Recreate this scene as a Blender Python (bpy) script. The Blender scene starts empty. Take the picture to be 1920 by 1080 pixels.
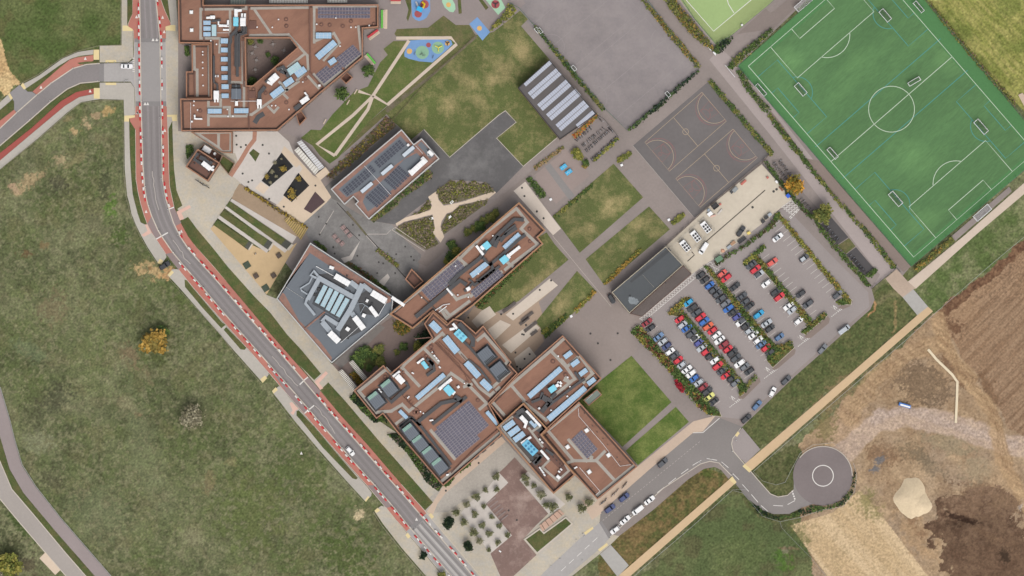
import bpy, bmesh, math, random
import numpy as np
from mathutils import Vector, Matrix
from mathutils.geometry import tessellate_polygon
# ------------------------------------------------------------------ camera, sky, sun, exposure
scene = bpy.context.scene
S = 0.21                      # metres per photo pixel on the ground
HC = 1500.0                   # survey camera height
cam_d = bpy.data.cameras.new('camera')
cam = bpy.data.objects.new('camera', cam_d)
scene.collection.objects.link(cam)
cam.location = (0, 0, HC)
cam.rotation_euler = (0, 0, 0)
cam_d.sensor_width = 36.0
cam_d.lens = 36.0 * HC / (1920 * S)
cam_d.clip_start = 10.0
cam_d.clip_end = 6000.0
scene.camera = cam
SUN_EL, SUN_AZ = math.radians(56), math.radians(158)      # azimuth clockwise from north (+Y)
world = bpy.data.worlds.new('World')
scene.world = world
world.use_nodes = True
wn, wl = world.node_tree.nodes, world.node_tree.links
bg = wn['Background']
sky = wn.new('ShaderNodeTexSky')
sky.sky_type = 'NISHITA'
sky.sun_disc = False
sky.sun_elevation = SUN_EL
sky.sun_rotation = SUN_AZ
sky.air_density = 1.0
sky.dust_density = 6.0
sky.ozone_density = 1.0
hs = wn.new('ShaderNodeHueSaturation')
hs.inputs['Saturation'].default_value = 0.28           # thick cloud: nearly grey sky light
wl.new(sky.outputs[0], hs.inputs['Color'])
wl.new(hs.outputs[0], bg.inputs['Color'])
bg.inputs['Strength'].default_value = 0.145
sun_d = bpy.data.lights.new('sun', 'SUN')
sun_d.energy = 0.75
sun_d.angle = math.radians(40)
sun_d.color = (1.0, 0.955, 0.89)
sun = bpy.data.objects.new('sun', sun_d)
scene.collection.objects.link(sun)
sdir = Vector((math.sin(SUN_AZ) * math.cos(SUN_EL), math.cos(SUN_AZ) * math.cos(SUN_EL), math.sin(SUN_EL)))
sun.rotation_euler = sdir.to_track_quat('Z', 'Y').to_euler()
scene.view_settings.view_transform = 'Standard'
scene.view_settings.look = 'None'
scene.view_settings.exposure = 0.64
scene.view_settings.gamma = 1.0
scene.cycles.max_bounces = 4
scene.cycles.diffuse_bounces = 2
KALB = 1.9                   # photo linear value / albedo under this light and exposure
rng = random.Random(7)
nrg = np.random.default_rng(5)
COL = scene.collection
def lin1(v):
 v = v / 255.0
 return v / 12.92 if v <= 0.04045 else ((v + 0.055) / 1.055) ** 2.4
def C(c, k=None):
 k = k or KALB
 return tuple(min(0.82, lin1(v) / k) for v in c)
# ------------------------------------------------------------------ materials
MATS = {}
def mat(name, col, rough=0.85, amt=0.12, scale=0.5, big=0.10, bscale=0.05, metal=0.0, spec=0.3, bump=0.0, streak=None, col2=None, c2=0.5, spots=()):
 """Plain surface: base colour varied by two noises (grain and wide stains); optional second colour in patches."""
 key = name
 if key in MATS:
  return MATS[key]
 m = bpy.data.materials.new(name)
 MATS[key] = m
 m.use_nodes = True
 n, l = m.node_tree.nodes, m.node_tree.links
 b = n['Principled BSDF']
 b.inputs['Roughness'].default_value = rough
 b.inputs['Metallic'].default_value = metal
 b.inputs['Specular IOR Level'].default_value = spec
 base = C(col)
 if amt == 0 and big == 0 and col2 is None:
  b.inputs['Base Color'].default_value = (*base, 1)
  return m
 g = n.new('ShaderNodeNewGeometry')
 pos = g.outputs['Position']
 if streak is not None:
  mp = n.new('ShaderNodeMapping')
  mp.vector_type = 'POINT'
  mp.inputs['Rotation'].default_value = (0, 0, -streak[0])
  mp.inputs['Scale'].default_value = (streak[1], 1, 1)
  # rotate first, then stretch
  mp.inputs['Scale'].default_value = (1, 1, 1)
  l.new(pos, mp.inputs['Vector'])
  mp2 = n.new('ShaderNodeMapping')
  mp2.inputs['Scale'].default_value = (streak[1], 1, 1)
  l.new(mp.outputs[0], mp2.inputs['Vector'])
  pos = mp2.outputs[0]
 n1 = n.new('ShaderNodeTexNoise')
 n1.inputs['Scale'].default_value = scale
 n1.inputs['Detail'].default_value = 6
 n1.inputs['Roughness'].default_value = 0.7
 l.new(pos, n1.inputs['Vector'])
 n2 = n.new('ShaderNodeTexNoise')
 n2.inputs['Scale'].default_value = bscale
 n2.inputs['Detail'].default_value = 4
 l.new(pos, n2.inputs['Vector'])
 r1 = n.new('ShaderNodeMapRange')
 r1.inputs['From Min'].default_value = 0.3
 r1.inputs['From Max'].default_value = 0.7
 r1.inputs['To Min'].default_value = 1 - amt
 r1.inputs['To Max'].default_value = 1 + amt
 l.new(n1.outputs[0], r1.inputs[0])
 r2 = n.new('ShaderNodeMapRange')
 r2.inputs['From Min'].default_value = 0.3
 r2.inputs['From Max'].default_value = 0.7
 r2.inputs['To Min'].default_value = 1 - big
 r2.inputs['To Max'].default_value = 1 + big
 l.new(n2.outputs[0], r2.inputs[0])
 mu = n.new('ShaderNodeMath')
 mu.operation = 'MULTIPLY'
 l.new(r1.outputs[0], mu.inputs[0])
 l.new(r2.outputs[0], mu.inputs[1])
 vm = n.new('ShaderNodeVectorMath')
 vm.operation = 'SCALE'
 l.new(mu.outputs[0], vm.inputs['Scale'])
 if col2 is not None:
  n3 = n.new('ShaderNodeTexNoise')
  n3.inputs['Scale'].default_value = max(0.10, bscale * 3)
  n3.inputs['Detail'].default_value = 9
  n3.inputs['Roughness'].default_value = 0.78
  l.new(pos, n3.inputs['Vector'])
  n3o = n3.outputs[0]
  if spots:
   # worn or dry places with their own outline, in metres on the ground
   acc = None
   for sx, sy, ra, rb_, an in spots:
    mp = n.new('ShaderNodeMapping')
    mp.vector_type = 'TEXTURE'
    mp.inputs['Location'].default_value = (*W(sx, sy), 0)
    mp.inputs['Rotation'].default_value = (0, 0, math.radians(-an))
    mp.inputs['Scale'].default_value = (ra * S, rb_ * S, 1000)
    l.new(g.outputs['Position'], mp.inputs['Vector'])
    ln = n.new('ShaderNodeVectorMath')
    ln.operation = 'LENGTH'
    l.new(mp.outputs[0], ln.inputs[0])
    rr = n.new('ShaderNodeMapRange')
    rr.interpolation_type = 'SMOOTHSTEP'
    rr.inputs['From Min'].default_value = 1.5
    rr.inputs['From Max'].default_value = 0.2
    rr.inputs['To Min'].default_value = -0.05
    rr.inputs['To Max'].default_value = 0.12
    l.new(ln.outputs['Value'], rr.inputs[0])
    if acc is None:
     acc = rr.outputs[0]
    else:
     ma = n.new('ShaderNodeMath')
     ma.operation = 'MAXIMUM'
     l.new(acc, ma.inputs[0])
     l.new(rr.outputs[0], ma.inputs[1])
     acc = ma.outputs[0]
   ad = n.new('ShaderNodeMath')
   ad.operation = 'ADD'
   l.new(n3o, ad.inputs[0])
   l.new(acc, ad.inputs[1])
   n3o = ad.outputs[0]
  r3 = n.new('ShaderNodeMapRange')
  r3.inputs['From Min'].default_value = c2 - 0.12
  r3.inputs['From Max'].default_value = c2 + 0.16
  l.new(n3o, r3.inputs[0])
  mx = n.new('ShaderNodeMix')
  mx.data_type = 'RGBA'
  mx.inputs['A'].default_value = (*base, 1)
  mx.inputs['B'].default_value = (*C(col2), 1)
  l.new(r3.outputs[0], mx.inputs['Factor'])
  l.new(mx.outputs['Result'], vm.inputs[0])
 else:
  vm.inputs[0].default_value = base
 l.new(vm.outputs[0], b.inputs['Base Color'])
 if bump:
  bp = n.new('ShaderNodeBump')
  bp.inputs['Strength'].default_value = 0.6
  bp.inputs['Distance'].default_value = bump
  l.new(n1.outputs[0], bp.inputs['Height'])
  l.new(bp.outputs[0], b.inputs['Normal'])
 return m
def paint(name, col, rough=0.5, spec=0.4, metal=0.0):
 return mat(name, col, rough, 0, 1, 0, 1, metal, spec)
def attr_mat(name, amt, scale, rough=0.95, bump=0.0, attr='col'):
 """Colour from the mesh's own attribute, broken up by grain."""
 m = bpy.data.materials.new(name)
 m.use_nodes = True
 n, l = m.node_tree.nodes, m.node_tree.links
 b = n['Principled BSDF']
 b.inputs['Roughness'].default_value = rough
 b.inputs['Specular IOR Level'].default_value = 0.15
 a = n.new('ShaderNodeAttribute')
 a.attribute_name = attr
 g = n.new('ShaderNodeNewGeometry')
 n1 = n.new('ShaderNodeTexNoise')
 n1.inputs['Scale'].default_value = scale
 n1.inputs['Detail'].default_value = 5
 n1.inputs['Roughness'].default_value = 0.75
 l.new(g.outputs['Position'], n1.inputs['Vector'])
 r = n.new('ShaderNodeMapRange')
 r.inputs['From Min'].default_value = 0.3
 r.inputs['From Max'].default_value = 0.7
 r.inputs['To Min'].default_value = 1 - amt
 r.inputs['To Max'].default_value = 1 + amt
 l.new(n1.outputs[0], r.inputs[0])
 vm = n.new('ShaderNodeVectorMath')
 vm.operation = 'SCALE'
 l.new(a.outputs['Color'], vm.inputs[0])
 l.new(r.outputs[0], vm.inputs['Scale'])
 l.new(vm.outputs[0], b.inputs['Base Color'])
 if bump:
  bp = n.new('ShaderNodeBump')
  bp.inputs['Strength'].default_value = 0.7
  bp.inputs['Distance'].default_value = bump
  l.new(n1.outputs[0], bp.inputs['Height'])
  l.new(bp.outputs[0], b.inputs['Normal'])
 MATS[name] = m
 return m
# ------------------------------------------------------------------ coordinates and mesh building
def W(x, y, h=0.0):
 """Photo pixel of a point that stands h metres above the ground -> world x, y."""
 f = (HC - h) / HC * S
 return ((x - 960) * f, (540 - y) * f)
def WP(pts, h=0.0):
 return [W(p[0], p[1], h) for p in pts]
def area(p):
 return 0.5 * sum(p[i][0] * p[(i + 1) % len(p)][1] - p[(i + 1) % len(p)][0] * p[i][1] for i in range(len(p)))
def ccw(p):
 return list(p) if area(p) > 0 else list(reversed(p))
def offset(p, d):
 """Inward offset (d > 0) of a CCW polygon with mitred corners."""
 out = []
 n = len(p)
 for i in range(n):
  a, b, c = Vector(p[i - 1]), Vector(p[i]), Vector(p[(i + 1) % n])
  e1, e2 = (b - a).normalized(), (c - b).normalized()
  n1, n2 = Vector((-e1.y, e1.x)), Vector((-e2.y, e2.x))
  k = n1 + n2
  den = max(0.25, 1 + n1.dot(n2))
  q = b + k * (d / den)
  out.append((q.x, q.y))
 return out
def smooth(pts, sub=5):
 """Catmull-Rom through the points."""
 out = []
 P = [Vector(p) for p in pts]
 n = len(P)
 for i in range(n - 1):
  p0, p1, p2, p3 = P[max(i - 1, 0)], P[i], P[i + 1], P[min(i + 2, n - 1)]
  for k in range(sub):
   t = k / sub
   q = 0.5 * ((2 * p1) + (p2 - p0) * t + (2 * p0 - 5 * p1 + 4 * p2 - p3) * t * t + (3 * p1 - p0 - 3 * p2 + p3) * t ** 3)
   out.append((q.x, q.y))
 out.append(tuple(P[-1]))
 return out
def side(pts, d):
 """Polyline shifted sideways by d (left of travel positive)."""
 out = []
 n = len(pts)
 for i in range(n):
  a = Vector(pts[max(i - 1, 0)])
  b = Vector(pts[min(i + 1, n - 1)])
  e = (b - a).normalized()
  out.append((pts[i][0] - e.y * d, pts[i][1] + e.x * d))
 return out
def ribbon(pts, w):
 return side(pts, w / 2) + list(reversed(side(pts, -w / 2)))
class MB:
 def __init__(self):
  self.v, self.f, self.m, self.mats = [], [], [], []
 def mi(self, m):
  if m not in self.mats:
   self.mats.append(m)
  return self.mats.index(m)
 def face(self, pts, m):
  b = len(self.v)
  self.v += [tuple(p) for p in pts]
  self.f.append(list(range(b, b + len(pts))))
  self.m.append(self.mi(m))
 def flat(self, p, z, m, holes=()):
  p = ccw(p)
  loops = [[Vector((x, y, 0)) for x, y in p]] + [[Vector((x, y, 0)) for x, y in h] for h in holes]
  allp = [q for lo in loops for q in lo]
  b = len(self.v)
  self.v += [(q.x, q.y, z) for q in allp]
  k = self.mi(m)
  for t in tessellate_polygon(loops):
   a, bb, c = (allp[i] for i in t)
   cr = (bb.x - a.x) * (c.y - a.y) - (bb.y - a.y) * (c.x - a.x)
   if abs(cr) < 1e-9:
    continue
   t = list(t) if cr > 0 else [t[0], t[2], t[1]]
   self.f.append([b + i for i in t])
   self.m.append(k)
 def walls(self, p, z0, z1, m):
  n = len(p)
  for i in range(n):
   a, c = p[i], p[(i + 1) % n]
   self.face([(*a, z0), (*c, z0), (*c, z1), (*a, z1)], m)
 def prism(self, p, z0, z1, m, mtop=None):
  p = ccw(p)
  self.walls(p, z0, z1, m)
  self.flat(p, z1, mtop or m)
 def ring(self, p, w, z0, z1, m):
  """Parapet: a wall of thickness w just inside the outline."""
  p = ccw(p)
  q = offset(p, w)
  n = len(p)
  for i in range(n):
   j = (i + 1) % n
   self.face([(*p[i], z0), (*p[j], z0), (*p[j], z1), (*p[i], z1)], m)
   self.face([(*q[j], z0), (*q[i], z0), (*q[i], z1), (*q[j], z1)], m)
   self.face([(*p[i], z1), (*p[j], z1), (*q[j], z1), (*q[i], z1)], m)
 def box(self, cx, cy, z0, L, D, H, ang, m, mtop=None, bev=0.0):
  ca, sa = math.cos(ang), math.sin(ang)
  def pt(u, v):
   return (cx + u * ca - v * sa, cy + u * sa + v * ca)
  a, b = L / 2, D / 2
  p = [pt(-a, -b), pt(a, -b), pt(a, b), pt(-a, b)]
  if bev:
   q = offset(p, bev)
   self.walls(p, z0, z0 + H - bev, m)
   for i in range(4):
    j = (i + 1) % 4
    self.face([(*p[i], z0 + H - bev), (*p[j], z0 + H - bev), (*q[j], z0 + H), (*q[i], z0 + H)], m)
   self.face([(*x, z0 + H) for x in q], mtop or m)
  else:
   self.walls(p, z0, z0 + H, m)
   self.face([(*x, z0 + H) for x in p], mtop or m)
 def cyl(self, cx, cy, z0, z1, r0, m, r1=None, n=10, mtop=None):
  r1 = r0 if r1 is None else r1
  a = [(cx + r0 * math.cos(2 * math.pi * i / n), cy + r0 * math.sin(2 * math.pi * i / n), z0) for i in range(n)]
  b = [(cx + r1 * math.cos(2 * math.pi * i / n), cy + r1 * math.sin(2 * math.pi * i / n), z1) for i in range(n)]
  for i in range(n):
   j = (i + 1) % n
   self.face([a[i], a[j], b[j], b[i]], m)
  self.face(b, mtop or m)
 def bar(self, p, q, r, m, n=5):
  """Round bar between two 3-D points."""
  p, q = Vector(p), Vector(q)
  d = q - p
  if d.length < 1e-6:
   return
  d.normalize()
  u = d.cross(Vector((0, 0, 1)))
  if u.length < 1e-3:
   u = Vector((1, 0, 0))
  u.normalize()
  w = d.cross(u)
  A = [p + (u * math.cos(2 * math.pi * i / n) + w * math.sin(2 * math.pi * i / n)) * r for i in range(n)]
  B = [x + (q - p) for x in A]
  for i in range(n):
   j = (i + 1) % n
   self.face([A[j], A[i], B[i], B[j]], m)
  self.face(A, m)
  self.face(list(reversed(B)), m)
 def strip(self, pts, w, z0, z1, m):
  self.prism(ribbon(pts, w), z0, z1, m)
 def line(self, pts, w, z, m):
  """Flat ribbon built quad by quad (safe for curved lines)."""
  L, R = side(pts, w / 2), side(pts, -w / 2)
  for i in range(len(pts) - 1):
   self.face([(*R[i], z), (*R[i + 1], z), (*L[i + 1], z), (*L[i], z)], m)
 def kerb(self, pts, w, z0, z1, m):
  L, R = side(pts, w / 2), side(pts, -w / 2)
  for i in range(len(pts) - 1):
   self.face([(*R[i], z1), (*R[i + 1], z1), (*L[i + 1], z1), (*L[i], z1)], m)
   self.face([(*R[i], z0), (*R[i + 1], z0), (*R[i + 1], z1), (*R[i], z1)], m)
   self.face([(*L[i + 1], z0), (*L[i], z0), (*L[i], z1), (*L[i + 1], z1)], m)
 def mesh(self, name, org=(0, 0, 0), smooth_=False):
  me = bpy.data.meshes.new(name)
  ox, oy, oz = org
  me.from_pydata([(x - ox, y - oy, z - oz) for x, y, z in self.v], [], self.f)
  for m in self.mats:
   me.materials.append(m)
  me.polygons.foreach_set('material_index', self.m)
  if smooth_:
   me.polygons.foreach_set('use_smooth', [True] * len(self.f))
  me.update()
  return me
def tag(o, label=None, cat=None, group=None, kind=None):
 if label:
  o['label'] = label
 if cat:
  o['category'] = cat
 if group:
  o['group'] = group
 if kind:
  o['kind'] = kind
 return o
def link(name, data, parent=None, loc=(0, 0, 0), rz=0.0):
 o = bpy.data.objects.new(name, data)
 COL.objects.link(o)
 o.location = loc
 o.rotation_euler = (0, 0, rz)
 if parent is not None:
  o.parent = parent
 return o
def thing(name, label, cat, loc=(0, 0, 0), rz=0.0, group=None):
 return tag(link(name, None, None, loc, rz), label, cat, group)
def part(name, mb, root, smooth_=False, label=None):
 """Mesh in world coordinates under a thing whose Empty stands at root.location (no rotation)."""
 top = root
 off = Vector(root.location)
 while top.parent is not None:
  top = top.parent
  off = off + Vector(top.location)
 o = link(name, mb.mesh(name, off, smooth_), root)
 if label:
  o['label'] = label
 return o
def struct(name, mb, parent=None):
 o = link(name, mb.mesh(name), parent)
 o['kind'] = 'structure'
 return o
def slab(name, pts, z, m, parent=None, holes=(), z0=-0.03):
 mb = MB()
 p = ccw(WP(pts))
 mb.walls(p, z0, z, m)
 mb.flat(p, z, m, [WP(h) for h in holes])
 return struct(name, mb, parent)
# ------------------------------------------------------------------ numpy noise
def vnoise(x, y, seed):
 r = np.random.default_rng(seed)
 T = r.random((256, 256)).astype(np.float32)
 xi, yi = np.floor(x).astype(np.int64), np.floor(y).astype(np.int64)
 fx, fy = (x - xi).astype(np.float32), (y - yi).astype(np.float32)
 fx, fy = fx * fx * (3 - 2 * fx), fy * fy * (3 - 2 * fy)
 a, b = T[yi & 255, xi & 255], T[yi & 255, (xi + 1) & 255]
 c, d = T[(yi + 1) & 255, xi & 255], T[(yi + 1) & 255, (xi + 1) & 255]
 return (a * (1 - fx) + b * fx) * (1 - fy) + (c * (1 - fx) + d * fx) * fy
def fbm(x, y, scale, seed, octv=5, gain=0.55):
 s, amp, tot = 0.0, 1.0, 0.0
 for k in range(octv):
  s = s + amp * vnoise(x / scale * 2 ** k + 13.7 * k, y / scale * 2 ** k + 5.1 * k, seed + k)
  tot += amp
  amp *= gain
 return s / tot
def inpoly(X, Y, poly):
 res = np.zeros(X.shape, bool)
 n = len(poly)
 for i in range(n):
  x1, y1 = poly[i]
  x2, y2 = poly[(i + 1) % n]
  if y1 == y2:
   continue
  c = ((Y >= y1) != (Y >= y2)) & (X < (x2 - x1) * (Y - y1) / (y2 - y1) + x1)
  res ^= c
 return res
# ------------------------------------------------------------------ the natural ground: one sheet, coloured by what grows or lies there
GX0, GX1, GY0, GY1, GS = -30, 1950, -30, 1110, 1.65
def make_ground():
 nx, ny = int((GX1 - GX0) / GS) + 1, int((GY1 - GY0) / GS) + 1
 xs = GX0 + GS * np.arange(nx)
 ys = GY0 + GS * np.arange(ny)
 X, Y = np.meshgrid(xs, ys)
 X, Y = X.astype(np.float32), Y.astype(np.float32)
 wob = 5.0
 WX = X + (fbm(X, Y, 22, 11) - 0.5) * 4 * wob
 WY = Y + (fbm(X, Y, 22, 31) - 0.5) * 4 * wob
 F1 = np.clip((fbm(X, Y, 90, 1) - 0.5) * 3.2 + 0.5, 0, 1)
 F2 = np.clip((fbm(X, Y, 26, 2) - 0.5) * 3.2 + 0.5, 0, 1)
 F3 = np.clip((fbm(X, Y, 7, 3, 4, 0.7) - 0.5) * 3.0 + 0.5, 0, 1)
 F4 = np.clip((fbm(X, Y, 45, 41) - 0.5) * 3.2 + 0.5, 0, 1)
 w = np.random.default_rng(8).normal(0, 1, X.shape).astype(np.float32)
 F5 = (w + np.roll(w, 1, 0) + np.roll(w, 1, 1) + np.roll(np.roll(w, 1, 0), 1, 1)) / 2      # single tufts and clods
 F6 = np.clip((fbm(X, Y, 11, 91, 4, 0.75) - 0.5) * 3.4 + 0.5, 0, 1)
 def c(rgb):
  return np.array(C(rgb), np.float32)
 def mix(a, b, t):
  return a * (1 - t[..., None]) + b * t[..., None]
 col = np.zeros((ny, nx, 3), np.float32)
 # rough meadow left of the road
 base = mix(np.broadcast_to(c((93, 102, 65)), col.shape), c((130, 132, 98)), 0.8 * F1)
 base = mix(base, c((100, 112, 66)), 0.55 * F4)
 base = mix(base, c((82, 80, 60)), 0.4 * np.clip(F6 * 1.8 - 0.8, 0, 1))
 base = mix(base, c((120, 110, 82)), 0.28 * np.clip(F2 * 2.4 - 1.4, 0, 1))
 base = mix(base, c((76, 82, 56)), 0.5 * np.clip(np.clip((fbm(X, Y, 60, 141) - .5) * 3.4 + .5, 0, 1) * 2 - 1.1, 0, 1) * (.4 + .6 * F6))
 base = mix(base, c((142, 138, 108)), 0.5 * np.clip(F3 * 2.2 - 1.2, 0, 1))
 col[:] = base
 def region(poly, arr, warp=True, soft=None):
  m = inpoly(WX if warp else X, WY if warp else Y, poly)
  col[m] = arr[m] if arr.ndim == 3 else arr
 def blob(x, y, rx, ry, ang, rgb, a=1.0, edge=0.35, rag=0.9):
  ca, sa = math.cos(math.radians(ang)), math.sin(math.radians(ang))
  u = ((X - x) * ca + (Y - y) * sa) / rx
  v = (-(X - x) * sa + (Y - y) * ca) / ry
  d = np.sqrt(u * u + v * v) + (F6 - 0.5) * rag * 0.7 + (F3 - 0.5) * rag + F5 * 0.10
  t = np.clip((1 - d) / edge, 0, 1) * a
  nonlocal col
  col = mix(col, c(rgb), t)
 # top-left meadow: greener
 g = mix(np.broadcast_to(c((84, 100, 54)), col.shape), c((106, 114, 72)), F4)
 g = mix(g, c((112, 100, 70)), 0.4 * np.clip(F2 * 2 - 1, 0, 1))
 region([(-40, -40), (230, -40), (230, 88), (175, 92), (110, 112), (35, 160), (-40, 60)], g)
 # mown field top-right: yellow green, streaked along the mowing
 U, V = X * 0.6546 + Y * 0.756, X * 0.756 - Y * 0.6546
 st = np.clip((fbm(U / 6, V, 6, 51, 4, 0.7) - 0.5) * 3.4 + 0.5, 0, 1)
 g = mix(np.broadcast_to(c((132, 136, 70)), col.shape), c((176, 168, 104)), 0.35 * st + 0.5 * F2 * st)
 g = mix(g, c((104, 118, 56)), 0.6 * np.clip(F4 * 2 - 1, 0, 1))
 region([(1700, -40), (1960, -40), (1960, 250), (1720, 0)], g, False)
 # field below the cream path
 g = mix(np.broadcast_to(c((90, 102, 64)), col.shape), c((114, 120, 80)), F1)
 g = mix(g, c((92, 84, 60)), 0.5 * np.clip(F2 * 2 - 1, 0, 1))
 region([(1180, 1110), (1375, 908), (1440, 962), (1500, 985), (1560, 1110)], g)
 # rough verge between estate road and cream path
 g = mix(np.broadcast_to(c((88, 92, 52)), col.shape), c((134, 112, 76)), np.clip(0.35 * F2 + 0.7 * F3 - 0.1, 0, 1))
 region([(1120, 1110), (1124, 1040), (1145, 1005), (1320, 872), (1372, 895), (1150, 1110)], g)
 # verge between car park road and cream path, and the bank by the turning head
 g = mix(np.broadcast_to(c((80, 92, 54)), col.shape), c((110, 110, 72)), F3 * 0.7 + 0.2 * F2)
 region([(1385, 800), (1490, 700), (1640, 545), (1690, 500), (1740, 575), (1400, 865), (1380, 830)], g)
 g = mix(np.broadcast_to(c((80, 88, 52)), col.shape), c((118, 114, 80)), F3 * 0.6)
 region([(1380, 905), (1425, 860), (1500, 830), (1570, 825), (1610, 870), (1600, 935), (1540, 960), (1450, 985), (1400, 950)], g)
 # slope between the pitch and the ploughed field
 g = mix(np.broadcast_to(c((92, 108, 62)), col.shape), c((140, 140, 104)), 0.7 * F3 * F2 + 0.25 * F2)
 region([(1700, 535), (1960, 330), (1960, 420), (1750, 590)], g, False)
 # building site
 soil = mix(np.broadcast_to(c((188, 162, 130)), col.shape), c((158, 132, 104)), np.clip(F2 * 0.9, 0, 1))
 soil = mix(soil, c((168, 146, 122)), F4)
 soil = mix(soil, c((138, 116, 92)), 0.5 * np.clip(F3 * 2 - 1.05, 0, 1))
 ruts = np.clip((fbm(np.hypot(X - 1690, Y - 690), np.arctan2(Y - 690, X - 1690) * 30, 4.5, 95, 3, .7) - .5) * 3 + .5, 0, 1)
 soil = mix(soil, c((150, 124, 96)), 0.55 * ruts * np.clip(1.3 - np.hypot(X - 1660, Y - 720) / 150, 0, 1))
 region([(1500, 985), (1500, 830), (1600, 740), (1690, 650), (1748, 590), (1960, 420), (1960, 1120), (1540, 1120)], soil)
 # tan field
 g = mix(np.broadcast_to(c((212, 187, 150)), col.shape), c((198, 172, 134)), np.clip((fbm(U / 14, V, 12, 61, 3) - .5) * 3 + .5, 0, 1))
 g = mix(g, c((122, 110, 72)), 0.45 * np.clip(F3 * 2 - 1.35, 0, 1) * np.clip(1.4 - np.abs((V - 510) / 60), 0, 1))
 region([(1482, 985), (1560, 962), (1612, 918), (1660, 975), (1770, 1120), (1580, 1120)], g, False)
 blob(1625, 945, 26, 36, -40, (132, 126, 78), 0.75, 0.7, .6)
 blob(1500, 1000, 14, 40, -28, (104, 108, 62), 0.7, 0.6)
 # ploughed land with furrows
 R, Q = X * 0.71 - Y * 0.70, X * 0.70 + Y * 0.71
 fur = np.clip((fbm(R / 22, Q, 3.4, 71, 3, 0.7) - 0.5) * 2.6 + 0.5, 0, 1)
 pl = mix(np.broadcast_to(c((162, 135, 109)), col.shape), c((136, 109, 86)), fur)
 pl = mix(pl, c((164, 133, 103)), 0.5 * F1)
 region([(1960, 425), (1762, 592), (1768, 612), (1800, 652), (1812, 690), (1838, 712), (1850, 740), (1870, 762), (1890, 800), (1960, 850)], pl)
 dk = mix(np.broadcast_to(c((104, 76, 58)), col.shape), c((134, 104, 80)), F3)
 region([(1960, 418), (1755, 586), (1766, 602), (1774, 598), (1960, 438)], dk)
 blob(1785, 612, 22, 14, 40, (108, 78, 58), 0.8)
 blob(1852, 726, 14, 30, -30, (124, 96, 72), 0.7)
 # site tracks and heaps
 tr = np.clip((fbm((X * .8 + Y * .6) / 8, X * .6 - Y * .8, 5, 81, 3) - .5) * 3 + .5, 0, 1)
 for (x, y, rx, ry, an, rgb, a) in [
   (1728, 717, 60, 38, 25, (120, 100, 80), 0.85), (1728, 714, 44, 25, 25, (142, 120, 96), 0.75), (1712, 706, 22, 10, 25, (124, 104, 82), 0.6),
   (1790, 690, 14, 48, -35, (122, 92, 68), 0.8), (1590, 800, 46, 40, -45, (190, 162, 134), 0.6),
   (1570, 740, 60, 24, -45, (166, 138, 106), 0.5), (1545, 800, 24, 30, 20, (120, 112, 72), 0.7),
   (1655, 850, 34, 22, 40, (132, 104, 80), 0.75), (1715, 850, 36, 18, 30, (122, 108, 86), 0.6),
   (1740, 870, 40, 16, 35, (126, 112, 92), 0.55), (1650, 862, 14, 8, -35, (118, 116, 116), 0.9), (1640, 880, 9, 8, -35, (116, 116, 118), 0.9),
   (1775, 935, 26, 26, 0, (140, 116, 92), 0.6), (1840, 920, 50, 30, 15, (126, 100, 78), 0.7),
   (1860, 980, 18, 26, 30, (150, 130, 112), 0.4),
   (1720, 1000, 26, 60, -35, (176, 146, 112), 0.7), (1700, 960, 10, 60, -35, (128, 98, 74), 0.6), (1840, 880, 40, 30, 0, (160, 144, 118), 0.7), (1780, 830, 50, 22, 20, (146, 134, 108), 0.6),
   (1880, 900, 30, 60, -20, (180, 152, 120), 0.6), (1915, 945, 6, 12, 10, (190, 186, 184), 0.9)]:
  blob(x, y, rx, ry, an, rgb, a, 0.4, 0.7)
 WX0, WY0 = WX, WY
 WX, WY = WX + (F6 - .5) * 16 + (F2 - .5) * 34, WY + (F3 - .5) * 10 + (F4 - .5) * 30
 spoil = mix(np.broadcast_to(c((122, 98, 78)), col.shape), c((96, 74, 58)), np.clip(F2 * .6 + F6 * .5, 0, 1))
 spoil = mix(spoil, c((146, 120, 98)), 0.7 * np.clip(F3 * 2 - 1 + .5 * np.clip((1000 - Y) / 90, 0, 1), 0, 1) * np.clip(1.2 - (Y - 900) / 150, 0.2, 1))
 region([(1750, 1000), (1762, 960), (1790, 930), (1822, 908), (1856, 900), (1890, 916), (1905, 940), (1915, 975), (1935, 1010), (1990, 1040), (1990, 1130), (1830, 1130), (1790, 1085), (1760, 1045)], spoil)
 WX, WY = WX0, WY0
 blob(1880, 935, 40, 16, 20, (140, 114, 90), .6)
 blob(1830, 935, 14, 40, 40, (136, 110, 88), .5)
 blob(1850, 1000, 60, 8, 25, (128, 102, 80), .5)
 blob(1800, 972, 34, 8, 14, (58, 40, 30), 0.95, 0.4, 0.4)
 blob(1882, 1042, 11, 19, -15, (64, 50, 38), 0.95, 0.4, 0.4)
 # gravel haul road
 def band(pts, hw, arr, a=1.0, edge=6.0):
  nonlocal col
  d = np.full(X.shape, 1e9, np.float32)
  for i in range(len(pts) - 1):
   (x1, y1), (x2, y2) = pts[i], pts[i + 1]
   dx, dy = x2 - x1, y2 - y1
   t = np.clip(((WX - x1) * dx + (WY - y1) * dy) / (dx * dx + dy * dy), 0, 1)
   d = np.minimum(d, np.hypot(WX - x1 - t * dx, WY - y1 - t * dy))
  t = np.clip((hw - d) / edge, 0, 1) * a
  col = mix(col, arr, t)
 gr = mix(np.broadcast_to(c((198, 175, 153)), col.shape), c((180, 158, 141)), F3)
 band([(1565, 862), (1590, 842), (1612, 822), (1650, 790), (1700, 780), (1780, 795), (1860, 825), (1960, 850)], 22, gr, .95, 5)
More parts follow.
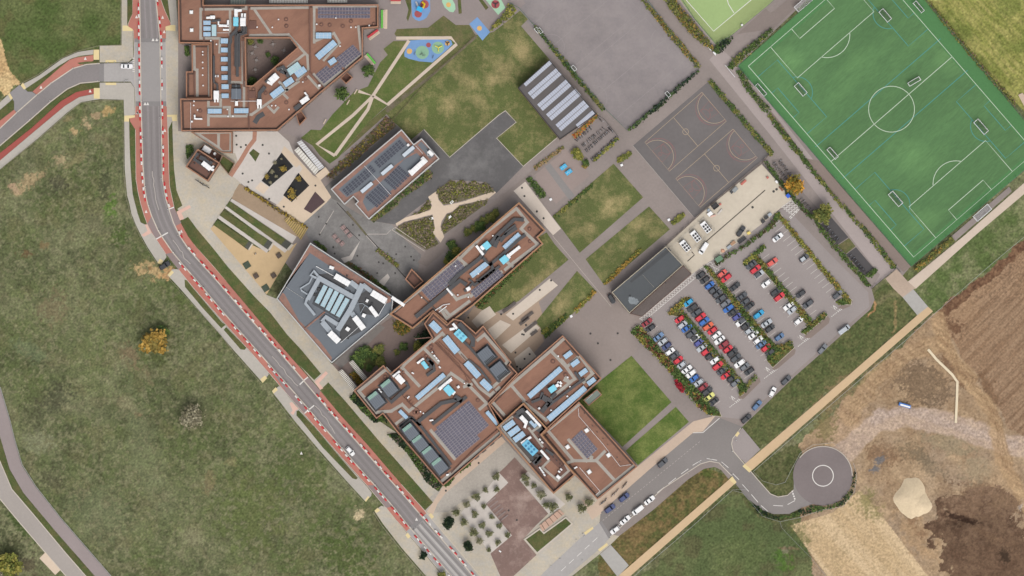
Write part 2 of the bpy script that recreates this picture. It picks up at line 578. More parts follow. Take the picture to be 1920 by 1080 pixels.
 band([(1592, 795), (1640, 770), (1700, 755), (1770, 768), (1860, 800)], 1.5, np.broadcast_to(c((148, 122, 96)), col.shape), .5, 1.5)
 st2 = mix(np.broadcast_to(c((168, 150, 140)), col.shape), c((192, 174, 162)), np.clip(F5 * .5 + .5, 0, 1))
 band([(1634, 790), (1650, 776), (1695, 767), (1760, 786), (1830, 814), (1900, 832)], 11, st2, 0.5)
 for rr_ in (1.0, .8, .6, .42):
  band([(1728 + 58 * rr_ * math.cos(t) * .9 - 33 * rr_ * math.sin(t) * .42, 717 + 58 * rr_ * math.cos(t) * .42 + 33 * rr_ * math.sin(t) * .9) for t in [2 * math.pi * k / 26 for k in range(27)]], 1.4, np.broadcast_to(c((104, 86, 68)), col.shape), .55, 1.6)
 trk = mix(np.broadcast_to(c((196, 166, 128)), col.shape), c((166, 136, 104)), tr)
 band([(1760, 600), (1775, 650), (1820, 720), (1860, 780), (1890, 880), (1930, 960)], 16, trk, 0.8)
 band([(1765, 640), (1700, 665), (1640, 710), (1590, 780)], 20, trk, 0.6)
 for off in (-6, -2, 3, 8):
  band([(1764 + off, 615), (1782 + off, 660), (1826 + off, 722), (1866 + off, 785), (1894 + off, 880)], 1.6, np.broadcast_to(c((140, 112, 84)), col.shape), 0.6, 1.2)
  band([(1740, 650 + off * 2), (1680, 690 + off * 2), (1620, 745 + off * 2), (1580, 800 + off * 2)], 1.8, np.broadcast_to(c((142, 116, 88)), col.shape), 0.5, 1.4)
 band([(1676, 565), (1678, 600), (1672, 626)], 4, np.broadcast_to(c((150, 130, 92)), col.shape), 0.8, 3)
 band([(1640, 565), (1660, 556), (1690, 548)], 9, np.broadcast_to(c((136, 128, 96)), col.shape), 0.6, 8)
 band([(1636, 562), (1637, 578), (1628, 592)], 3, np.broadcast_to(c((186, 142, 100)), col.shape), 0.8, 2)
 # dead grass, straw and bare soil in the meadows
 for (x, y, rx, ry, an, rgb, a) in [
   (112, 302, 15, 15, 0, (176, 158, 124), 0.75), (50, 343, 34, 12, -38, (178, 156, 120), 0.8), (24, 350, 14, 7, 40, (176, 150, 122), 0.9), (140, 247, 9, 9, 0, (190, 164, 122), 0.9), (162, 232, 8, 14, -20, (182, 160, 126), 0.85),
   (203, 207, 11, 7, -40, (190, 160, 110), 0.8), (180, 217, 10, 6, 0, (172, 150, 118), 0.9), (128, 222, 14, 6, -30, (150, 138, 100), 0.8), (180, 260, 18, 10, 0, (128, 122, 92), 0.7), (145, 300, 30, 7, -25, (138, 130, 96), 0.7),
   (286, 509, 34, 13, 8, (196, 168, 124), 0.85), (312, 512, 13, 12, 0, (196, 158, 112), 1.0), (278, 504, 6, 4, 0, (130, 104, 70), 0.8), (672, 964, 13, 11, 0, (206, 188, 152), 0.85), (664, 992, 8, 4, 10, (150, 142, 106), 0.7),
   (207, 392, 13, 28, 10, (96, 124, 56), 0.85), (222, 440, 16, 20, 0, (78, 96, 46), 0.8), (196, 350, 10, 30, 5, (72, 74, 56), 0.6), (110, 345, 22, 16, 20, (84, 82, 66), 0.7), (185, 420, 30, 22, 0, (110, 104, 84), 0.5),
   (244, 668, 16, 24, -30, (132, 116, 90), 0.8), (276, 700, 6, 20, -20, (128, 118, 90), 0.7), (237, 757, 24, 12, 25, (134, 124, 96), 0.7), (262, 778, 8, 6, 0, (138, 116, 88), 0.8), (392, 908, 12, 22, 0, (134, 122, 92), 0.7), (433, 866, 10, 10, 0, (140, 132, 96), 0.6),
   (361, 1005, 22, 20, 0, (140, 136, 106), 0.6), (72, 828, 26, 22, 0, (140, 140, 112), 0.6), (100, 580, 24, 34, 0, (128, 116, 90), 0.7), (110, 745, 26, 34, 30, (84, 84, 66), 0.6), (60, 780, 22, 30, 0, (88, 86, 66), 0.5), (96, 900, 28, 20, 20, (88, 84, 66), 0.55),
   (50, 475, 14, 6, 0, (112, 86, 62), 0.7), (85, 460, 10, 8, -30, (140, 116, 84), 0.6), (270, 840, 30, 120, -15, (126, 130, 98), 0.45), (180, 960, 60, 50, 30, (118, 124, 92), 0.5), (60, 660, 34, 18, 30, (120, 130, 98), 0.5), (150, 650, 60, 30, 10, (100, 110, 70), 0.4),
   (300, 645, 40, 34, 0, (78, 82, 46), 0.55), (366, 775, 36, 34, 0, (90, 92, 66), 0.5), (650, 1040, 60, 40, 40, (80, 96, 48), 0.7), (560, 880, 60, 40, 40, (92, 104, 60), 0.6), (470, 960, 70, 60, 0, (104, 114, 66), 0.5), (420, 600, 50, 40, 40, (84, 96, 56), 0.55), (360, 560, 40, 20, 0, (92, 106, 58), 0.6),
   (1466, 1050, 22, 18, 40, (82, 116, 44), 0.7), (1474, 1030, 8, 7, 0, (146, 138, 116), 0.7), (1390, 1040, 50, 40, 0, (94, 108, 64), 0.5), (1476, 1028, 20, 3, 5, (130, 108, 84), 0.6),
   (1240, 925, 60, 10, -38, (136, 108, 72), 0.6), (1300, 900, 30, 12, -38, (90, 82, 50), 0.6), (1180, 1000, 20, 14, -38, (120, 98, 68), 0.6), (1330, 885, 18, 10, 0, (84, 98, 46), 0.7),
   (20, 1035, 34, 46, 0, (74, 78, 52), 0.7), (40, 985, 30, 12, 45, (74, 92, 46), 0.7), (48, 1060, 26, 20, 0, (92, 80, 66), 0.6), (8, 180, 14, 24, 0, (92, 100, 60), 0.8)]:
  blob(x, y, rx, ry, an, rgb, a, 0.4, 0.9)
 # sandy track in the far corner
 trk = mix(np.broadcast_to(c((214, 188, 140)), col.shape), c((196, 164, 118)), F2)
 region([(-40, 50), (0, 72), (9, 100), (16, 128), (34, 156), (20, 172), (8, 178), (-6, 158), (-40, 160)], trk)
 grain = np.where((X > 1500) & (Y > 560) & (inpoly(X, Y, [(1500, 985), (1500, 830), (1690, 650), (1748, 590), (1960, 420), (1960, 1120), (1540, 1120)])), 0.07, 0.14)
 col = np.clip(col * (1 + grain * F5)[..., None], 0.005, 0.8)
 # clods and tufts stand a little proud
 Zh = (F3 * 0.10 + F2 * 0.10).astype(np.float32)
 pit = np.exp(-(((X - 1800) / 30) ** 2 + ((Y - 974) / 12) ** 2)) * -1.6 + np.exp(-(((X - 1850) / 60) ** 2 + ((Y - 1030) / 50) ** 2)) * 1.5
 Zh = Zh * 0.8 - 0.22 + np.where((X > 1600) & (Y > 590), pit, 0)
 v = np.empty((ny * nx, 3), np.float32)
 v[:, 0] = ((X - 960) * S).ravel()
 v[:, 1] = ((540 - Y) * S).ravel()
 v[:, 2] = Zh.ravel()
 i = np.arange(ny * nx).reshape(ny, nx)
 q = np.stack([i[1:, :-1], i[1:, 1:], i[:-1, 1:], i[:-1, :-1]], -1).reshape(-1, 4)
 # an apron of four big quads carries the land out to the horizon
 R = 4000.0
 x0, x1, y0, y1 = v[:, 0].min(), v[:, 0].max(), v[:, 1].min(), v[:, 1].max()
 ex = np.array([[x0, y1, -.2], [x1, y1, -.2], [x1, y0, -.2], [x0, y0, -.2], [-R, R, -.2], [R, R, -.2], [R, -R, -.2], [-R, -R, -.2]], np.float32)
 o = ny * nx
 q = np.concatenate([q, np.array([[o + 0, o + 1, o + 5, o + 4], [o + 1, o + 2, o + 6, o + 5], [o + 2, o + 3, o + 7, o + 6], [o + 3, o + 0, o + 4, o + 7]])])
 v = np.concatenate([v, ex])
 colv = np.concatenate([col.reshape(-1, 3), np.broadcast_to(np.array(C((98, 104, 70)), np.float32), (8, 3))])
 me = bpy.data.meshes.new('ground')
 me.vertices.add(len(v))
 me.vertices.foreach_set('co', v.ravel())
 me.loops.add(q.size)
 me.loops.foreach_set('vertex_index', q.ravel().astype(np.int32))
 me.polygons.add(len(q))
 me.polygons.foreach_set('loop_start', np.arange(0, q.size, 4, dtype=np.int32))
 me.update(calc_edges=True)
 me.validate()
 at = me.attributes.new('col', 'FLOAT_COLOR', 'POINT')
 at.data.foreach_set('color', np.concatenate([colv, np.ones((len(colv), 1), np.float32)], 1).astype(np.float32).ravel())
 me.materials.append(attr_mat('meadow and soil', 0.30, 1.1, 0.95, 0.12))
 o = link('ground', me)
 o['kind'] = 'structure'
 return o
make_ground()
# ------------------------------------------------------------------ surface materials
M_ASPH = mat('car park asphalt', (158, 149, 146), 0.9, 0.06, 1.5, 0.07, 0.06)
M_ROAD = mat('road asphalt', (140, 134, 133), 0.9, 0.07, 1.2, 0.07, 0.08)
M_ROAD2 = mat('estate road asphalt', (140, 134, 131), 0.9, 0.06, 1.5, 0.09, 0.05)
M_DARK = mat('dark tarmac', (102, 100, 100), 0.9, 0.06, 1.2, 0.12, 0.06, col2=(124, 122, 121), c2=0.56, spots=[(900, 310, 50, 16, -40), (870, 300, 20, 40, 40)])
M_COURT = mat('grey court paving', (128, 125, 123), 0.9, 0.07, 1.0, 0.14, 0.06, col2=(154, 151, 148), c2=0.54)
M_BALL = mat('ball court tarmac', (116, 111, 110), 0.9, 0.06, 0.8, 0.10, 0.05)
M_MUGA = mat('games court macadam', (151, 143, 142), 0.9, 0.05, 1.0, 0.08, 0.05, col2=(138, 131, 132), c2=0.54)
M_PATH = mat('mauve path asphalt', (150, 139, 134), 0.9, 0.07, 1.0, 0.10, 0.06)
M_STONE = mat('sandy stone paving', (188, 182, 171), 0.9, 0.10, 1.1, 0.09, 0.07, col2=(202, 188, 162), c2=0.53)
M_STONE2 = mat('grey stone setts', (178, 171, 161), 0.9, 0.13, 1.2, 0.08, 0.08)
M_PALE = mat('pale concrete', (205, 197, 189), 0.9, 0.06, 0.8, 0.08, 0.08)
M_CREAM = mat('cream bound gravel', (222, 202, 180), 0.9, 0.05, 1.0, 0.04, 0.06)
M_SAND = mat('play sand', (205, 178, 138), 0.95, 0.05, 0.5, 0.06, 0.1)
M_TANP = mat('tan cycle path', (212, 184, 147), 0.9, 0.05, 1.0, 0.05, 0.06)
M_LPATH = mat('light footpath', (212, 195, 178), 0.9, 0.05, 1.0, 0.05, 0.06)
M_CONC = mat('ribbed concrete', (178, 175, 170), 0.9, 0.06, 0.8, 0.05, 0.1)
M_YARD = mat('yard concrete', (208, 197, 179), 0.9, 0.06, 0.6, 0.08, 0.06)
M_JUNC = mat('junction setts', (176, 172, 169), 0.9, 0.06, 1.0, 0.06, 0.07)
M_JUNC2 = mat('junction lane', (160, 156, 154), 0.9, 0.05, 1.0, 0.05, 0.07)
M_BAND = mat('grey band paving', (142, 138, 137), 0.9, 0.05, 1.0, 0.05, 0.07)
M_REDL = mat('red cycle lane', (188, 124, 110), 0.9, 0.05, 0.8, 0.07, 0.05)
M_REDL2 = mat('deep red cycle lane', (168, 88, 80), 0.9, 0.05, 0.8, 0.06, 0.05)
M_PINK = mat('pink crossing paving', (226, 186, 170), 0.9, 0.04, 1.0, 0.04, 0.1)
M_TACT = mat('buff tactile paving', (232, 212, 160), 0.9, 0.04, 1.0, 0.04, 0.1)
M_KERB = mat('kerb concrete', (206, 196, 182), 0.9, 0.06, 1.0, 0.04, 0.1)
M_PAVE = mat('concrete pavement', (188, 182, 172), 0.9, 0.07, 1.0, 0.05, 0.07)
M_PINKP = mat('buff pavement', (206, 184, 164), 0.9, 0.06, 1.0, 0.05, 0.07)
M_WHITE = mat('white road paint', (232, 228, 222), 0.8, 0.05, 1.0, 0.0, 0.1)
M_WORN = mat('worn line paint', (190, 182, 174), 0.8, 0.12, 2.0, 0.0, 0.1)
M_YELL = mat('yellow court paint', (190, 168, 142), 0.8, 0.10, 2.0, 0, 0.1)
M_REDP = mat('red court paint', (150, 102, 100), 0.8, 0.12, 2.0, 0, 0.1)
M_BLUEP = mat('blue pitch paint', (76, 150, 142), 0.8, 0.06, 2.0, 0, 0.1)
M_MAROON = mat('maroon block paving', (136, 112, 104), 0.9, 0.08, 1.0, 0.12, 0.07, col2=(176, 154, 144), c2=0.56, spots=[(990, 930, 34, 10, -10), (975, 950, 16, 12, 40), (985, 1000, 24, 12, -38)])
M_MULCH = mat('planting bed mulch', (124, 112, 98), 0.95, 0.22, 1.4, 0.12, 0.1, col2=(92, 96, 56), c2=0.5)
M_RUBBER = mat('black rubber bed', (40, 40, 40), 0.9, 0.2, 1.5, 0.1, 0.1)
M_MARSOFT = mat('maroon play surface', (88, 70, 72), 0.9, 0.08, 1.0, 0.05, 0.1)
M_BLUES = mat('blue play surface', (122, 160, 206), 0.9, 0.05, 1.0, 0.07, 0.1)
M_MINT = mat('mint play surface', (168, 208, 176), 0.9, 0.04, 1.0, 0.05, 0.1)
M_GRNC = mat('green play circle', (146, 186, 156), 0.9, 0.04, 1.0, 0.05, 0.1)
M_ORGC = mat('orange play circle', (222, 178, 108), 0.9, 0.04, 1.0, 0.05, 0.1)
M_REDC = mat('red play circle', (170, 88, 92), 0.9, 0.04, 1.0, 0.05, 0.1)
M_TURF = mat('artificial turf', (88, 125, 80), 0.95, 0.14, 1.2, 0.14, 0.04, streak=(math.atan2(0.6546, 0.756), 0.25), col2=(102, 142, 90), c2=0.56, spots=[(1700, 290, 70, 34, 40), (1780, 110, 50, 26, 40), (1600, 140, 60, 26, -40), (1730, 420, 40, 30, 0), (1480, 110, 30, 20, 40)])
M_TURF2 = mat('turf border', (84, 133, 82), 0.95, 0.10, 1.2, 0.06, 0.04)
M_TURFL = mat('light hockey turf', (160, 184, 124), 0.95, 0.05, 0.8, 0.06, 0.04)
M_TURFL2 = mat('light turf border', (156, 172, 116), 0.95, 0.05, 0.8, 0.06, 0.04)
M_LAWN = mat('lawn grass', (88, 106, 50), 0.95, 0.22, 1.6, 0.14, 0.05, bump=0.1, col2=(124, 122, 78), c2=0.54)
M_LAWND = mat('dry lawn grass', (96, 105, 58), 0.95, 0.30, 2.2, 0.15, 0.05, bump=0.1, col2=(164, 150, 106), c2=0.55, spots=[(976, 91, 34, 20, 50), (877, 152, 30, 15, 40), (840, 198, 22, 18, 0), (901, 194, 18, 12, 60), (939, 136, 34, 18, -40), (1150, 385, 34, 16, -38), (1195, 425, 34, 14, -38), (1010, 525, 48, 12, -38), (1055, 575, 22, 14, -38), (1100, 430, 20, 12, 0)])
M_LAWNB = mat('bright lawn grass', (80, 102, 40), 0.95, 0.28, 1.8, 0.16, 0.04, bump=0.1, col2=(132, 138, 78), c2=0.53)
M_VERGE = mat('verge grass', (76, 92, 46), 0.95, 0.30, 1.8, 0.16, 0.07, bump=0.1, col2=(112, 102, 66), c2=0.52)
M_ROUGHG = mat('rough grass', (92, 100, 56), 0.95, 0.26, 1.5, 0.14, 0.06, bump=0.1, col2=(124, 112, 80), c2=0.52)
def line_thing(name, parent, lines, w, z, m, smooth_=False):
 mb = MB()
 for p in lines:
  q = WP(p)
  mb.line(smooth(q, 4) if smooth_ else q, w, z, m)
 return struct(name, mb, parent)
def dashes(p, q, on, off):
 P, Q = Vector(p), Vector(q)
 d = (Q - P)
 L = d.length
 d.normalize()
 t, out = 0.0, []
 while t < L:
  a, b = P + d * t, P + d * min(L, t + on)
  out.append([tuple(a), tuple(b)])
  t += on + off
 return out
def arc(cx, cy, r, a0, a1, n=24):
 return [(cx + r * math.cos(math.radians(a0 + (a1 - a0) * i / n)), cy + r * math.sin(math.radians(a0 + (a1 - a0) * i / n))) for i in range(n + 1)]
# ------------------------------------------------------------------ campus base surfaces
slab('campus_path', [(333, -30), (1540, -30), (1500, 12), (1385, 122), (1705, 502), (1690, 520), (1681, 504), (1634, 541), (1640, 562), (1632, 580), (1615, 595), (1548, 655), (1490, 706), (1392, 800), (1300, 812), (1126, 962), (1000, 960), (700, 700), (430, 360), (333, 250)], 0.04, M_PATH)
slab('stone_pavement', [(311, 57), (334, 57), (334, 246), (440, 247), (455, 340), (434, 371), (398, 424), (500, 553), (518, 560), (622, 681), (663, 732), (706, 786), (745, 812), (831, 912), (920, 850), (1037, 926), (1078, 892), (1130, 940), (1126, 962), (1124, 982), (1093, 1005), (1030, 1063), (1010, 1090), (905, 1090), (896, 1078), (798, 961), (786, 945), (700, 845), (600, 730), (500, 612), (415, 517), (365, 460), (340, 408), (322, 365), (316, 300), (313, 215)], 0.08, M_STONE)
slab('car_park_ground', [(1198, 597), (1300, 512), (1331, 490), (1457, 396), (1475, 390), (1560, 480), (1628, 548), (1630, 575), (1600, 600), (1392, 786), (1352, 782), (1330, 766)], 0.07, M_ASPH)
slab('yard_ground', [(1248, 462), (1324, 392), (1428, 308), (1486, 373), (1466, 388), (1457, 396), (1432, 417), (1382, 455), (1350, 478), (1331, 490), (1296, 515), (1281, 497)], 0.10, M_YARD)
slab('access_road', [(1250, -30), (1345, 95), (1330, 112), (1450, 260), (1560, 400), (1650, 515), (1634, 541), (1681, 504), (1560, 345), (1440, 190), (1385, 122), (1345, 84), (1290, 20), (1262, -30)], 0.055, mat('campus road asphalt', (172, 160, 156), 0.9, 0.05, 1.0, 0.06, 0.05))
slab('court_pavement', [(566, 421), (622, 371), (647, 385), (692, 413), (735, 421), (760, 450), (790, 478), (775, 545), (755, 566), (738, 556), (582, 455)], 0.09, M_COURT)
slab('tarmac_path', [(795, 242), (843, 294), (935, 215), (947, 207), (968, 229), (931, 259), (981, 312), (931, 362), (905, 341), (845, 337), (806, 372), (741, 421), (690, 413), (824, 297), (790, 258), (776, 268)], 0.10, M_DARK)
slab('block_path', [(752, 240), (744, 236), (632, 330), (608, 352), (622, 372), (645, 384), (620, 355)], 0.11, mat('grey block path', (124, 120, 116), 0.9, 0.06, 1, 0.06, 0.1))
slab('garden_path', [(783, 492), (800, 470), (929, 376), (985, 331), (1046, 277), (1054, 287), (1000, 330), (985, 341), (940, 385), (800, 500)], 0.10, mat('garden path asphalt', (146, 134, 128), 0.9, 0.06, 1.0, 0.07, 0.08))
# sports courts
slab('games_court_ground', [(955, 5), (1137, 206), (1177, 245), (1309, 131), (1195, -30), (930, -30)], 0.07, M_MUGA)
gc = bpy.data.objects['games_court_ground']
fr_o, fr_u, fr_v = (1040, 64), (0.64, 0.768), (0.768, -0.64)
def gl(u, v):
 return (1040 + 0.64 * u + 0.768 * v, 64 + 0.768 * u - 0.64 * v)
glines = []
for u0 in (-40, 85):
 glines += [[gl(u0, -20), gl(u0, 150), gl(u0 + 110, 150), gl(u0 + 110, -20), gl(u0, -20)], [gl(u0 + 55, -20), gl(u0 + 55, 150)]]
 for vv, a in ((-20, 1), (150, -1)):
  glines.append([gl(u0 + 55 + 24 * math.cos(t), vv + a * 24 * math.sin(t)) for t in [math.pi * k / 14 for k in range(15)]])
line_thing('court_line', gc, glines, 0.13, 0.085, mat('faded court paint', (160, 153, 152), 0.9, 0.06, 1, 0, 0.1))
slab('ball_court_ground', [(1187, 273), (1327, 154), (1442, 289), (1302, 408)], 0.08, M_BALL)
bc = bpy.data.objects['ball_court_ground']
def court(A, B, D):
 """Netball/basketball court from its corner A, long side A->B, short side A->D (photo px)."""
 A, B, D = Vector(A), Vector(B), Vector(D)
 eu, ev = (B - A), (D - A)
 L, Wd = eu.length, ev.length
 eu.normalize(); ev.normalize()
 def q(u, v):
  p = A + eu * u + ev * v
  return (p.x, p.y)
 ye = [[q(0, 0), q(L, 0), q(L, Wd), q(0, Wd), q(0, 0)], [q(L / 2, 0), q(L / 2, Wd)], [q(L / 2 + 5.5 * math.cos(t), Wd / 2 + 5.5 * math.sin(t)) for t in [2 * math.pi * k / 20 for k in range(21)]]]
 re = []
 for s in (0, 1):
  f = (lambda u: u) if s == 0 else (lambda u: L - u)
  ye.append([q(f(31 * math.sin(t)), Wd / 2 - 31 * math.cos(t)) for t in [math.pi * k / 20 for k in range(21)]])
  re.append([q(f(36 * math.sin(t)), Wd / 2 - 33 * math.cos(t)) for t in [math.pi * k / 20 for k in range(21)]])
  re.append([q(f(24), Wd / 2 - 11), q(f(1), Wd / 2 - 14), q(f(1), Wd / 2 + 14), q(f(24), Wd / 2 + 11), q(f(24), Wd / 2 - 11)])
  re.append([q(f(24 + 11 * math.cos(t)), Wd / 2 + 11 * math.sin(t)) for t in [2 * math.pi * k / 16 for k in range(17)]])
  re.append([q(f(8 + 3 * math.cos(t)), Wd / 2 + 3 * math.sin(t)) for t in [2 * math.pi * k / 12 for k in range(13)]])
 return ye, re
yy, rr = [], []
for a in (((1316, 173), (1209, 267), (1362, 227)), ((1374.6, 242), (1267, 335), (1420, 295.7))):
 y_, r_ = court(*a)
 yy += y_
 rr += r_
line_thing('court_line', bc, yy, 0.16, 0.10, M_YELL)
line_thing('court_line', bc, rr, 0.16, 0.094, M_REDP)
# football pitch
slab('sports_field', [(1383, 124), (1520, 4), (1550, -26), (1712, -26), (1922, 228), (1962, 276), (1962, 284), (1922, 318), (1708.5, 500)], 0.06, M_TURF2)
sf = bpy.data.objects['sports_field']
def pf(u, v):
 return (1403 + 0.6546 * u + 0.756 * v, 124 + 0.756 * u - 0.6546 * v)
slab('playing_field', [pf(6, 4), pf(468, 4), pf(468, 297), pf(6, 297)], 0.075, M_TURF, sf)
LP, WPI = 473.6, 300.5
wh = [[pf(0, 0), pf(LP, 0), pf(LP, WPI), pf(0, WPI), pf(0, 0)], [pf(LP / 2, 0), pf(LP / 2, WPI)], [pf(LP / 2 + 43 * math.cos(t), WPI / 2 + 43 * math.sin(t)) for t in [2 * math.pi * k / 48 for k in range(49)]]]
bl = [[pf(197, -4), pf(197, 306)], [pf(275, -4), pf(275, 306)]]
for s in (0, 1):
 f = (lambda u: u) if s == 0 else (lambda u: LP - u)
 wh += [[pf(f(0), 55), pf(f(77), 55), pf(f(77), 245), pf(f(0), 245)], [pf(f(0), 107), pf(f(24), 107), pf(f(24), 193), pf(f(0), 193)]]
 t0 = math.acos(25 / 43)
 wh.append([pf(f(52 + 43 * math.cos(t)), 150 + 43 * math.sin(t)) for t in [-t0 + 2 * t0 * k / 16 for k in range(17)]])
 for vv, sg in ((0, 1), (WPI, -1)):
  bl += [[pf(f(27), vv), pf(f(27), vv + sg * 49), pf(f(168), vv + sg * 49), pf(f(168), vv)], [pf(f(67), vv), pf(f(67), vv + sg * 15), pf(f(128), vv + sg * 15), pf(f(128), vv)]]
  bl.append([pf(f(97 + 29 * math.cos(t)), vv + sg * (37 + 29 * math.sin(t))) for t in [0.43 + (math.pi - 0.86) * k / 14 for k in range(15)]])
line_thing('pitch_line', sf, bl, 0.27, 0.09, M_BLUEP)
line_thing('pitch_line', sf, wh, 0.26, 0.096, mat('white pitch paint', (196, 212, 190), 0.8, 0.04, 2, 0, 0.1))
# hockey pitch at the top edge
slab('hockey_field', [(1248, -30), (1262, -30), (1276, 0), (1302, 36), (1342, 84), (1372, 66), (1440, 10), (1480, -30)], 0.065, M_TURFL2)
hk = bpy.data.objects['hockey_field']
slab('hockey_turf_field', [(1286, -30), (1293, 8), (1338, 60), (1408, 2), (1446, -30)], 0.075, M_TURFL, hk)
line_thing('pitch_line', hk, [[(1272, -20), (1290, 4), (1338, 58.5), (1407, 1), (1440, -26)], [(1362, -6), (1366, 8), (1376, 24)]], 0.26, 0.09, M_WHITE)
slab('spectator_path', [(1443, 205), (1466, 233), (1510, 297), (1535, 301), (1708, 500), (1694, 510), (1506, 302), (1462, 245), (1444, 218)], 0.07, mat('spectator strip', (143, 128, 120), 0.9, 0.06, 1, 0.07, 0.06))
slab('goal_path', [(1784, 443), (1892, 350), (1897, 359), (1791, 452)], 0.09, M_PATH)
slab('shelter_path', [(1436, 16), (1444, 24), (1452, 20), (1492, -14), (1500, 6), (1450, 54), (1382, 64)], 0.09, mat('shelter path', (140, 128, 122), 0.9, 0.05, 1, 0.05, 0.06))
slab('gate_pavement', [(1909, 178), (1917, 174), (1934, 196), (1924, 206)], 0.09, M_PINKP)
# cycle parking pads beside the access road
for k, p in enumerate([[(1557.5, 406), (1591, 445), (1570, 459), (1539, 421)], [(1605, 463.5), (1637.7, 502), (1620, 516.7), (1586.7, 477)]]):
 slab('cycle_pad_ground', p, 0.10, mat('dark pad tarmac', (84, 81, 82), 0.9, 0.07, 1, 0.05, 0.1))
slab('cycle_strip_ground', [(1446, 300), (1460, 297), (1492, 340), (1498, 352), (1537, 395), (1525, 401), (1500, 372), (1486, 360), (1470, 330)], 0.075, mat('cycle strip asphalt', (136, 126, 122), 0.9, 0.06, 1, 0.05, 0.1))
slab('pad_lawn', [(1570, 461), (1592, 446), (1604, 462), (1586, 476)], 0.09, M_ROUGHG)
# ------------------------------------------------------------------ main road
RL = [(261, -40), (262, 0), (263, 75), (264.6, 190), (265.5, 225), (266.5, 260), (268, 310), (271, 350), (275, 375), (277.8, 385), (284.4, 405), (296.3, 432), (303.7, 444), (323.7, 473), (343.7, 497), (380, 539), (414, 580), (448, 619), (500, 677.8), (536, 718), (578.5, 767), (640, 839), (665, 868), (702, 909), (740, 953.5), (767.4, 988), (800, 1026), (850, 1084), (866, 1102)]
RR = [(291, -40), (292.5, 0), (300, 75), (301.7, 190), (302.4, 220), (304, 303), (304.5, 335), (310.7, 372), (317, 393), (325, 417), (336.3, 441), (352.6, 466), (377.8, 495), (400, 519), (433, 557), (472, 601), (520.7, 656), (568, 712), (618.5, 772), (666.7, 825.5), (714, 880), (766, 939), (788, 965), (830, 1013), (872, 1062), (905, 1102)]
LO = [(248, -40), (248.5, 0), (248, 26), (240, 45), (240, 50), (250, 56), (251, 74), (254, 190), (253.5, 215), (243, 222), (244, 228), (254, 243), (254.6, 304), (255, 337), (259, 361), (264, 383), (269.6, 402), (276, 420), (284, 436), (293, 449), (311, 476), (334.5, 505), (363, 540), (422, 607), (469, 659), (504, 699), (540, 741), (589, 798), (640, 857), (689, 911), (740, 972), (759, 993), (824, 1070), (850, 1102)]
RO = [(301, -40), (302, 0), (309, 20), (320, 43), (319, 48), (310.5, 50), (311, 74), (312.5, 200), (314, 216), (323, 218), (323, 226), (315.4, 241), (316.3, 311), (318, 348), (322.8, 372), (326.5, 388), (337.8, 416), (352.6, 443), (367.4, 463), (400, 499), (416, 518), (460, 570), (506, 625), (543, 667), (587, 717), (640, 780), (689, 834), (752.6, 908), (798.5, 960), (900, 1079), (920, 1102)]
def cut(pts, y0, y1):
 return [p for p in pts if y0 <= p[1] <= y1]
slab('main_road', [p for p in RL] + list(reversed(RR)), 0.06, M_ROAD)
mr = bpy.data.objects['main_road']
slab('cycle_lane_path', LO[:26] + list(reversed(RL[:19])), 0.05, M_REDL)
slab('cycle_lane_path', LO[25:] + list(reversed(RL[18:])), 0.05, M_REDL)
slab('cycle_lane_path', RR[:17] + list(reversed(RO[:23])), 0.05, M_REDL)
slab('cycle_lane_path', RR[16:] + list(reversed(RO[22:])), 0.05, M_REDL)
CL = [((a[0] + b[0]) / 2, (a[1] + b[1]) / 2) for a, b in zip(*[[smooth(p, 4)[int(t * (len(smooth(p, 4)) - 1) / 70)] for t in range(71)] for p in (RL, RR)])]
mb = MB()
for o_, w_, k in ((-2.6, .9, 0), (-1.3, .6, 1), (-.2, .5, 0), (.9, .7, 1), (2.2, .9, 0), (3.0, .5, 1)):
 mb.line(side(smooth(WP(CL), 2), o_), w_, 0.068, mat('tyre polished asphalt', (146, 140, 139), .8, .07, .8, .10, .03) if k else mat('dark worn asphalt', (134, 128, 127), .9, .07, .8, .10, .03))
struct('road_marking', mb, mr)
# junction paving
slab('junction_road', [(252, 72), (311, 72), (312.5, 190), (253.5, 190), (252.5, 165), (245, 153), (187, 153), (187, 119), (240, 118), (250, 112), (251, 100)], 0.068, M_JUNC)
slab('junction_lane_road', [(263.5, 79.5), (300, 79.5), (301.6, 190), (264.6, 190)], 0.074, M_JUNC2)
for p in ([(252, 72), (311, 72), (311, 79), (252, 79)], [(253.5, 190), (312.5, 190), (312.6, 199), (253.5, 199)], [(186.5, 119), (195, 119), (195, 153), (186.5, 153)], [(767, 988), (791, 968), (795, 974), (772, 994)]):
 slab('band_road', p, 0.08, M_BAND)
slab('junction_road', [(762, 996), (800, 962), (905, 1085), (920, 1102), (850, 1102)], 0.068, M_JUNC)
slab('junction_lane_road', [(773, 995), (794, 975), (908, 1102), (866, 1102)], 0.074, M_JUNC2)
mb = MB()
for k, (o_, w_) in enumerate(((0.24, 1.0), (0.40, 0.8), (0.62, 0.8), (0.80, 1.0))):
 a = Vector((774, 996)).lerp(Vector((794, 976)), o_)
 b = Vector((866, 1102)).lerp(Vector((908, 1102)), o_)
 mb.line(WP([tuple(a), tuple(b)]), w_, 0.079, mat('tyre worn lane', (140, 136, 134), 0.9, 0.05, 1, 0.03, 0.1) if k % 2 else mat('pale worn lane', (186, 182, 178), 0.9, 0.05, 1, 0.03, 0.1))
struct('road_marking', mb, mr)
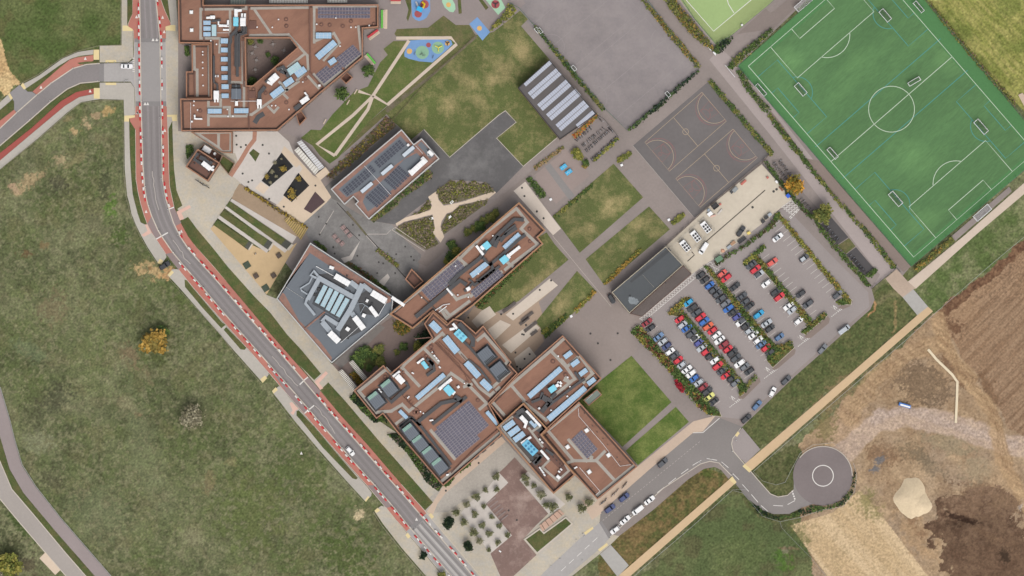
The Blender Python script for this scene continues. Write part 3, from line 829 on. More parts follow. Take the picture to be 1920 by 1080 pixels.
# kerb lines
for nm, pts in (('kerb', RL[1:]), ('kerb', RR[1:])):
 mb = MB()
 mb.kerb(WP(pts), 0.42, 0.0, 0.11, M_KERB)
 struct(nm, mb, mr)
for pts in (LO[:5], LO[5:9], LO[11:17], LO[16:21], LO[21:32], RO[:4], RO[6:8], RO[11:16], LO[31:], RO[27:]):
 mb = MB()
 mb.kerb(WP(pts), 0.18, 0.0, 0.10, M_KERB)
 struct('kerb', mb, mr)
# grey tarmac where side crossings pass over the cycle lanes
for p in ([(276.5, 419), (284, 406), (303, 443), (293, 449.5)], [(317.5, 393), (326.6, 390), (340, 418), (329, 424)], [(311, 476), (323, 474), (343, 498), (334.5, 505.5)], [(501, 683), (503, 679), (536, 719), (578, 767), (571, 775.5), (540, 741)], [(569, 713), (578, 706.5), (601, 733), (596, 746.5)], [(689, 910), (701, 909.5), (735, 949), (724, 953)]):
 slab('crossing_path', p, 0.058, mat('crossing tarmac', (150, 134, 132), 0.9, 0.05, 1, 0.05, 0.1))
line_thing('road_marking', mr, [[(317.3, 391.8), (326.6, 388.5)], [(293, 448.3), (315, 436)], [(570, 713), (577.5, 707)], [(562, 721), (570, 713.5)], [(571, 775), (589, 760)]], 0.45, 0.09, M_WHITE)
# zig-zag lines on the approaches to the school crossings
for z in ([(285.6, 321), (286, 330), (288.5, 338), (288, 347), (290, 356), (291.5, 370), (293, 378), (298, 394)], [(324, 450), (332, 460), (338, 470), (342, 473), (345, 484), (350, 488), (357, 495)], [(510, 668), (520, 679), (525, 686), (532, 692), (538, 703), (546, 710), (552, 718), (559, 724)], [(591, 761), (600, 770), (604, 778), (612, 785), (618, 797), (622, 802), (628, 813)]):
 line_thing('road_marking', mr, [z], 0.24, 0.075, M_WORN, True)
line_thing('road_marking', mr, dashes((249.5, 108), (249.5, 135), 2.2, 2.0) + dashes((251.5, 108), (251.5, 135), 2.2, 2.0), 0.3, 0.09, M_WHITE)
mb = MB()
for (x, y) in ((287, 75), (294, 75), (272, 195), (277, 195), (256, 32), (305, 33), (258, 212), (308, 60), (258, 211), (309, 245), (274, 397), (340, 434), (565, 850), (160, 110), (77, 164), (169, 171), (806, 983), (781, 974)):
 X, Y = W(x, y)
 mb.flat([(X - .55, Y - .45), (X + .55, Y - .45), (X, Y + .75)], 0.088, M_WHITE)
struct('road_marking', mb, mr)
# ------------------------------------------------------------------ pavements and verges along the main road
slab('pavement', [(228, -30), (238.5, -30), (238.5, 48), (249, 55), (250, 108), (240, 117), (187, 117), (187, 86), (228, 85)], 0.12, M_STONE)
slab('pavement', [(187, 155), (245, 155), (252, 165), (253, 214), (242, 222), (243, 274), (245, 318), (248.7, 363), (253, 381), (257.8, 399), (263.7, 417), (272, 421), (276, 421), (284, 437), (293, 450), (311, 477), (312, 482), (304, 494), (297, 494), (277, 464), (264.4, 441), (254.8, 421.5), (246.7, 401), (243, 383), (238.5, 367), (234, 318), (233, 224), (232, 187), (187, 186)], 0.12, M_PAVE)
slab('pavement', [(314, 515.6), (323, 505), (332, 504.4), (337, 508), (363, 541), (422, 608.5), (469, 660), (502, 696), (504, 702), (492, 717), (440, 658.5), (336, 539)], 0.12, M_PAVE)
slab('pavement', [(510, 734), (523, 724), (528, 726), (540, 742.5), (589, 799.5), (640, 858.5), (688, 912), (697, 924), (696, 930), (685, 940), (647, 898.6), (595.5, 840), (554, 791)], 0.12, M_PAVE)
slab('pavement', [(702, 958), (715, 948), (724, 951), (759, 994.5), (823, 1071), (850, 1103), (830, 1103), (798, 1079), (753, 1027), (718, 982)], 0.12, M_STONE)
slab('pavement', [(302, -30), (329, -30), (333, 40), (333, 57), (311, 57), (320, 46)], 0.075, M_PAVE)
for p in ([(239, 0), (248.5, 0), (248.3, 26), (240.5, 43), (239, 43)], [(302.5, -5), (314, -5), (320, 43), (309.5, 20)], [(243, 231), (244, 228), (253.6, 244), (254, 304), (254.6, 338), (258.5, 362), (263.5, 383), (269, 402), (275, 418), (272, 420.5), (264, 416), (258, 399), (253.5, 381), (249, 363), (245.3, 318), (244.3, 274)],
   [(323, 227), (316, 242), (317, 311), (318.6, 348), (323.4, 372), (330, 393), (342, 385.5), (331, 357), (326.5, 318.5), (324.5, 279)],
   [(338.5, 414.5), (352.6, 406.7), (369, 429), (400, 466), (427, 500), (476, 555), (507.4, 587), (539, 628), (565, 656), (602, 700.7), (589, 712.6), (544, 667), (507, 625), (461, 570), (416.5, 518), (400.5, 499), (368, 463), (353, 443)],
   [(601, 731), (615.6, 717), (648, 752.6), (711, 827), (743.7, 864), (797, 925), (811.9, 942), (797, 957), (753, 908), (689.5, 834), (640.7, 780)],
   [(346, 524), (351, 526), (363.5, 542), (416, 604), (423, 609), (415, 615.5), (380, 577.5), (347, 538)], [(419.5, 618.5), (424, 613), (462, 652), (459, 656), (451, 655)],
   [(556, 771), (560, 769), (590, 801), (640, 860), (671, 896), (668, 899), (661, 897), (606, 840), (564, 788), (556, 779)]):
 slab('verge_lawn', p, 0.13, M_VERGE)
for p in ([(230, 48), (238.5, 48), (249, 55), (249, 58), (230, 58)], [(310.5, 50), (320, 47), (329, 47), (329, 58), (310.5, 57)], [(175.5, 93), (186, 93), (186, 112), (175.5, 112)], [(176, 165), (187, 165), (187, 185), (176, 185)], [(198, 112.5), (218, 112.5), (218, 117), (198, 117)], [(198, 155), (218, 155), (218, 159.5), (198, 159.5)], [(233, 217), (253, 216), (253, 220), (242, 222), (242, 228), (233, 228)], [(313.5, 215.5), (332, 215), (332, 227), (323.5, 227), (322, 219), (313.5, 219)],
   [(295, 493), (300, 485), (306, 489), (303, 496)], [(314.5, 515), (322, 506.5), (326, 511), (318, 519)], [(488, 711), (497, 704), (501, 709), (492.5, 718)], [(510, 733), (517, 726), (521, 731), (513, 738)], [(684, 938), (690, 930), (693, 932), (686, 941)], [(702, 957.5), (708, 952), (713, 957), (706, 962)], [(760, 1003), (765, 999), (770, 1006), (765, 1010)], [(804, 965), (808, 962), (814, 969), (809, 973)],
   [(39, 160), (43, 155), (49, 165), (45, 168)], [(15, 177), (18, 174), (24, 184), (20, 187)], [(1094.6, 998.7), (1111, 987.5), (1113, 991), (1098, 1003)], [(1121, 1030.5), (1138, 1018), (1140, 1022), (1125, 1034)], [(1396.5, 870), (1410, 881), (1405, 886), (1392, 874)], [(1367, 899), (1373, 893), (1381, 904), (1377, 908)], [(1378, 816), (1383, 809), (1387, 812), (1382, 819)]):
 slab('tactile_pavement', p, 0.142, M_TACT)
for p in ([(331, 397), (355, 384.5), (358, 389), (340, 399), (345, 410), (337.5, 413.5)], [(272, 421), (275.5, 420.5), (283.5, 437), (270, 444), (265, 440.5), (277, 433)], [(590, 715.5), (611, 696), (615, 700), (598, 718), (606, 728), (600, 731)], [(544.5, 774.5), (549, 770), (543, 756), (547, 753.5), (560, 766.5), (554, 770), (550, 778)]):
 slab('crossing_pavement', p, 0.135, M_PINK)
# ------------------------------------------------------------------ side road at the upper-left
WU = [(-40, 272), (0, 240.5), (31.6, 211), (69, 178), (95.7, 156), (136.5, 128.5), (163, 120.5), (187, 119)]
WLo = [(-40, 306), (0, 273), (55, 226), (93.7, 191.6), (126, 167), (150.7, 156), (187, 152.5)]
slab('side_road', WU + list(reversed(WLo)), 0.07, M_ROAD)
sr = bpy.data.objects['side_road']
for pts in (WU, WLo):
 mb = MB()
 mb.kerb(WP(pts), 0.4, 0.0, 0.10, M_KERB)
 struct('kerb', mb, sr)
slab('cycle_lane_path', [(175, 103), (142.6, 108), (130, 112.5), (112, 127), (61, 171.5), (69, 178), (95.7, 156), (136.5, 128.5), (150, 123), (175, 114)], 0.06, M_REDL)
slab('cycle_lane_path', [(26.5, 205.5), (-40, 257), (-40, 272), (0, 240.5), (31, 212)], 0.06, M_REDL)
slab('cycle_lane_path', [(176, 165.5), (142.6, 173), (114, 190), (61, 238.5), (0, 287), (-40, 318), (-40, 332), (0, 300.6), (61, 249), (122, 198), (148.7, 181.5), (176, 176)], 0.06, M_REDL2)
slab('drive_road', [(16, 176), (36.7, 159), (47, 167), (52, 172), (60, 172), (69, 178), (31.6, 211), (26.5, 206), (26.5, 190)], 0.065, mat('drive asphalt', (150, 146, 146), 0.9, 0.05, 1, 0.05, 0.1))
slab('pavement', [(175, 93), (146, 97.5), (117, 110), (73, 141.7), (39, 160), (47, 168), (112.5, 122), (133, 110), (150, 104.5), (175, 102)], 0.12, M_PAVE)
slab('pavement', [(176, 176.5), (148.7, 182), (122, 198.5), (61, 249.5), (0, 301), (-40, 332.5), (-40, 350), (0, 317), (71, 259.5), (126, 211), (151, 192), (176, 187.5), (187, 186), (187, 165)], 0.12, M_PAVE)
slab('pavement', [(16, 177), (0, 192), (-40, 222), (-40, 236), (0, 206), (22, 187)], 0.12, M_PAVE)
for p in ([(129, 112), (112, 127), (61, 170), (52, 171.5), (47, 167), (113, 123)], [(186, 154), (151, 158), (127, 169), (94.5, 193), (55, 228), (0, 275), (-40, 308), (-40, 317), (0, 286), (61, 237.5), (114, 189), (142.6, 172.5), (186, 164)], [(22, 188), (0, 207), (-40, 237), (-40, 256), (26, 204), (26.5, 192)]):
 slab('verge_lawn', p, 0.13, M_VERGE)
slab('verge_path', [(145, 118), (160, 115.5), (186, 115), (186, 118), (150, 121)], 0.13, M_ROUGHG)
# ------------------------------------------------------------------ path and lane at the lower-left
PR = [(-3, 700), (0, 728), (16.7, 783.7), (27.8, 828), (40.7, 872.6), (66.7, 913), (111, 969), (155.6, 1020.7), (207.4, 1080), (225, 1102)]
PL = [(-14, 760), (0, 819), (18.5, 880), (44, 924), (100, 991), (178, 1080), (197, 1102)]
slab('lane_path', PR + list(reversed(PL)), 0.08, mat('mauve lane asphalt', (158, 146, 144), 0.9, 0.05, 1, 0.05, 0.06))
QR = [(-20, 830), (0, 865), (22, 917), (63, 965), (122, 1035.6), (159, 1078), (180, 1102)]
QL = [(-30, 890), (0, 935.6), (37, 980), (81.5, 1032), (122, 1078), (140, 1102)]
slab('lane_road', QR + list(reversed(QL)), 0.07, mat('pale lane asphalt', (172, 164, 157), 0.9, 0.05, 1, 0.05, 0.06))
for pts in (QR, QL):
 mb = MB()
 mb.kerb(WP(pts), 0.35, 0, 0.1, M_KERB)
 struct('kerb', mb, bpy.data.objects['lane_road'])
slab('verge_lawn', [(-20, 770), (0, 821), (18, 882), (43, 925), (99, 992), (177, 1081), (196, 1103), (182, 1103), (160, 1078), (123, 1035), (64, 964), (23, 916), (1, 865), (-20, 826)], 0.05, M_VERGE)
slab('refuse_pavement', [(85, 1035.6), (113, 1069), (103.7, 1078), (74, 1046.7)], 0.11, M_CREAM)
# ------------------------------------------------------------------ estate road, turning head, cream path
ER = [(1126, 961.5), (1218.5, 880), (1300, 811), (1318, 810), (1348, 783), (1392, 800), (1389, 803), (1374, 822), (1371.7, 832), (1374.6, 845.6), (1401, 876), (1421, 899.6), (1444.6, 926), (1459, 931.7), (1476.7, 928.7), (1488, 918.5), (1488.5, 900)]
E2 = arc(1543, 892, 55, 172, 400, 40)
E3 = [(1560, 945), (1540, 945), (1523, 945.5), (1503, 952), (1479.6, 963.7), (1450, 964), (1430, 956.5), (1401, 934.6), (1380, 908), (1371.7, 892), (1348, 868), (1331, 864.8), (1313, 870), (1290, 885), (1243, 916), (1161, 991), (1144, 1007), (1124, 982)]
slab('estate_road', ER + E2 + E3, 0.075, M_ROAD2)
er = bpy.data.objects['estate_road']
slab('turning_head_road', arc(1543, 892, 56, 0, 360, 48)[:-1], 0.079, mat('turning head asphalt', (132, 122, 121), 0.9, 0.05, 1, 0.07, 0.08))
line_thing('road_marking', er, [arc(1543, 892, 19.5, 0, 360, 40)], 0.32, 0.09, M_WHITE)
line_thing('road_marking', er, dashes((1485, 920), (1491, 938), 3.0, 1.8), 0.55, 0.09, M_WHITE)
seg = [((1148.5, 994), (1163, 982.5)), ((1169, 977), (1183.5, 965.5)), ((1191, 959), (1205.5, 948)), ((1212.7, 941), (1226, 930)), ((1232, 924), (1245.4, 913.5)), ((1253.5, 907), (1267.5, 896)), ((1277, 888.7), (1290.6, 879)), ((1298.7, 872.4), (1314.8, 863)), ((1325, 859.6), (1344.5, 863)), ((1352.7, 866), (1365.8, 876.8)), ((1374, 888), (1385.7, 899.5)), ((1392, 908.3), (1403.8, 921.4)), ((1408.7, 927), (1421.3, 941.8)), ((1427, 947.7), (1440, 959)), ((1449.8, 947.7), (1468, 948.6)), ((1476.7, 946), (1490.7, 938.4))]
line_thing('road_marking', er, [[a, b] for a, b in seg], 0.22, 0.09, M_WHITE)
line_thing('road_marking', er, dashes((1130, 976), (1312, 828), 3.5, 3.5), 0.16, 0.09, M_WORN)
line_thing('road_marking', er, [[(1299, 811.5), (1318, 811), (1349, 784)]], 0.25, 0.09, M_WHITE)
slab('apron_pavement', [(1372.5, 829.6), (1376, 820), (1392, 802), (1425.6, 842.7), (1398, 869), (1374.6, 846.5)], 0.11, M_ASPH)
slab('verge_pavement', [(1144, 1007), (1161, 991), (1243, 916), (1290, 885), (1313, 870), (1331, 865), (1348, 868), (1371.7, 892), (1366, 898), (1352, 881), (1340, 875.5), (1320, 879), (1290, 899), (1226, 955), (1161, 1005), (1150, 1013)], 0.11, M_PATH)
for pts in ([(1144, 1007), (1161, 991), (1243, 916), (1290, 885), (1313, 870), (1331, 864.8), (1348, 868), (1371.7, 892)], ER[6:16], E2[8:34]):
 mb = MB()
 mb.kerb(WP(pts), 0.3, 0.0, 0.12, M_KERB)
 struct('kerb', mb, er)
slab('setts_road', [(1124, 980), (1143, 1009), (1122, 1031), (1062, 1082), (1040, 1105), (985, 1105), (1013, 1080), (1030, 1063), (1092.5, 1005)], 0.10, M_JUNC)
slab('band_road', [(1123, 979), (1128, 977), (1147, 1005), (1141, 1009.5)], 0.108, M_BAND)
line_thing('road_marking', er, dashes((1120, 1008), (1046, 1076), 12, 8), 0.2, 0.112, M_WHITE)
slab('pavement', [(1143, 1009), (1150, 1003), (1161, 1005), (1145, 1021), (1124, 1039), (1060, 1090), (1040, 1105), (1062, 1082), (1122, 1031)], 0.12, M_STONE)
slab('crossing_path', [(1125, 1039), (1145, 1021.7), (1179, 1060), (1158, 1082)], 0.09, M_CONC)
slab('tan_path', [(1140, 1104), (1159, 1080), (1371.7, 895), (1380, 905), (1182, 1080), (1160, 1104)], 0.09, M_TANP)
slab('tan_path', [(1396.5, 870), (1585, 709), (1720, 591), (1740, 575), (1749.5, 583.7), (1605, 710), (1409.6, 882)], 0.09, M_TANP)
slab('crossing_path', [(1692.5, 557.5), (1712.5, 542.5), (1740, 575), (1720, 591)], 0.10, M_CONC)
slab('light_path', [(1702.5, 528), (1810, 440), (1920, 343), (1960, 308), (1960, 330), (1920, 364), (1830, 440), (1717.5, 541)], 0.09, M_LPATH)
slab('light_path', [(1660, 522.5), (1681, 504.5), (1702.5, 528), (1717.5, 541), (1712.5, 542.5), (1692.5, 557.5), (1675, 541)], 0.085, mat('worn entrance path', (190, 170, 152), 0.9, 0.08, 1, 0.1, 0.1))
slab('buff_pavement', [(1300, 790), (1342, 779), (1318, 809), (1300, 811), (1218.5, 879.5), (1126, 961), (1100, 962), (1120, 938), (1196, 874)], 0.11, M_PINKP)
slab('setts_pavement', [(831, 912), (940, 818), (1037, 926), (1000, 958), (985, 880), (965, 857), (936, 886), (952, 905), (910, 944), (880, 930), (860, 945), (840, 960), (800, 962), (790, 945)], 0.09, M_STONE2)
slab('buff_pavement', [(800, 960), (831, 912), (940, 818), (948, 828), (835, 925), (820, 945), (812, 965)], 0.10, M_PINKP)
slab('buff_pavement', [(1090, 935), (1110, 975), (1128, 962), (1100, 940)], 0.10, M_PINKP)
# ------------------------------------------------------------------ buildings
M_ROOF = mat('terracotta roof membrane', (150, 111, 92), 0.85, 0.07, 0.9, 0.12, 0.14, streak=(0.67, 0.4), col2=(138, 100, 84), c2=0.55)
M_ROOFD = mat('brown roof membrane', (118, 86, 75), 0.85, 0.06, 0.7, 0.08, 0.12)
M_PARA = mat('copper parapet cap', (164, 118, 92), 0.6, 0.06, 0.8, 0.06, 0.1)
M_PARG = mat('gold edge trim', (188, 146, 92), 0.5, 0.05, 0.8, 0.05, 0.1)
M_BRICK = mat('buff brick wall', (150, 124, 104), 0.9, 0.12, 2.0, 0.06, 0.2)
M_WALK = mat('grey roof walkway', (172, 166, 157), 0.9, 0.08, 1.2, 0.08, 0.2)
M_GREYR = mat('grey roof sheet', (112, 118, 125), 0.8, 0.04, 0.8, 0.05, 0.1)
M_GRAVR = mat('orange gravel margin', (160, 116, 100), 0.9, 0.10, 1.2, 0.14, 0.3, col2=(140, 118, 110), c2=0.5)
M_PARW = mat('pale metal parapet', (196, 196, 194), 0.5, 0.04, 0.8, 0.04, 0.1)
M_DUCT = mat('dark grey duct', (74, 74, 76), 0.6, 0.08, 1.0, 0.08, 0.2)
M_DUCTL = mat('galvanised duct', (166, 174, 182), 0.5, 0.05, 1.0, 0.05, 0.2, metal=0.0)
M_UNIT = paint('white plant casing', (248, 248, 248), 0.4)
M_CYAN = paint('cyan plant casing', (130, 214, 236), 0.4)
M_PANE = mat('rooflight glazing', (164, 196, 222), 0.15, 0.03, 0.5, 0.05, 0.2, spec=0.5)  # sky reflection painted into the pane colour, as in the other pale glazings
M_PANEG = mat('pale rooflight glazing', (176, 208, 214), 0.15, 0.03, 0.5, 0.05, 0.2, spec=0.5)
M_PANEW = mat('white rooflight glazing', (206, 216, 226), 0.2, 0.03, 0.5, 0.05, 0.2)
M_PANED = mat('grey green glazing', (128, 140, 130), 0.2, 0.04, 0.5, 0.06, 0.2)
M_FRAME = paint('rooflight frame', (196, 206, 216), 0.5)
M_KERBD = paint('dark upstand', (78, 80, 80), 0.7)
M_PV = mat('solar cell', (92, 88, 104), 0.25, 0.10, 0.4, 0.08, 0.1, spec=0.5)
M_PVD = mat('dark solar cell', (66, 70, 84), 0.25, 0.10, 0.4, 0.08, 0.1, spec=0.5)
M_PVF = paint('solar frame', (176, 172, 180), 0.5)
M_PVFD = paint('dark solar frame', (104, 108, 118), 0.5)
M_PVS = mat('silver solar sheet', (188, 194, 208), 0.35, 0.03, 0.6, 0.04, 0.1)
M_LOUV = paint('louvre slate', (100, 108, 118), 0.5)
M_LOUD = paint('louvre dark slot', (44, 48, 52), 0.7)
M_GREENG = mat('green tinted louvre glass', (150, 188, 172), 0.2, 0.04, 0.5, 0.05, 0.2)
M_BLACK = paint('black plant', (50, 50, 52), 0.6)
M_TIMB = mat('pale timber', (200, 176, 146), 0.8, 0.08, 1.0, 0.06, 0.2)
def K(ox, oy, s):
 return lambda *p: [(ox + a / s, oy + b / s) for a, b in p]
_win = []
def window_mesh():
 if not _win:
  mb = MB()
  mb.box(0, 0, 0, 2.4, .16, 1.5, 0, M_KERBD)
  for u in (-.56, .56):
   mb.box(u, -.06, .12, 1.0, .08, 1.26, 0, mat('window glass', (70, 82, 92), .1, 0, 1, 0, 1))
  _win.append(mb.mesh('window'))
 return _win[0]
class Building:
 def __init__(self, name, label, outline, h, roof=M_ROOF, para=M_PARA, wall=M_BRICK, holes=(), pw=0.45, ph=1.1, cat='building', trim=None):
  self.h = h
  cx = sum(p[0] for p in outline) / len(outline)
  cy = sum(p[1] for p in outline) / len(outline)
  X, Y = W(cx, cy)
  self.root = thing(name, label, cat, (X, Y, 0))
  P = ccw(WP(outline, h))
  H = [list(reversed(ccw(WP(q, h)))) for q in holes]
  mb = MB()
  mb.walls(P, -0.05, h, wall)
  for q in H:
   mb.walls(q, -0.05, h, wall)
  part('wall', mb, self.root)
  mb = MB()
  mb.flat(P, h, roof, H)
  part('roof', mb, self.root)
  mb = MB()
  mb.ring(P, pw, h + 0.004, h + ph, para)
  for q in H:
   # a courtyard is edged outside its own outline
   q2 = ccw(q)
   o = offset(q2, -pw)
   mb.ring(o, pw, h + 0.004, h + ph, para)
  part('parapet', mb, self.root)
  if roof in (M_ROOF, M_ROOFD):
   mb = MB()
   mb.ring(offset(P, pw + .02), 0.75, h + .002, h + .02, mat('shade darkened roof margin', (92, 72, 64), .9, .15, .8, .15, .3))  # dark membrane margin, with the parapet's shade painted into its colour
   part('shade_margin', mb, self.root)
  # windows storey by storey, each its own pane in a frame, on every long wall
  cnt, fl = 0, max(1, int(h / 3.2))
  for i in range(len(P)):
   a, b = Vector(P[i]), Vector(P[(i + 1) % len(P)])
   L = (b - a).length
   if L < 8 or h < 6 or cat != 'building':
    continue
   d = (b - a) / L
   k = int(L / 5.5)
   for j in range(k):
    for f in range(fl):
     if cnt < 96:
      p = a + d * (L * (j + .5) / k)
      o = link('window', window_mesh(), self.root, (p.x - X, p.y - Y, 1.0 + f * h / fl * .95), math.atan2(d.y, d.x))
      cnt += 1
  if trim:
   mb = MB()
   mb.ring(offset(P, -0.12), 0.14, h - 0.4, h + ph + 0.03, trim)
   part('edge_trim', mb, self.root)
 def w(self, p, dz=0.0):
  return W(p[0], p[1], self.h + dz)
 def patch(self, poly, m, z=0.03, name='roof_patch'):
  mb = MB()
  mb.prism(WP(poly, self.h), self.h + 0.002, self.h + z, m)
  part(name, mb, self.root)
 def walk(self, lines, w=1.1, m=None, z=0.05, name='walkway'):
  mb = MB()
  for k, q in enumerate(lines):
   pts = [self.w(p) for p in q]
   for i in range(len(pts) - 1):
    a, b = Vector(pts[i]), Vector(pts[i + 1])
    d = (b - a).normalized() * (w / 2)
    a2, b2 = a - d * (1 if i == 0 else 1), b + d
    mb.strip([tuple(a2), tuple(b2)], w, self.h + 0.002, self.h + z + 0.006 * ((i + 3 * k) % 7), m or M_WALK)
  part(name, mb, self.root)
 def ridge(self, lines, w=0.45, z=0.6, m=None, name='roof_upstand'):
  for q in lines:
   mb = MB()
   pts = [self.w(p) for p in q]
   mb.kerb(pts, w, self.h + 0.002, self.h + z, m or M_PARA)
   part(name, mb, self.root)
 def seg(self, a, b, dz=0.0):
  A, B = Vector(self.w(a, dz)), Vector(self.w(b, dz))
  d = B - A
  return (A + B) / 2, d.length, math.atan2(d.y, d.x)
 def light(self, a, b, wpx, pane=None, n=None, hgt=0.55, label=None):
  """Rooflight: dark upstand, framed glazing with bars; a and b are the ends of its centre line."""
  c, L, ang = self.seg(a, b, hgt)
  D = wpx * S
  mb = MB()
  mb.box(c.x, c.y, self.h, L + 0.35, D + 0.35, hgt, ang, M_KERBD)
  o = part('rooflight', mb, self.root, label=label)
  mb = MB()
  pane = pane or M_PANE
  n = n or max(2, int(round(L / 1.5)))
  u = Vector((math.cos(ang), math.sin(ang)))
  mb.box(c.x, c.y, self.h + hgt + 0.01, L, D, 0.10, ang, M_FRAME)
  m2 = 2 if D > 1.6 else 1
  v = Vector((-u.y, u.x))
  for i in range(n):
   for j in range(m2):
    q = c + u * (L * ((i + 0.5) / n - 0.5)) + v * (D * ((j + 0.5) / m2 - 0.5))
    mb.box(q.x, q.y, self.h + hgt + 0.112, L / n - 0.14, D / m2 - 0.14, 0.03, ang, pane)
  part('pane', mb, o)
 def unit(self, a, b, wpx, H=1.6, m=None, name='air_handler', fans=0, mfan=None, bev=0.12):
  c, L, ang = self.seg(a, b, H)
  mb = MB()
  D = wpx * S
  mb.box(c.x, c.y, self.h + 0.25, L, D, H, ang, m or M_UNIT, bev=bev)
  u = Vector((math.cos(ang), math.sin(ang)))
  v = Vector((-u.y, u.x))
  # panel joints and feet
  k = max(1, int(L / 1.6))
  for i in range(1, k):
   q = c + u * (L * (i / k - 0.5))
   mb.box(q.x, q.y, self.h + 0.25 + H + 0.004, 0.06, D * 0.96, 0.02, ang, M_FRAME)
  for s1 in (-1, 1):
   for s2 in (-1, 1):
    q = c + u * (s1 * L * 0.42) + v * (s2 * D * 0.4)
    mb.box(q.x, q.y, self.h, 0.2, 0.2, 0.25, ang, M_KERBD)
  o = part(name, mb, self.root)
  if fans:
   for i in range(fans):
    for j in range(2):
     q = c + u * (L * 0.78 * ((i + .5) / fans - .5)) + v * (D * (0.22 if j else -0.22))
     fb = MB()
     fb.cyl(q.x, q.y, self.h + H + 0.26, self.h + H + 0.42, min(0.5, D * 0.19), mfan or M_KERBD, n=12)
     part('fan', fb, o)
  return o
 def duct(self, pts, wpx, z=0.3, H=0.8, m=None, name='duct'):
  mb = MB()
  q = [self.w(p, z + H) for p in pts]
  wm = wpx * S
  m = m or M_DUCT
  if len(q) > 2:
   # rectangular duct swept with mitred bends
   L, R = side(q, wm / 2), side(q, -wm / 2)
  else:
   L, R = side(q, wm / 2), side(q, -wm / 2)
  z0, z1 = self.h + z, self.h + z + H
  n = len(q)
  for i in range(n - 1):
   mb.face([(*R[i], z1), (*R[i + 1], z1), (*L[i + 1], z1), (*L[i], z1)], m)
   mb.face([(*R[i], z0), (*R[i + 1], z0), (*R[i + 1], z1), (*R[i], z1)], m)
   mb.face([(*L[i + 1], z0), (*L[i], z0), (*L[i], z1), (*L[i + 1], z1)], m)
  for e, f in ((0, 1), (n - 1, -1)):
   mb.face([(*R[e], z0), (*R[e], z1), (*L[e], z1), (*L[e], z0)][::f], m)
  # flanges along the run
  for i in range(n - 1):
   a, b = Vector(q[i]), Vector(q[i + 1])
   l = (b - a).length
   k = int(l / 1.8)
   for j in range(1, k):
    p = a.lerp(b, j / k)
    mb.box(p.x, p.y, z0, 0.10, wm + 0.08, H + 0.03, math.atan2((b - a).y, (b - a).x), m)
  part(name, mb, self.root)
 def pipe(self, pts, r=0.12, z=0.35, m=None):
  mb = MB()
  q = [(*self.w(p, z), self.h + z) for p in pts]
  for i in range(len(q) - 1):
   mb.bar(q[i], q[i + 1], r, m or M_UNIT)
  part('pipe', mb, self.root)
 def vents(self, pts, r=0.32, H=0.6, m=None, ring=None):
  for p in pts:
   X, Y = self.w(p, H)
   mb = MB()
   if ring:
    mb.cyl(X, Y, self.h, self.h + 0.06, r * 2.3, ring, n=12)
   mb.cyl(X, Y, self.h, self.h + H, r * 0.7, M_DUCTL, n=8)
   mb.cyl(X, Y, self.h + H, self.h + H + 0.12, r, m or M_UNIT, r * 0.8, n=10)
   part('roof_vent', mb, self.root)
 def hatch(self, pts, s=6.0, ang=0.0, m=None):
  for p in pts:
   X, Y = self.w(p, 0.6)
   mb = MB()
   d = s * S
   mb.box(X, Y, self.h, d * 1.25, d * 1.25, 0.25, -ang, M_WALK)
   mb.box(X, Y, self.h + 0.25, d, d, 0.45, -ang, m or M_UNIT, bev=0.1)
   part('roof_hatch', mb, self.root)
 def pv(self, o, eu, ev, nu, nv, gap_u=0.12, gap_v=0.25, m=None, skip=lambda i, j: False, tilt=0.12):
  """Rows of panels: o corner px, eu and ev the full array edges (px vectors)."""
  O, U, V = Vector(o), Vector(eu), Vector(ev)
  m = m or M_PV
  for j in range(nv):
   mb = MB()
   for i in range(nu):
    if skip(i, j):
     if mb.v:
      part('solar_panel_row', mb, self.root)
      mb = MB()
     continue
    c = O + U * ((i + .5) / nu) + V * ((j + .5) / nv)
    X, Y = self.w(tuple(c), 0.3)
    ang = math.atan2(-U.y, U.x)
    L = U.length / nu * S * (1 - gap_u)
    D = V.length / nv * S * (1 - gap_v)
    mb.box(X, Y, self.h + 0.18, L, D, 0.06, ang, M_PVFD if m is M_PVD else M_PVF)
    mb.box(X, Y, self.h + 0.243, L - 0.11, D - 0.11, 0.012, ang, m)
   if mb.v:
    part('solar_panel_row', mb, self.root)
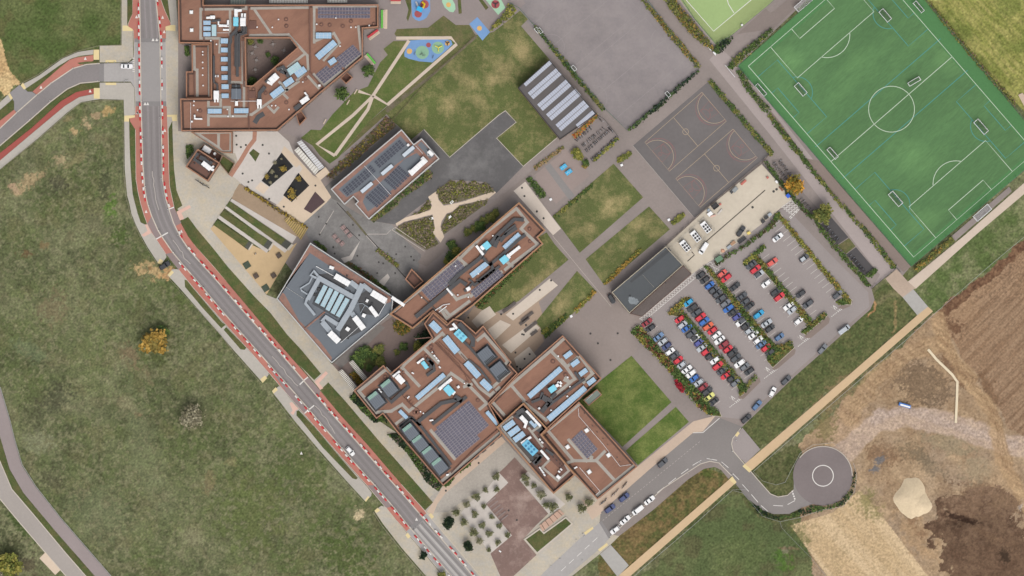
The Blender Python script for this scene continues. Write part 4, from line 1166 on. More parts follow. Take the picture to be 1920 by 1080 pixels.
# ------------------------------------------------ primary school in the corner of the junction
A = K(320, 0, 4.8)
A2 = K(320, 215, 4.8)
b1 = Building('school_building', 'brown flat roofed school wrapped round a five sided courtyard, beside the road junction',
    [(333.5, -30), (382, -30), (382, 9.5), (709.6, 8.5), (709.6, 51.5), (680.5, 53.5), (680.5, 108), (609.6, 167), (520, 245), (340, 246), (338, 185), (396, 184.5), (395, 82), (335.6, 81)],
    6.6, holes=[[(461, 72), (544, 72), (557.5, 89.6), (474, 160.5), (462.7, 160.5)]])
b1.ridge([A((1250, 45), (1258, 660), (1390, 800)), A((700, 45), (700, 340)), A((300, 50), (300, 380), (360, 385)), A((650, 340), (660, 780), (700, 790), (706, 1170))], m=M_ROOFD)
b1.walk([A((270, 80), (270, 345), (445, 345), (440, 470)), A((270, 85), (680, 80), (680, 60)), A((535, 85), (535, 280)), A((760, 95), (905, 305)), A((730, 75), (1240, 68)), A((715, 318), (1060, 312), (1230, 500), (1238, 620), (1140, 720)),
   A((1290, 65), (1860, 55)), A((1292, 65), (1292, 380)), A((1300, 370), (1470, 300), (1520, 385), (1380, 540)), A((1690, 240), (1715, 480), (1560, 615), (1380, 770)), A((1290, 670), (1380, 780)), A((1240, 690), (1330, 790)),
   A((1200, 490), (1060, 600)), A((1150, 735), (730, 1030), (690, 1030)), A((340, 920), (340, 1125)), A((345, 965), (450, 965), (450, 860)), A((340, 1045), (680, 1045)), A((480, 965), (530, 965), (530, 1040)), A((650, 380), (650, 720)), A((550, 740), (660, 745), (660, 960)),
   A((980, 740), (1050, 810)), A((1010, 840), (1050, 880)), A((880, 960), (930, 1010), (965, 970))], 1.0)
for p in [(327, 205, 65, 38), (327, 257, 65, 38), (327, 308, 65, 38), (483, 368, 66, 45), (485, 450, 66, 42), (485, 533, 66, 40), (488, 617, 66, 40), (490, 697, 64, 42), (490, 780, 64, 42), (490, 862, 64, 40)]:
 b1.light(*A((p[0] - p[2] / 2, p[1]), (p[0] + p[2] / 2, p[1])), p[3] / 4.8, n=2)
b1.light(*A((390, 222), (390, 325)), 8.5, M_PANEG)
b1.light(*A((334, 1000), (458, 1000)), 9)
b1.light(*A((572, 997), (700, 997)), 9)
b1.light(*A((1306, 320), (1446, 320)), 11)
b1.light(*A((1318, 518), (1480, 378)), 12)
b1.light(*A((1426, 572), (1484, 532)), 10)
b1.light(*A((1050, 660), (1160, 580)), 13, M_PANEG)
b1.light(*A((1128, 678), (1212, 618)), 12)
b1.light(*A((1022, 765), (1100, 712)), 11)
b1.light(*A((908, 868), (1008, 792)), 12)
b1.unit(*A((650, 160), (650, 235)), 10.5)
b1.unit(*A((642, 120), (642, 165)), 4, 1.0, name='intake_hood')
b1.unit(*A((668, 120), (668, 165)), 4, 1.0, name='intake_hood')
b1.unit(*A((586, 155), (586, 235)), 9.5, m=M_CYAN)
b1.unit(*A((588, 80), (588, 155)), 6.5, 1.2, name='intake_hood')
b1.unit(*A((600, 95), (640, 92)), 5, 1.25, name='intake_hood')
b1.unit(*A((410, 815), (410, 895)), 10)
b1.unit(*A((398, 890), (398, 920)), 3, 1.0, name='intake_hood')
b1.unit(*A((424, 890), (424, 920)), 3, 1.0, name='intake_hood')
b1.unit(*A((592, 908), (592, 952)), 5.5, 1.2)
b1.unit(*A((797, 892), (797, 945)), 9)
b1.unit(*A((785, 940), (785, 975)), 3, 1.0, name='intake_hood')
b1.unit(*A((810, 940), (810, 975)), 3, 1.0, name='intake_hood')
b1.unit(*A((895, 735), (960, 675)), 12)
b1.unit(*A((868, 735), (915, 760)), 5, 1.0, name='intake_hood')
b1.unit(*A((1170, 925), (1240, 875)), 9)
b1.unit(*A((1235, 870), (1205, 830)), 3.5, 1.0, name='intake_hood')
b1.unit(*A((432, 230), (525, 232)), 4.5, 0.7, name='intake_hood')
b1.unit(*A((516, 180), (516, 235)), 4, 0.7, name='intake_hood')
b1.unit(*A((430, 180), (430, 225)), 3, 0.7, name='intake_hood')
b1.unit(*A((320, 160), (400, 155)), 4, 0.9, name='intake_hood')
b1.unit(*A((355, 155), (398, 155)), 6.5, 1.0)
b1.unit(*A((470, 268), (525, 268)), 3.5, 0.7, name='intake_hood')
b1.unit(*A((400, 685), (410, 685)), 4, 0.8, name='condenser')
b1.unit(*A((421, 685), (431, 685)), 4, 0.8, name='condenser')
b1.unit(*A((1000, 620), (1020, 605)), 4, 0.8, name='condenser')
b1.unit(*A((1328, 772), (1350, 768)), 4, 0.8, name='condenser')
b1.unit(*A((545, 845), (635, 845)), 20, 1.6, M_LOUV, 'chiller')
b1.unit(*A((550, 775), (628, 775)), 6, 1.0, M_LOUD, 'louvre_bank')
for q, wd in (((A((600, 240), (590, 275), (540, 325), (540, 375), (528, 400), (528, 760))), 5.5), (A((660, 240), (662, 285), (610, 300), (600, 330), (600, 690)), 5), (A((640, 240), (640, 290), (585, 300), (580, 330), (580, 600)), 2.5), (A((680, 240), (680, 300), (625, 315), (620, 340), (620, 600)), 2.5),
    (A((388, 500), (388, 740), (420, 760), (420, 810)), 3.5), (A((955, 630), (1010, 600), (1060, 690)), 7), (A((985, 640), (1040, 660)), 6), (A((1115, 985), (1170, 940)), 8), (A((800, 885), (800, 840), (850, 780)), 7), (A((850, 740), (930, 660)), 3), (A((370, 190), (450, 180)), 4)):
 b1.duct(q, wd)
for k in range(10):
 b1.pipe(A((548, 420 + 0), (548, 421)) if False else A((560, 420 + k * 28), (640, 420 + k * 28)), 0.06, 0.95, M_KERBD) if k % 3 == 0 else None
b1.pv(A((1325, 65))[0], (470 / 4.8, 0), (0, 32 / 4.8), 17, 1, gap_u=.05, gap_v=0.1)
b1.pv(A((1325, 100))[0], (470 / 4.8, 0), (0, 30 / 4.8), 17, 1, gap_u=.05, gap_v=0.1)
b1.pv(A((1325, 134))[0], (470 / 4.8, 0), (0, 30 / 4.8), 17, 1, gap_u=.05, gap_v=0.1)
b1.pv(A((1300, 672))[0], ((1640 - 1300) / 4.8, (400 - 672) / 4.8), (78 / 4.8, 84 / 4.8), 13, 5, gap_u=.06, gap_v=0.14, skip=lambda i, j: j < 2 and 4 <= i < 7)
b1.hatch(A((185, 108), (188, 270)), 6)
b1.vents(A((778, 244), (915, 246), (970, 175), (1315, 218), (1623, 246), (1665, 244), (1787, 230), (412, 398), (362, 365), (510, 985), (517, 1047), (560, 1045), (210, 912), (207, 948), (242, 990), (1190, 738), (1065, 985), (910, 950), (945, 950), (1525, 415), (1487, 162)))
b1.vents(A((1040, 232), (1038, 172), (1355, 218), (1430, 222), (1548, 232), (1622, 188), (1828, 215), (265, 995), (1215, 705), (745, 803), (855, 835), (1040, 920), (1548, 612)), 0.4, 0.3, M_ROOF, M_ROOFD)
b1.pipe(A((180, 925), (180, 1180)), 0.07, 0.2)
b1.pipe(A((540, 910), (790, 910)), 0.1, 0.6)
b1.pipe(A((415, 295), (525, 295), (525, 320)), 0.08, 0.3)
b1.unit(*A2((216, 0), (216, 40)), 3, 0.7, name='intake_hood')
b1.unit(*A2((216, 36), (285, 38)), 3, 0.72, name='intake_hood')
b1.unit(*A2((180, 62), (200, 62)), 3, 0.7, name='condenser')
b1.duct(A2((755, 75), (790, 20), (840, -10)), 9, 0.02, 0.12, M_DUCT, 'membrane_flap')
b1.patch(A((705, 820), (765, 820), (765, 885), (705, 885)), M_ROOFD, 0.5, 'roof_box')
b1.patch(A((708, 188), (772, 188), (772, 262), (708, 262)), M_ROOFD, 0.4, 'roof_box')
# lower strip of the same school along the pavement
b1b = Building('school_annexe', 'low narrow brown roofed annexe in the recess of the courtyard school', [(359.6, 83), (394, 83), (395.5, 184), (349, 184), (349, 134), (360, 134)], 5.0)
b1b.walk([A((210, 410), (215, 625), (238, 630), (240, 870)), A((345, 410), (350, 870))], 1.1)
b1b.ridge([A((212, 640), (216, 880))], m=M_ROOFD)
b1b.vents(A((288, 466), (288, 492), (288, 561), (288, 613), (288, 676), (292, 770)))
# triangular entrance wing and plant pavilion
b1c = Building('entrance_building', 'low wedge shaped entrance roof with grey bands behind the courtyard school', [(357.5, 247.5), (435.6, 247), (435.6, 287), (416, 286)], 4.2, M_WALK, M_PARA, pw=0.35, ph=0.5)
b1c.patch(A2((270, 175), (418, 172), (420, 275)), M_ROOF)
b1c.patch(A2((445, 172), (530, 168), (528, 318), (470, 322), (442, 290)), M_ROOF)
b1d = Building('plant_building', 'small diamond shaped brown plant building standing on the sandy paving', A2((245, 308), (445, 435), (335, 603), (135, 470)), 5.2, M_ROOFD, M_PARA)
b1d.duct(A2((245, 345), (210, 400), (330, 480), (370, 420)), 6)
b1d.unit(*A2((285, 430), (360, 490)), 9, 1.5)
b1d.unit(*A2((355, 485), (388, 500)), 5, 1.2, name='intake_hood')
b1d.unit(*A2((375, 460), (385, 475)), 4, 1.2, name='intake_hood')
b1d.duct(A2((260, 380), (300, 400), (340, 440)), 8)
b1d.vents(A2((280, 400), (215, 440), (340, 515), (250, 360)), 0.3, 0.6, M_BLACK)
b1d.patch(A2((315, 390), (400, 445), (385, 470), (305, 420)), M_ROOF, 0.3, 'roof_box')
st = thing('plant_store', 'walled plant yard holding a white tank behind the diamond plant building', 'plant store', (*W(391, 287), 0))
mb = MB()
yd = ccw(WP(A2((300, 262), (465, 365), (440, 432), (250, 310)), 3))
mb.ring(yd, 0.25, 0.0, 2.6, M_BRICK)
part('wall', mb, st)
mb = MB()
mb.flat(offset(yd, 0.26), 0.13, M_ROOFD)
part('floor_slab', mb, st)
mb = MB()
c = W(*A2((330, 312))[0])
mb.box(c[0], c[1], 0.13, 3.4, 2.6, 2.2, math.radians(-30), M_UNIT, bev=0.25)
part('tank', mb, st)
mb = MB()
c = W(*A2((399, 352))[0])
mb.cyl(c[0], c[1], 0.13, 2.0, 0.6, M_UNIT, 0.5, 12)
part('water_cylinder', mb, st)
mb = MB()
c = W(*A2((393, 412))[0])
mb.box(c[0], c[1], 0.13, 1.7, 1.2, 1.6, math.radians(35), M_UNIT, bev=0.1)
part('cabinet', mb, st)
gr_ = thing('walled_garden', 'small walled grass plot beside the diamond plant building', 'garden', (*W(425, 309), 0))
mb = MB()
yd = ccw(WP(A2((472, 365), (582, 440), (525, 543), (432, 432))))
mb.ring(yd, 0.3, 0.0, 1.6, M_BRICK)
part('wall', mb, gr_)
mb = MB()
mb.flat(offset(yd, 0.31), 0.2, M_VERGE)
part('grass_bed', mb, gr_)
# ------------------------------------------------ classroom block with dark solar panels
E = K(600, 215, 4.8)
b2 = Building('classroom_building', 'grey roofed classroom block with rows of dark solar panels beside the tarmac path',
    E((735, 132), (845, 265), (915, 212), (1075, 395), (440, 945), (315, 805), (340, 780), (300, 740), (220, 812), (97, 670)), 6.6, M_GRAVR, M_PARW, mat('pale render wall', (176, 172, 164), 0.9, 0.05, 1, 0.05, 0.2), pw=0.4, ph=0.6)
b2.patch(E((725, 190), (800, 275), (850, 330), (690, 445), (500, 585), (345, 690), (240, 745), (165, 672)), M_GREYR)
b2.patch(E((870, 345), (935, 410), (770, 560), (490, 832), (430, 872), (385, 785), (410, 720), (600, 560), (760, 400)), M_GREYR, 0.035)
b2.patch(E((910, 240), (960, 290), (1030, 370), (990, 400), (930, 330), (880, 275)), M_GREYR, 0.035)
ux, uy = (720 - 195) / 4.8, (222 - 680) / 4.8
for j in range(2):
 for k in range(2):
  b2.pv((E((195, 680))[0][0] + (j * 26 + k * 12) / 4.8, E((195, 680))[0][1] + (j * 30 + k * 13) / 4.8), (ux, uy), (11 / 4.8, 12 / 4.8), 20, 1, gap_u=0.2, gap_v=0.02, m=M_PVD, skip=lambda i, q: i in (10,))
ux, uy = (712 - 408) / 4.8, (455 - 748) / 4.8
for j in range(4):
 for k in range(2):
  b2.pv((E((408, 748))[0][0] + (j * 26 + k * 12) / 4.8, E((408, 748))[0][1] + (j * 23.5 + k * 11) / 4.8), (ux, uy), (11 / 4.8, 11 / 4.8), 13, 1, gap_u=0.2, gap_v=0.02, m=M_PVD, skip=lambda i, q: i == 6)
b2.light(*E((372, 697), (470, 614)), 7, M_PANEW)
b2.light(*E((555, 537), (652, 456)), 7, M_PANEW)
b2.light(*E((748, 372), (845, 290)), 7, M_PANEW)
b2.unit(*E((820, 525), (945, 410)), 10)
b2.unit(*E((800, 500), (835, 545)), 5, 1.3, name='intake_hood')
b2.unit(*E((915, 385), (960, 430)), 7, 1.3, name='intake_hood')
b2.unit(*E((975, 325), (1015, 365)), 7, 1.3)
b2.unit(*E((785, 265), (800, 280)), 5, 0.8, name='condenser')
b2.pipe(E((400, 460), (635, 720)), 0.08, 0.3)
b2.pipe(E((860, 280), (925, 350)), 0.08, 0.3)
b2.pipe(E((960, 320), (970, 370), (1020, 370)), 0.08, 0.3)
# ------------------------------------------------ kitchen and sports block with five long rooflights
D3 = K(380, 420, 4.8)
b3 = Building('sports_building', 'grey five sided building with white plant and five long rooflights beside the sandy stone path',
    [(582, 455), (738, 556), (735, 585), (622, 681), (518.5, 560)], 8.0, M_GREYR, M_PARW, mat('grey render wall', (140, 142, 146), 0.9, 0.05, 1, 0.05, 0.2), pw=0.35, ph=0.6)
b3.patch([(580.5, 458), (733, 557), (733, 566), (724, 569), (581, 474), (536, 532), (521.5, 559.5)], M_GRAVR, 0.02)
b3.patch([(522, 561), (530, 549), (534, 552), (560, 600), (600, 640), (622, 670), (621, 678)], M_GRAVR, 0.022)
for q in [((1108, 555), (1027, 712)), ((1158, 580), (1077, 742)), ((1208, 605), (1122, 776)), ((1258, 635), (1168, 806)), ((1305, 672), (1214, 832))]:
 b3.light(*D3(*q), 8.5, mat('pale blue glazing', (176, 206, 216), 0.15, 0.04, 0.5, 0.05, 0.2), 6)
b3.duct(D3((1035, 480), (1350, 655), (1400, 640)), 9, 0.2, 0.9, M_DUCTL)
b3.duct(D3((1440, 540), (1330, 770), (1215, 955)), 10, 0.25, 1.0, M_DUCTL)
b3.duct(D3((1050, 490), (945, 680)), 8, 0.2, 0.95, M_DUCTL)
b3.duct(D3((940, 670), (925, 715), (1010, 820)), 5, 0.2, 0.8, M_DUCTL)
b3.duct(D3((1030, 490), (970, 460), (1000, 420), (1040, 470)), 4.5, 0.2, 0.7, M_DUCTL)
b3.duct(D3((1215, 905), (1105, 835), (1075, 880)), 8, 0.2, 0.8, M_DUCTL)
b3.duct(D3((1075, 880), (1160, 980)), 10, 0.2, 0.9, M_DUCTL)
b3.duct(D3((945, 635), (890, 600), (880, 580), (960, 530), (985, 480)), 2.5, 0.2, 0.5, M_DUCTL)
b3.duct(D3((1330, 520), (1400, 575)), 9, 0.2, 0.9, M_DUCTL)
b3.duct(D3((1440, 545), (1530, 615)), 8, 0.2, 0.9, M_DUCTL)
b3.duct(D3((1340, 800), (1380, 850)), 9, 0.2, 0.8, M_DUCTL)
b3.unit(*D3((1190, 465), (1320, 540)), 11)
b3.unit(*D3((1520, 615), (1650, 695)), 12)
b3.unit(*D3((1365, 835), (1450, 945)), 11)
b3.unit(*D3((1140, 975), (1225, 1060)), 12)
b3.unit(*D3((1505, 745), (1570, 830)), 8)
b3.unit(*D3((1470, 685), (1490, 695)), 6, 0.9, name='condenser')
b3.unit(*D3((1435, 815), (1465, 830)), 7, 0.9, name='condenser')
b3.unit(*D3((1290, 935), (1320, 955)), 7, 0.9, name='condenser')
b3.unit(*D3((1140, 385), (1180, 400)), 6, 0.9, name='condenser')
b3.patch(D3((1390, 650), (1470, 600), (1660, 700), (1560, 830), (1420, 800)), M_DUCT, 0.04, 'plant_deck')
b3.patch(D3((1000, 460), (1150, 440), (1300, 560), (1250, 590), (1040, 480)), M_DUCT, 0.045, 'plant_deck')
b3.patch(D3((1060, 520), (1330, 680), (1210, 850), (985, 720)), mat('dark plant deck', (84, 88, 92), 0.9, 0.1, 1, 0.05, 0.2), 0.05, 'plant_deck')
b3.patch(D3((1230, 940), (1330, 820), (1460, 950), (1240, 1060)), M_DUCT, 0.04, 'plant_deck')
b3.pipe(D3((1020, 380), (1130, 440), (1200, 480)), 0.14, 0.5)
b3.pipe(D3((1390, 720), (1440, 715), (1560, 810)), 0.12, 0.6, M_DUCTL)
b3.pipe(D3((1420, 800), (1460, 730), (1520, 760)), 0.12, 0.6, M_DUCTL)
b3.pipe(D3((1660, 690), (1580, 830)), 0.1, 0.6)
b3.pipe(D3((1240, 1070), (1400, 930)), 0.08, 0.3)
b3.pipe(D3((745, 565), (915, 675)), 0.06, 0.2, M_PARW)
b3.pipe(D3((920, 940), (1100, 790)), 0.35, 0.06, M_GRAVR)
b3.vents(D3((1155, 405), (1325, 605), (1300, 465), (1525, 715), (1310, 1030)), 0.35, 0.6, M_BLACK)
for k in range(3):
 b3.unit(*D3((1060, 538 + k * 50 - 0), (1090, 535 + k * 50)) if False else D3((1060 - k * 30, 535 + k * 50), (1090 - k * 30, 537 + k * 50)), 6, 0.3, M_BLACK, 'duct_opening')
# ------------------------------------------------ north wing of the secondary school
G = K(700, 380, 4.8)
b4 = Building('wing_building', 'long brown roofed school wing with two cyan plant units beside the garden path',
    [(973, 380), (1022, 432), (1008, 445), (1018, 457), (888, 572), (840, 608), (812, 584), (774, 616), (731, 589)], 9.0, M_ROOF, M_PARA, trim=M_PARG)
b4.walk([G((1290, 55), (1385, 175), (1330, 235), (1480, 375), (1260, 540), (1190, 600)), G((1285, 55), (1010, 275), (780, 500), (190, 970)), G((770, 500), (840, 560)), G((810, 570), (640, 740), (750, 870), (800, 850), (860, 830)), G((1210, 540), (1250, 570)), G((880, 840), (1150, 625)), G((860, 890), (660, 1040), (600, 950)), G((640, 960), (690, 1020))], 1.2)
b4.light(*G((1178, 410), (1318, 285)), 10)
b4.light(*G((880, 660), (1030, 540)), 10)
b4.unit(*G((995, 405), (1045, 365)), 13, m=M_CYAN)
b4.unit(*G((970, 415), (1005, 385)), 9, 1.2, M_UNIT, name='intake_hood')
b4.unit(*G((925, 385), (990, 470)), 5, 1.0, name='intake_hood')
b4.unit(*G((1150, 535), (1205, 490)), 13, m=M_CYAN)
b4.unit(*G((1205, 485), (1320, 395)), 6, 1.0, name='intake_hood')
b4.unit(*G((1195, 500), (1225, 475)), 9, 1.1, name='intake_hood')
b4.unit(*G((838, 785), (872, 765)), 7, 1.0)
b4.unit(*G((660, 770), (715, 835)), 3.5, 0.8, name='intake_hood')
b4.unit(*G((165, 850), (280, 925)), 6, 1.0, M_UNIT, name='intake_hood')
for q, wd in ((G((1355, 155), (1270, 150), (1100, 310), (960, 500), (770, 650), (680, 740)), 7), (G((1290, 225), (1180, 300), (1140, 350)), 7), (G((1370, 290), (1310, 330), (1180, 450), (1050, 560), (980, 490)), 6), (G((1180, 290), (1200, 260), (1280, 200)), 4), (G((1090, 400), (1130, 300)), 8),
    (G((840, 740), (780, 700), (680, 780), (380, 1030)), 8), (G((820, 800), (900, 720), (860, 690)), 5), (G((960, 700), (1080, 600), (1050, 540)), 8), (G((900, 750), (1140, 570)), 5), (G((930, 690), (960, 720)), 4)):
 b4.duct(q, wd, 0.2, 0.7)
b4.pv(G((430, 790))[0], (330 / 4.8, -280 / 4.8), (82 / 4.8, 92 / 4.8), 12, 5, skip=lambda i, j: j > 3 and i > 7, gap_u=.06, gap_v=0.14)
b4.pv(G((870, 800))[0], (255 / 4.8, -205 / 4.8), (50 / 4.8, 58 / 4.8), 11, 3, gap_u=.06, gap_v=0.14)
b4.vents(G((740, 570), (853, 770), (435, 853), (945, 640), (1075, 297), (1272, 362), (855, 850), (760, 830)))
b4.vents(G((1405, 233), (1410, 345)), 0.4, 0.3, M_ROOF, M_ROOFD)
b4.pipe(G((555, 970), (630, 920), (690, 910)), 0.16, 0.5)
b4.pipe(G((590, 985), (660, 930)), 0.16, 0.5)
b4.ridge([G((405, 820), (560, 960))], 0.3, 0.5, M_KERBD)
st2 = Building('stair_building', 'small low brown roofed stair block against the long wing', G((345, 592), (455, 708), (368, 778), (285, 690)), 5.5, M_ROOFD, M_PARA)
# ------------------------------------------------ main block
Fq = K(600, 600, 4.8)
H7 = K(700, 720, 4.8)
b5 = Building('main_building', 'large brown roofed main school block with a wide square solar array and slate louvre boxes',
    [(812, 584.5), (838, 608.5), (850, 597), (866, 601), (892, 624), (906, 610), (959, 679), (956, 684), (971, 700), (917, 757), (940, 803), (940, 816), (831, 911), (745, 810.5), (718, 776), (706, 785.5), (663, 732), (719, 684), (732, 700), (810, 633.5), (795, 607)], 9.6, M_ROOF, M_PARA, trim=None)
b5.walk([Fq((1000, 190), (760, 400), (740, 430), (890, 590)), Fq((950, 270), (1060, 380)), Fq((1020, 190), (1100, 120), (1330, 370)), Fq((1420, 180), (1480, 130), (1690, 370), (1640, 430), (1700, 470), (1560, 600)), Fq((1380, 540), (1420, 600), (1530, 680), (1610, 610)), Fq((600, 450), (640, 480), (600, 440), (350, 640), (510, 830), (640, 820), (740, 760), (800, 820), (1060, 610)),
   Fq((1180, 480), (1340, 590), (1500, 750), (1440, 800)), Fq((1160, 500), (1070, 600)), Fq((690, 930), (760, 880)), H7((520, 420), (730, 670)), H7((620, 870), (1140, 440)), Fq((1300, 600), (1360, 580))], 1.2)
b5.ridge([Fq((1040, 210), (1350, 530), (1640, 900)), Fq((850, 170), (1010, 155)), H7((700, 800), (920, 580), (1130, 400)), Fq((1270, 310), (1630, 700))], 0.35, 0.5, M_ROOFD)
b5.light(*Fq((1000, 25), (1075, 100)), 13)
b5.light(*Fq((1125, 155), (1235, 290)), 13)
b5.light(*Fq((1315, 380), (1430, 510)), 12)
b5.light(*Fq((1455, 545), (1535, 625)), 12)
b5.light(*Fq((870, 705), (1120, 490)), 9)
b5.light(*Fq((715, 815), (785, 885)), 7)
b5.light(*Fq((1500, 825), (1600, 940)), 7)
b5.unit(*Fq((1225, 100), (1305, 180)), 14, m=M_CYAN, fans=2, mfan=mat('fan cowl', (96, 170, 200), .5, 0, 1, 0, 1))
b5.unit(*Fq((1195, 30), (1235, 80)), 5, 1.1, name='intake_hood')
b5.unit(*Fq((1165, 85), (1215, 75)), 5, 1.1, name='intake_hood')
b5.unit(*Fq((920, 375), (965, 435)), 8, m=M_CYAN)
b5.unit(*Fq((875, 390), (935, 345)), 4.5, 1.0, name='intake_hood')
b5.unit(*Fq((1130, 600), (1190, 665)), 14, m=M_CYAN)
b5.unit(*Fq((1070, 625), (1185, 530)), 6, 1.0, name='intake_hood')
b5.unit(*Fq((690, 500), (750, 565)), 11)
b5.unit(*Fq((655, 510), (720, 460)), 4.5, 1.0, name='intake_hood')
b5.unit(*Fq((1190, 670), (1215, 640)), 5, 1.0, name='condenser')
b5.unit(*Fq((1235, 610), (1255, 595)), 5, 0.9, name='condenser')
for q in [(1030, 322), (1048, 343), (1066, 365), (1078, 425), (533, 625), (548, 645)]:
 b5.unit(*Fq((q[0] - 8, q[1] - 8), (q[0] + 8, q[1] + 8)), 2.8, 0.7, name='condenser')
b5.unit(*Fq((1020, 900), (985, 905)), 3, 0.7, name='condenser')
b5.unit(*H7((655, 820), (680, 815)), 3.5, 0.7, name='condenser')
def louvre_box(bd, c, L, D, ang, glass_end=1, H=2.2):
 """Slate roof cowl with a glazed or dark slotted band along one end."""
 X, Y = bd.w(c, H)
 mb = MB()
 mb.box(X, Y, bd.h, L * S, D * S, H, ang, M_LOUV, bev=0.15)
 o = part('louvre_cowl', mb, bd.root)
 u = Vector((math.cos(ang), math.sin(ang)))
 v = Vector((-u.y, u.x))
 mb = MB()
 n = 8
 for i in range(n):
  q = Vector((X, Y)) + u * (L * S * 0.86 * ((i + .5) / n - .5)) + v * (glass_end * D * S * 0.40)
  mb.box(q.x, q.y, bd.h + H + 0.004, L * S * 0.86 / n * 0.72, D * S * 0.26, 0.05, ang, M_GREENG if glass_end > 0 else M_LOUD)
 part('louvre_pane', mb, o)
 mb = MB()
 for i in range(1, 6):
  q = Vector((X, Y)) + u * (L * S * (i / 6 - .5)) - v * (glass_end * D * S * 0.1)
  mb.box(q.x, q.y, bd.h + H + 0.004, 0.06, D * S * 0.6, 0.03, ang, M_DUCT)
 part('seam', mb, o)
 mb = MB()
 mb.box(X, Y, bd.h + 0.0, L * S + 1.4, D * S + 1.4, 0.14, ang, M_BLACK)
 part('upstand', mb, o)
ang5 = math.radians(38)
for c, ge in ((Fq((622, 612))[0], 1), (Fq((505, 722))[0], 1)):
 louvre_box(b5, c, 23, 27, ang5, ge)
for c in H7((335, 432), (420, 535), (510, 637), (598, 738)):
 louvre_box(b5, c, 22, 26, ang5, 1)
for c in Fq((1495, 318), (1610, 452)):
 louvre_box(b5, c, 25, 26, ang5, -1)
for q, wd in ((Fq((1290, 190), (1350, 250), (1620, 560)), 5), (Fq((1250, 30), (1380, 180), (1370, 240)), 9), (Fq((960, 350), (1020, 400), (1030, 450), (960, 500)), 6), (Fq((770, 560), (800, 600), (640, 740), (560, 650)), 7), (Fq((1010, 940), (1320, 690)), 6), (Fq((1210, 690), (1280, 730)), 9), (Fq((1230, 720), (1090, 750), (890, 910), (900, 950)), 7),
    (Fq((720, 960), (830, 880), (900, 950)), 5), (H7((235, 380), (330, 300), (420, 370), (700, 730)), 5), (H7((235, 385), (600, 830)), 4), (Fq((1340, 360), (1440, 440), (1540, 570)), 4), (Fq((985, 360), (1010, 390), (985, 440)), 7)):
 b5.duct(q, wd, 0.2, 0.6)
b5.pv(H7((535, 415))[0], (325 / 4.8, -265 / 4.8), (210 / 4.8, 255 / 4.8), 12, 15, gap_u=0.04, gap_v=0.08, skip=lambda i, j: (i > 7 and j > 12) or (i < 1 and j < 1))
b5.vents(Fq((840, 480), (790, 700), (930, 840), (905, 825), (800, 690), (1180, 520), (830, 475), (1300, 570), (1010, 290)))
b5.vents(Fq((1000, 235), (1005, 275), (1015, 300), (955, 320), (752, 465), (585, 510), (1310, 565), (1420, 720), (850, 830), (880, 830)), 0.42, 0.35, M_ROOF, M_ROOFD)
for k in range(5):
 b5.pipe(Fq((770 + k * 18, 650 + k * 22), (740 + k * 18, 680 + k * 22), (860 + k * 8, 790 + k * 4)), 0.07, 0.25, M_ROOFD)
b5.pipe(Fq((1050, 200), (1250, 400), (1340, 560)), 0.1, 0.35, M_ROOFD)
b5.pipe(Fq((1070, 195), (1270, 385), (1400, 540)), 0.1, 0.35, M_ROOFD)
# ------------------------------------------------ east block
J = K(880, 600, 4.8)
b6 = Building('east_building', 'brown roofed school block with two very long rooflights beside the bright lawn',
    [(1055, 628.5), (1128, 709.5), (1024, 806), (983, 757), (944, 791), (918, 758), (971.5, 701)], 9.2, M_ROOF, M_PARA)
b6.walk([J((850, 170), (740, 270), (380, 580), (170, 745)), J((740, 285), (870, 420), (950, 530), (900, 560)), J((830, 360), (880, 420), (970, 340)), J((1000, 330), (1110, 480), (1030, 560)), J((380, 590), (490, 720)), J((490, 740), (690, 900)), J((210, 740), (310, 850)), J((910, 560), (740, 700)), J((860, 540), (900, 560), (870, 520))], 1.2)
b6.light(*J((535, 690), (825, 435)), 10)
b6.light(*J((710, 895), (1045, 610)), 11)
for c in ((888, 313), (952, 387), (1025, 470), (1098, 553)):
 b6.light(*J((c[0] - 32, c[1] + 24), (c[0] + 32, c[1] - 24)), 9, n=2)
b6.unit(*J((720, 640), (775, 600)), 11, m=M_CYAN)
b6.unit(*J((775, 600), (830, 560)), 6, 1.0, name='intake_hood')
b6.unit(*J((795, 555), (825, 600)), 4, 1.0, name='intake_hood')
for q, wd in ((J((700, 780), (980, 570), (1040, 530)), 5), (J((650, 690), (740, 740)), 10), (J((560, 740), (640, 710), (660, 650)), 5), (J((740, 700), (780, 660)), 6), (J((950, 470), (1000, 540)), 5), (J((650, 830), (720, 740)), 8)):
 b6.duct(q, wd, 0.2, 0.6)
b6.patch(J((500, 740), (700, 580), (860, 620), (720, 880)), M_ROOFD, 0.02)
b6.unit(*J((620, 800), (636, 790)), 4, 0.7, name='condenser')
b6.unit(*J((730, 815), (740, 808)), 3, 0.7, name='condenser')
b6.unit(*J((875, 690), (888, 682)), 3, 0.7, name='condenser')
b6.vents(J((885, 516), (800, 325), (905, 600)), 0.35, 0.5)
b6.vents(J((752, 370), (865, 490)), 0.45, 0.3, M_ROOF, M_ROOFD)
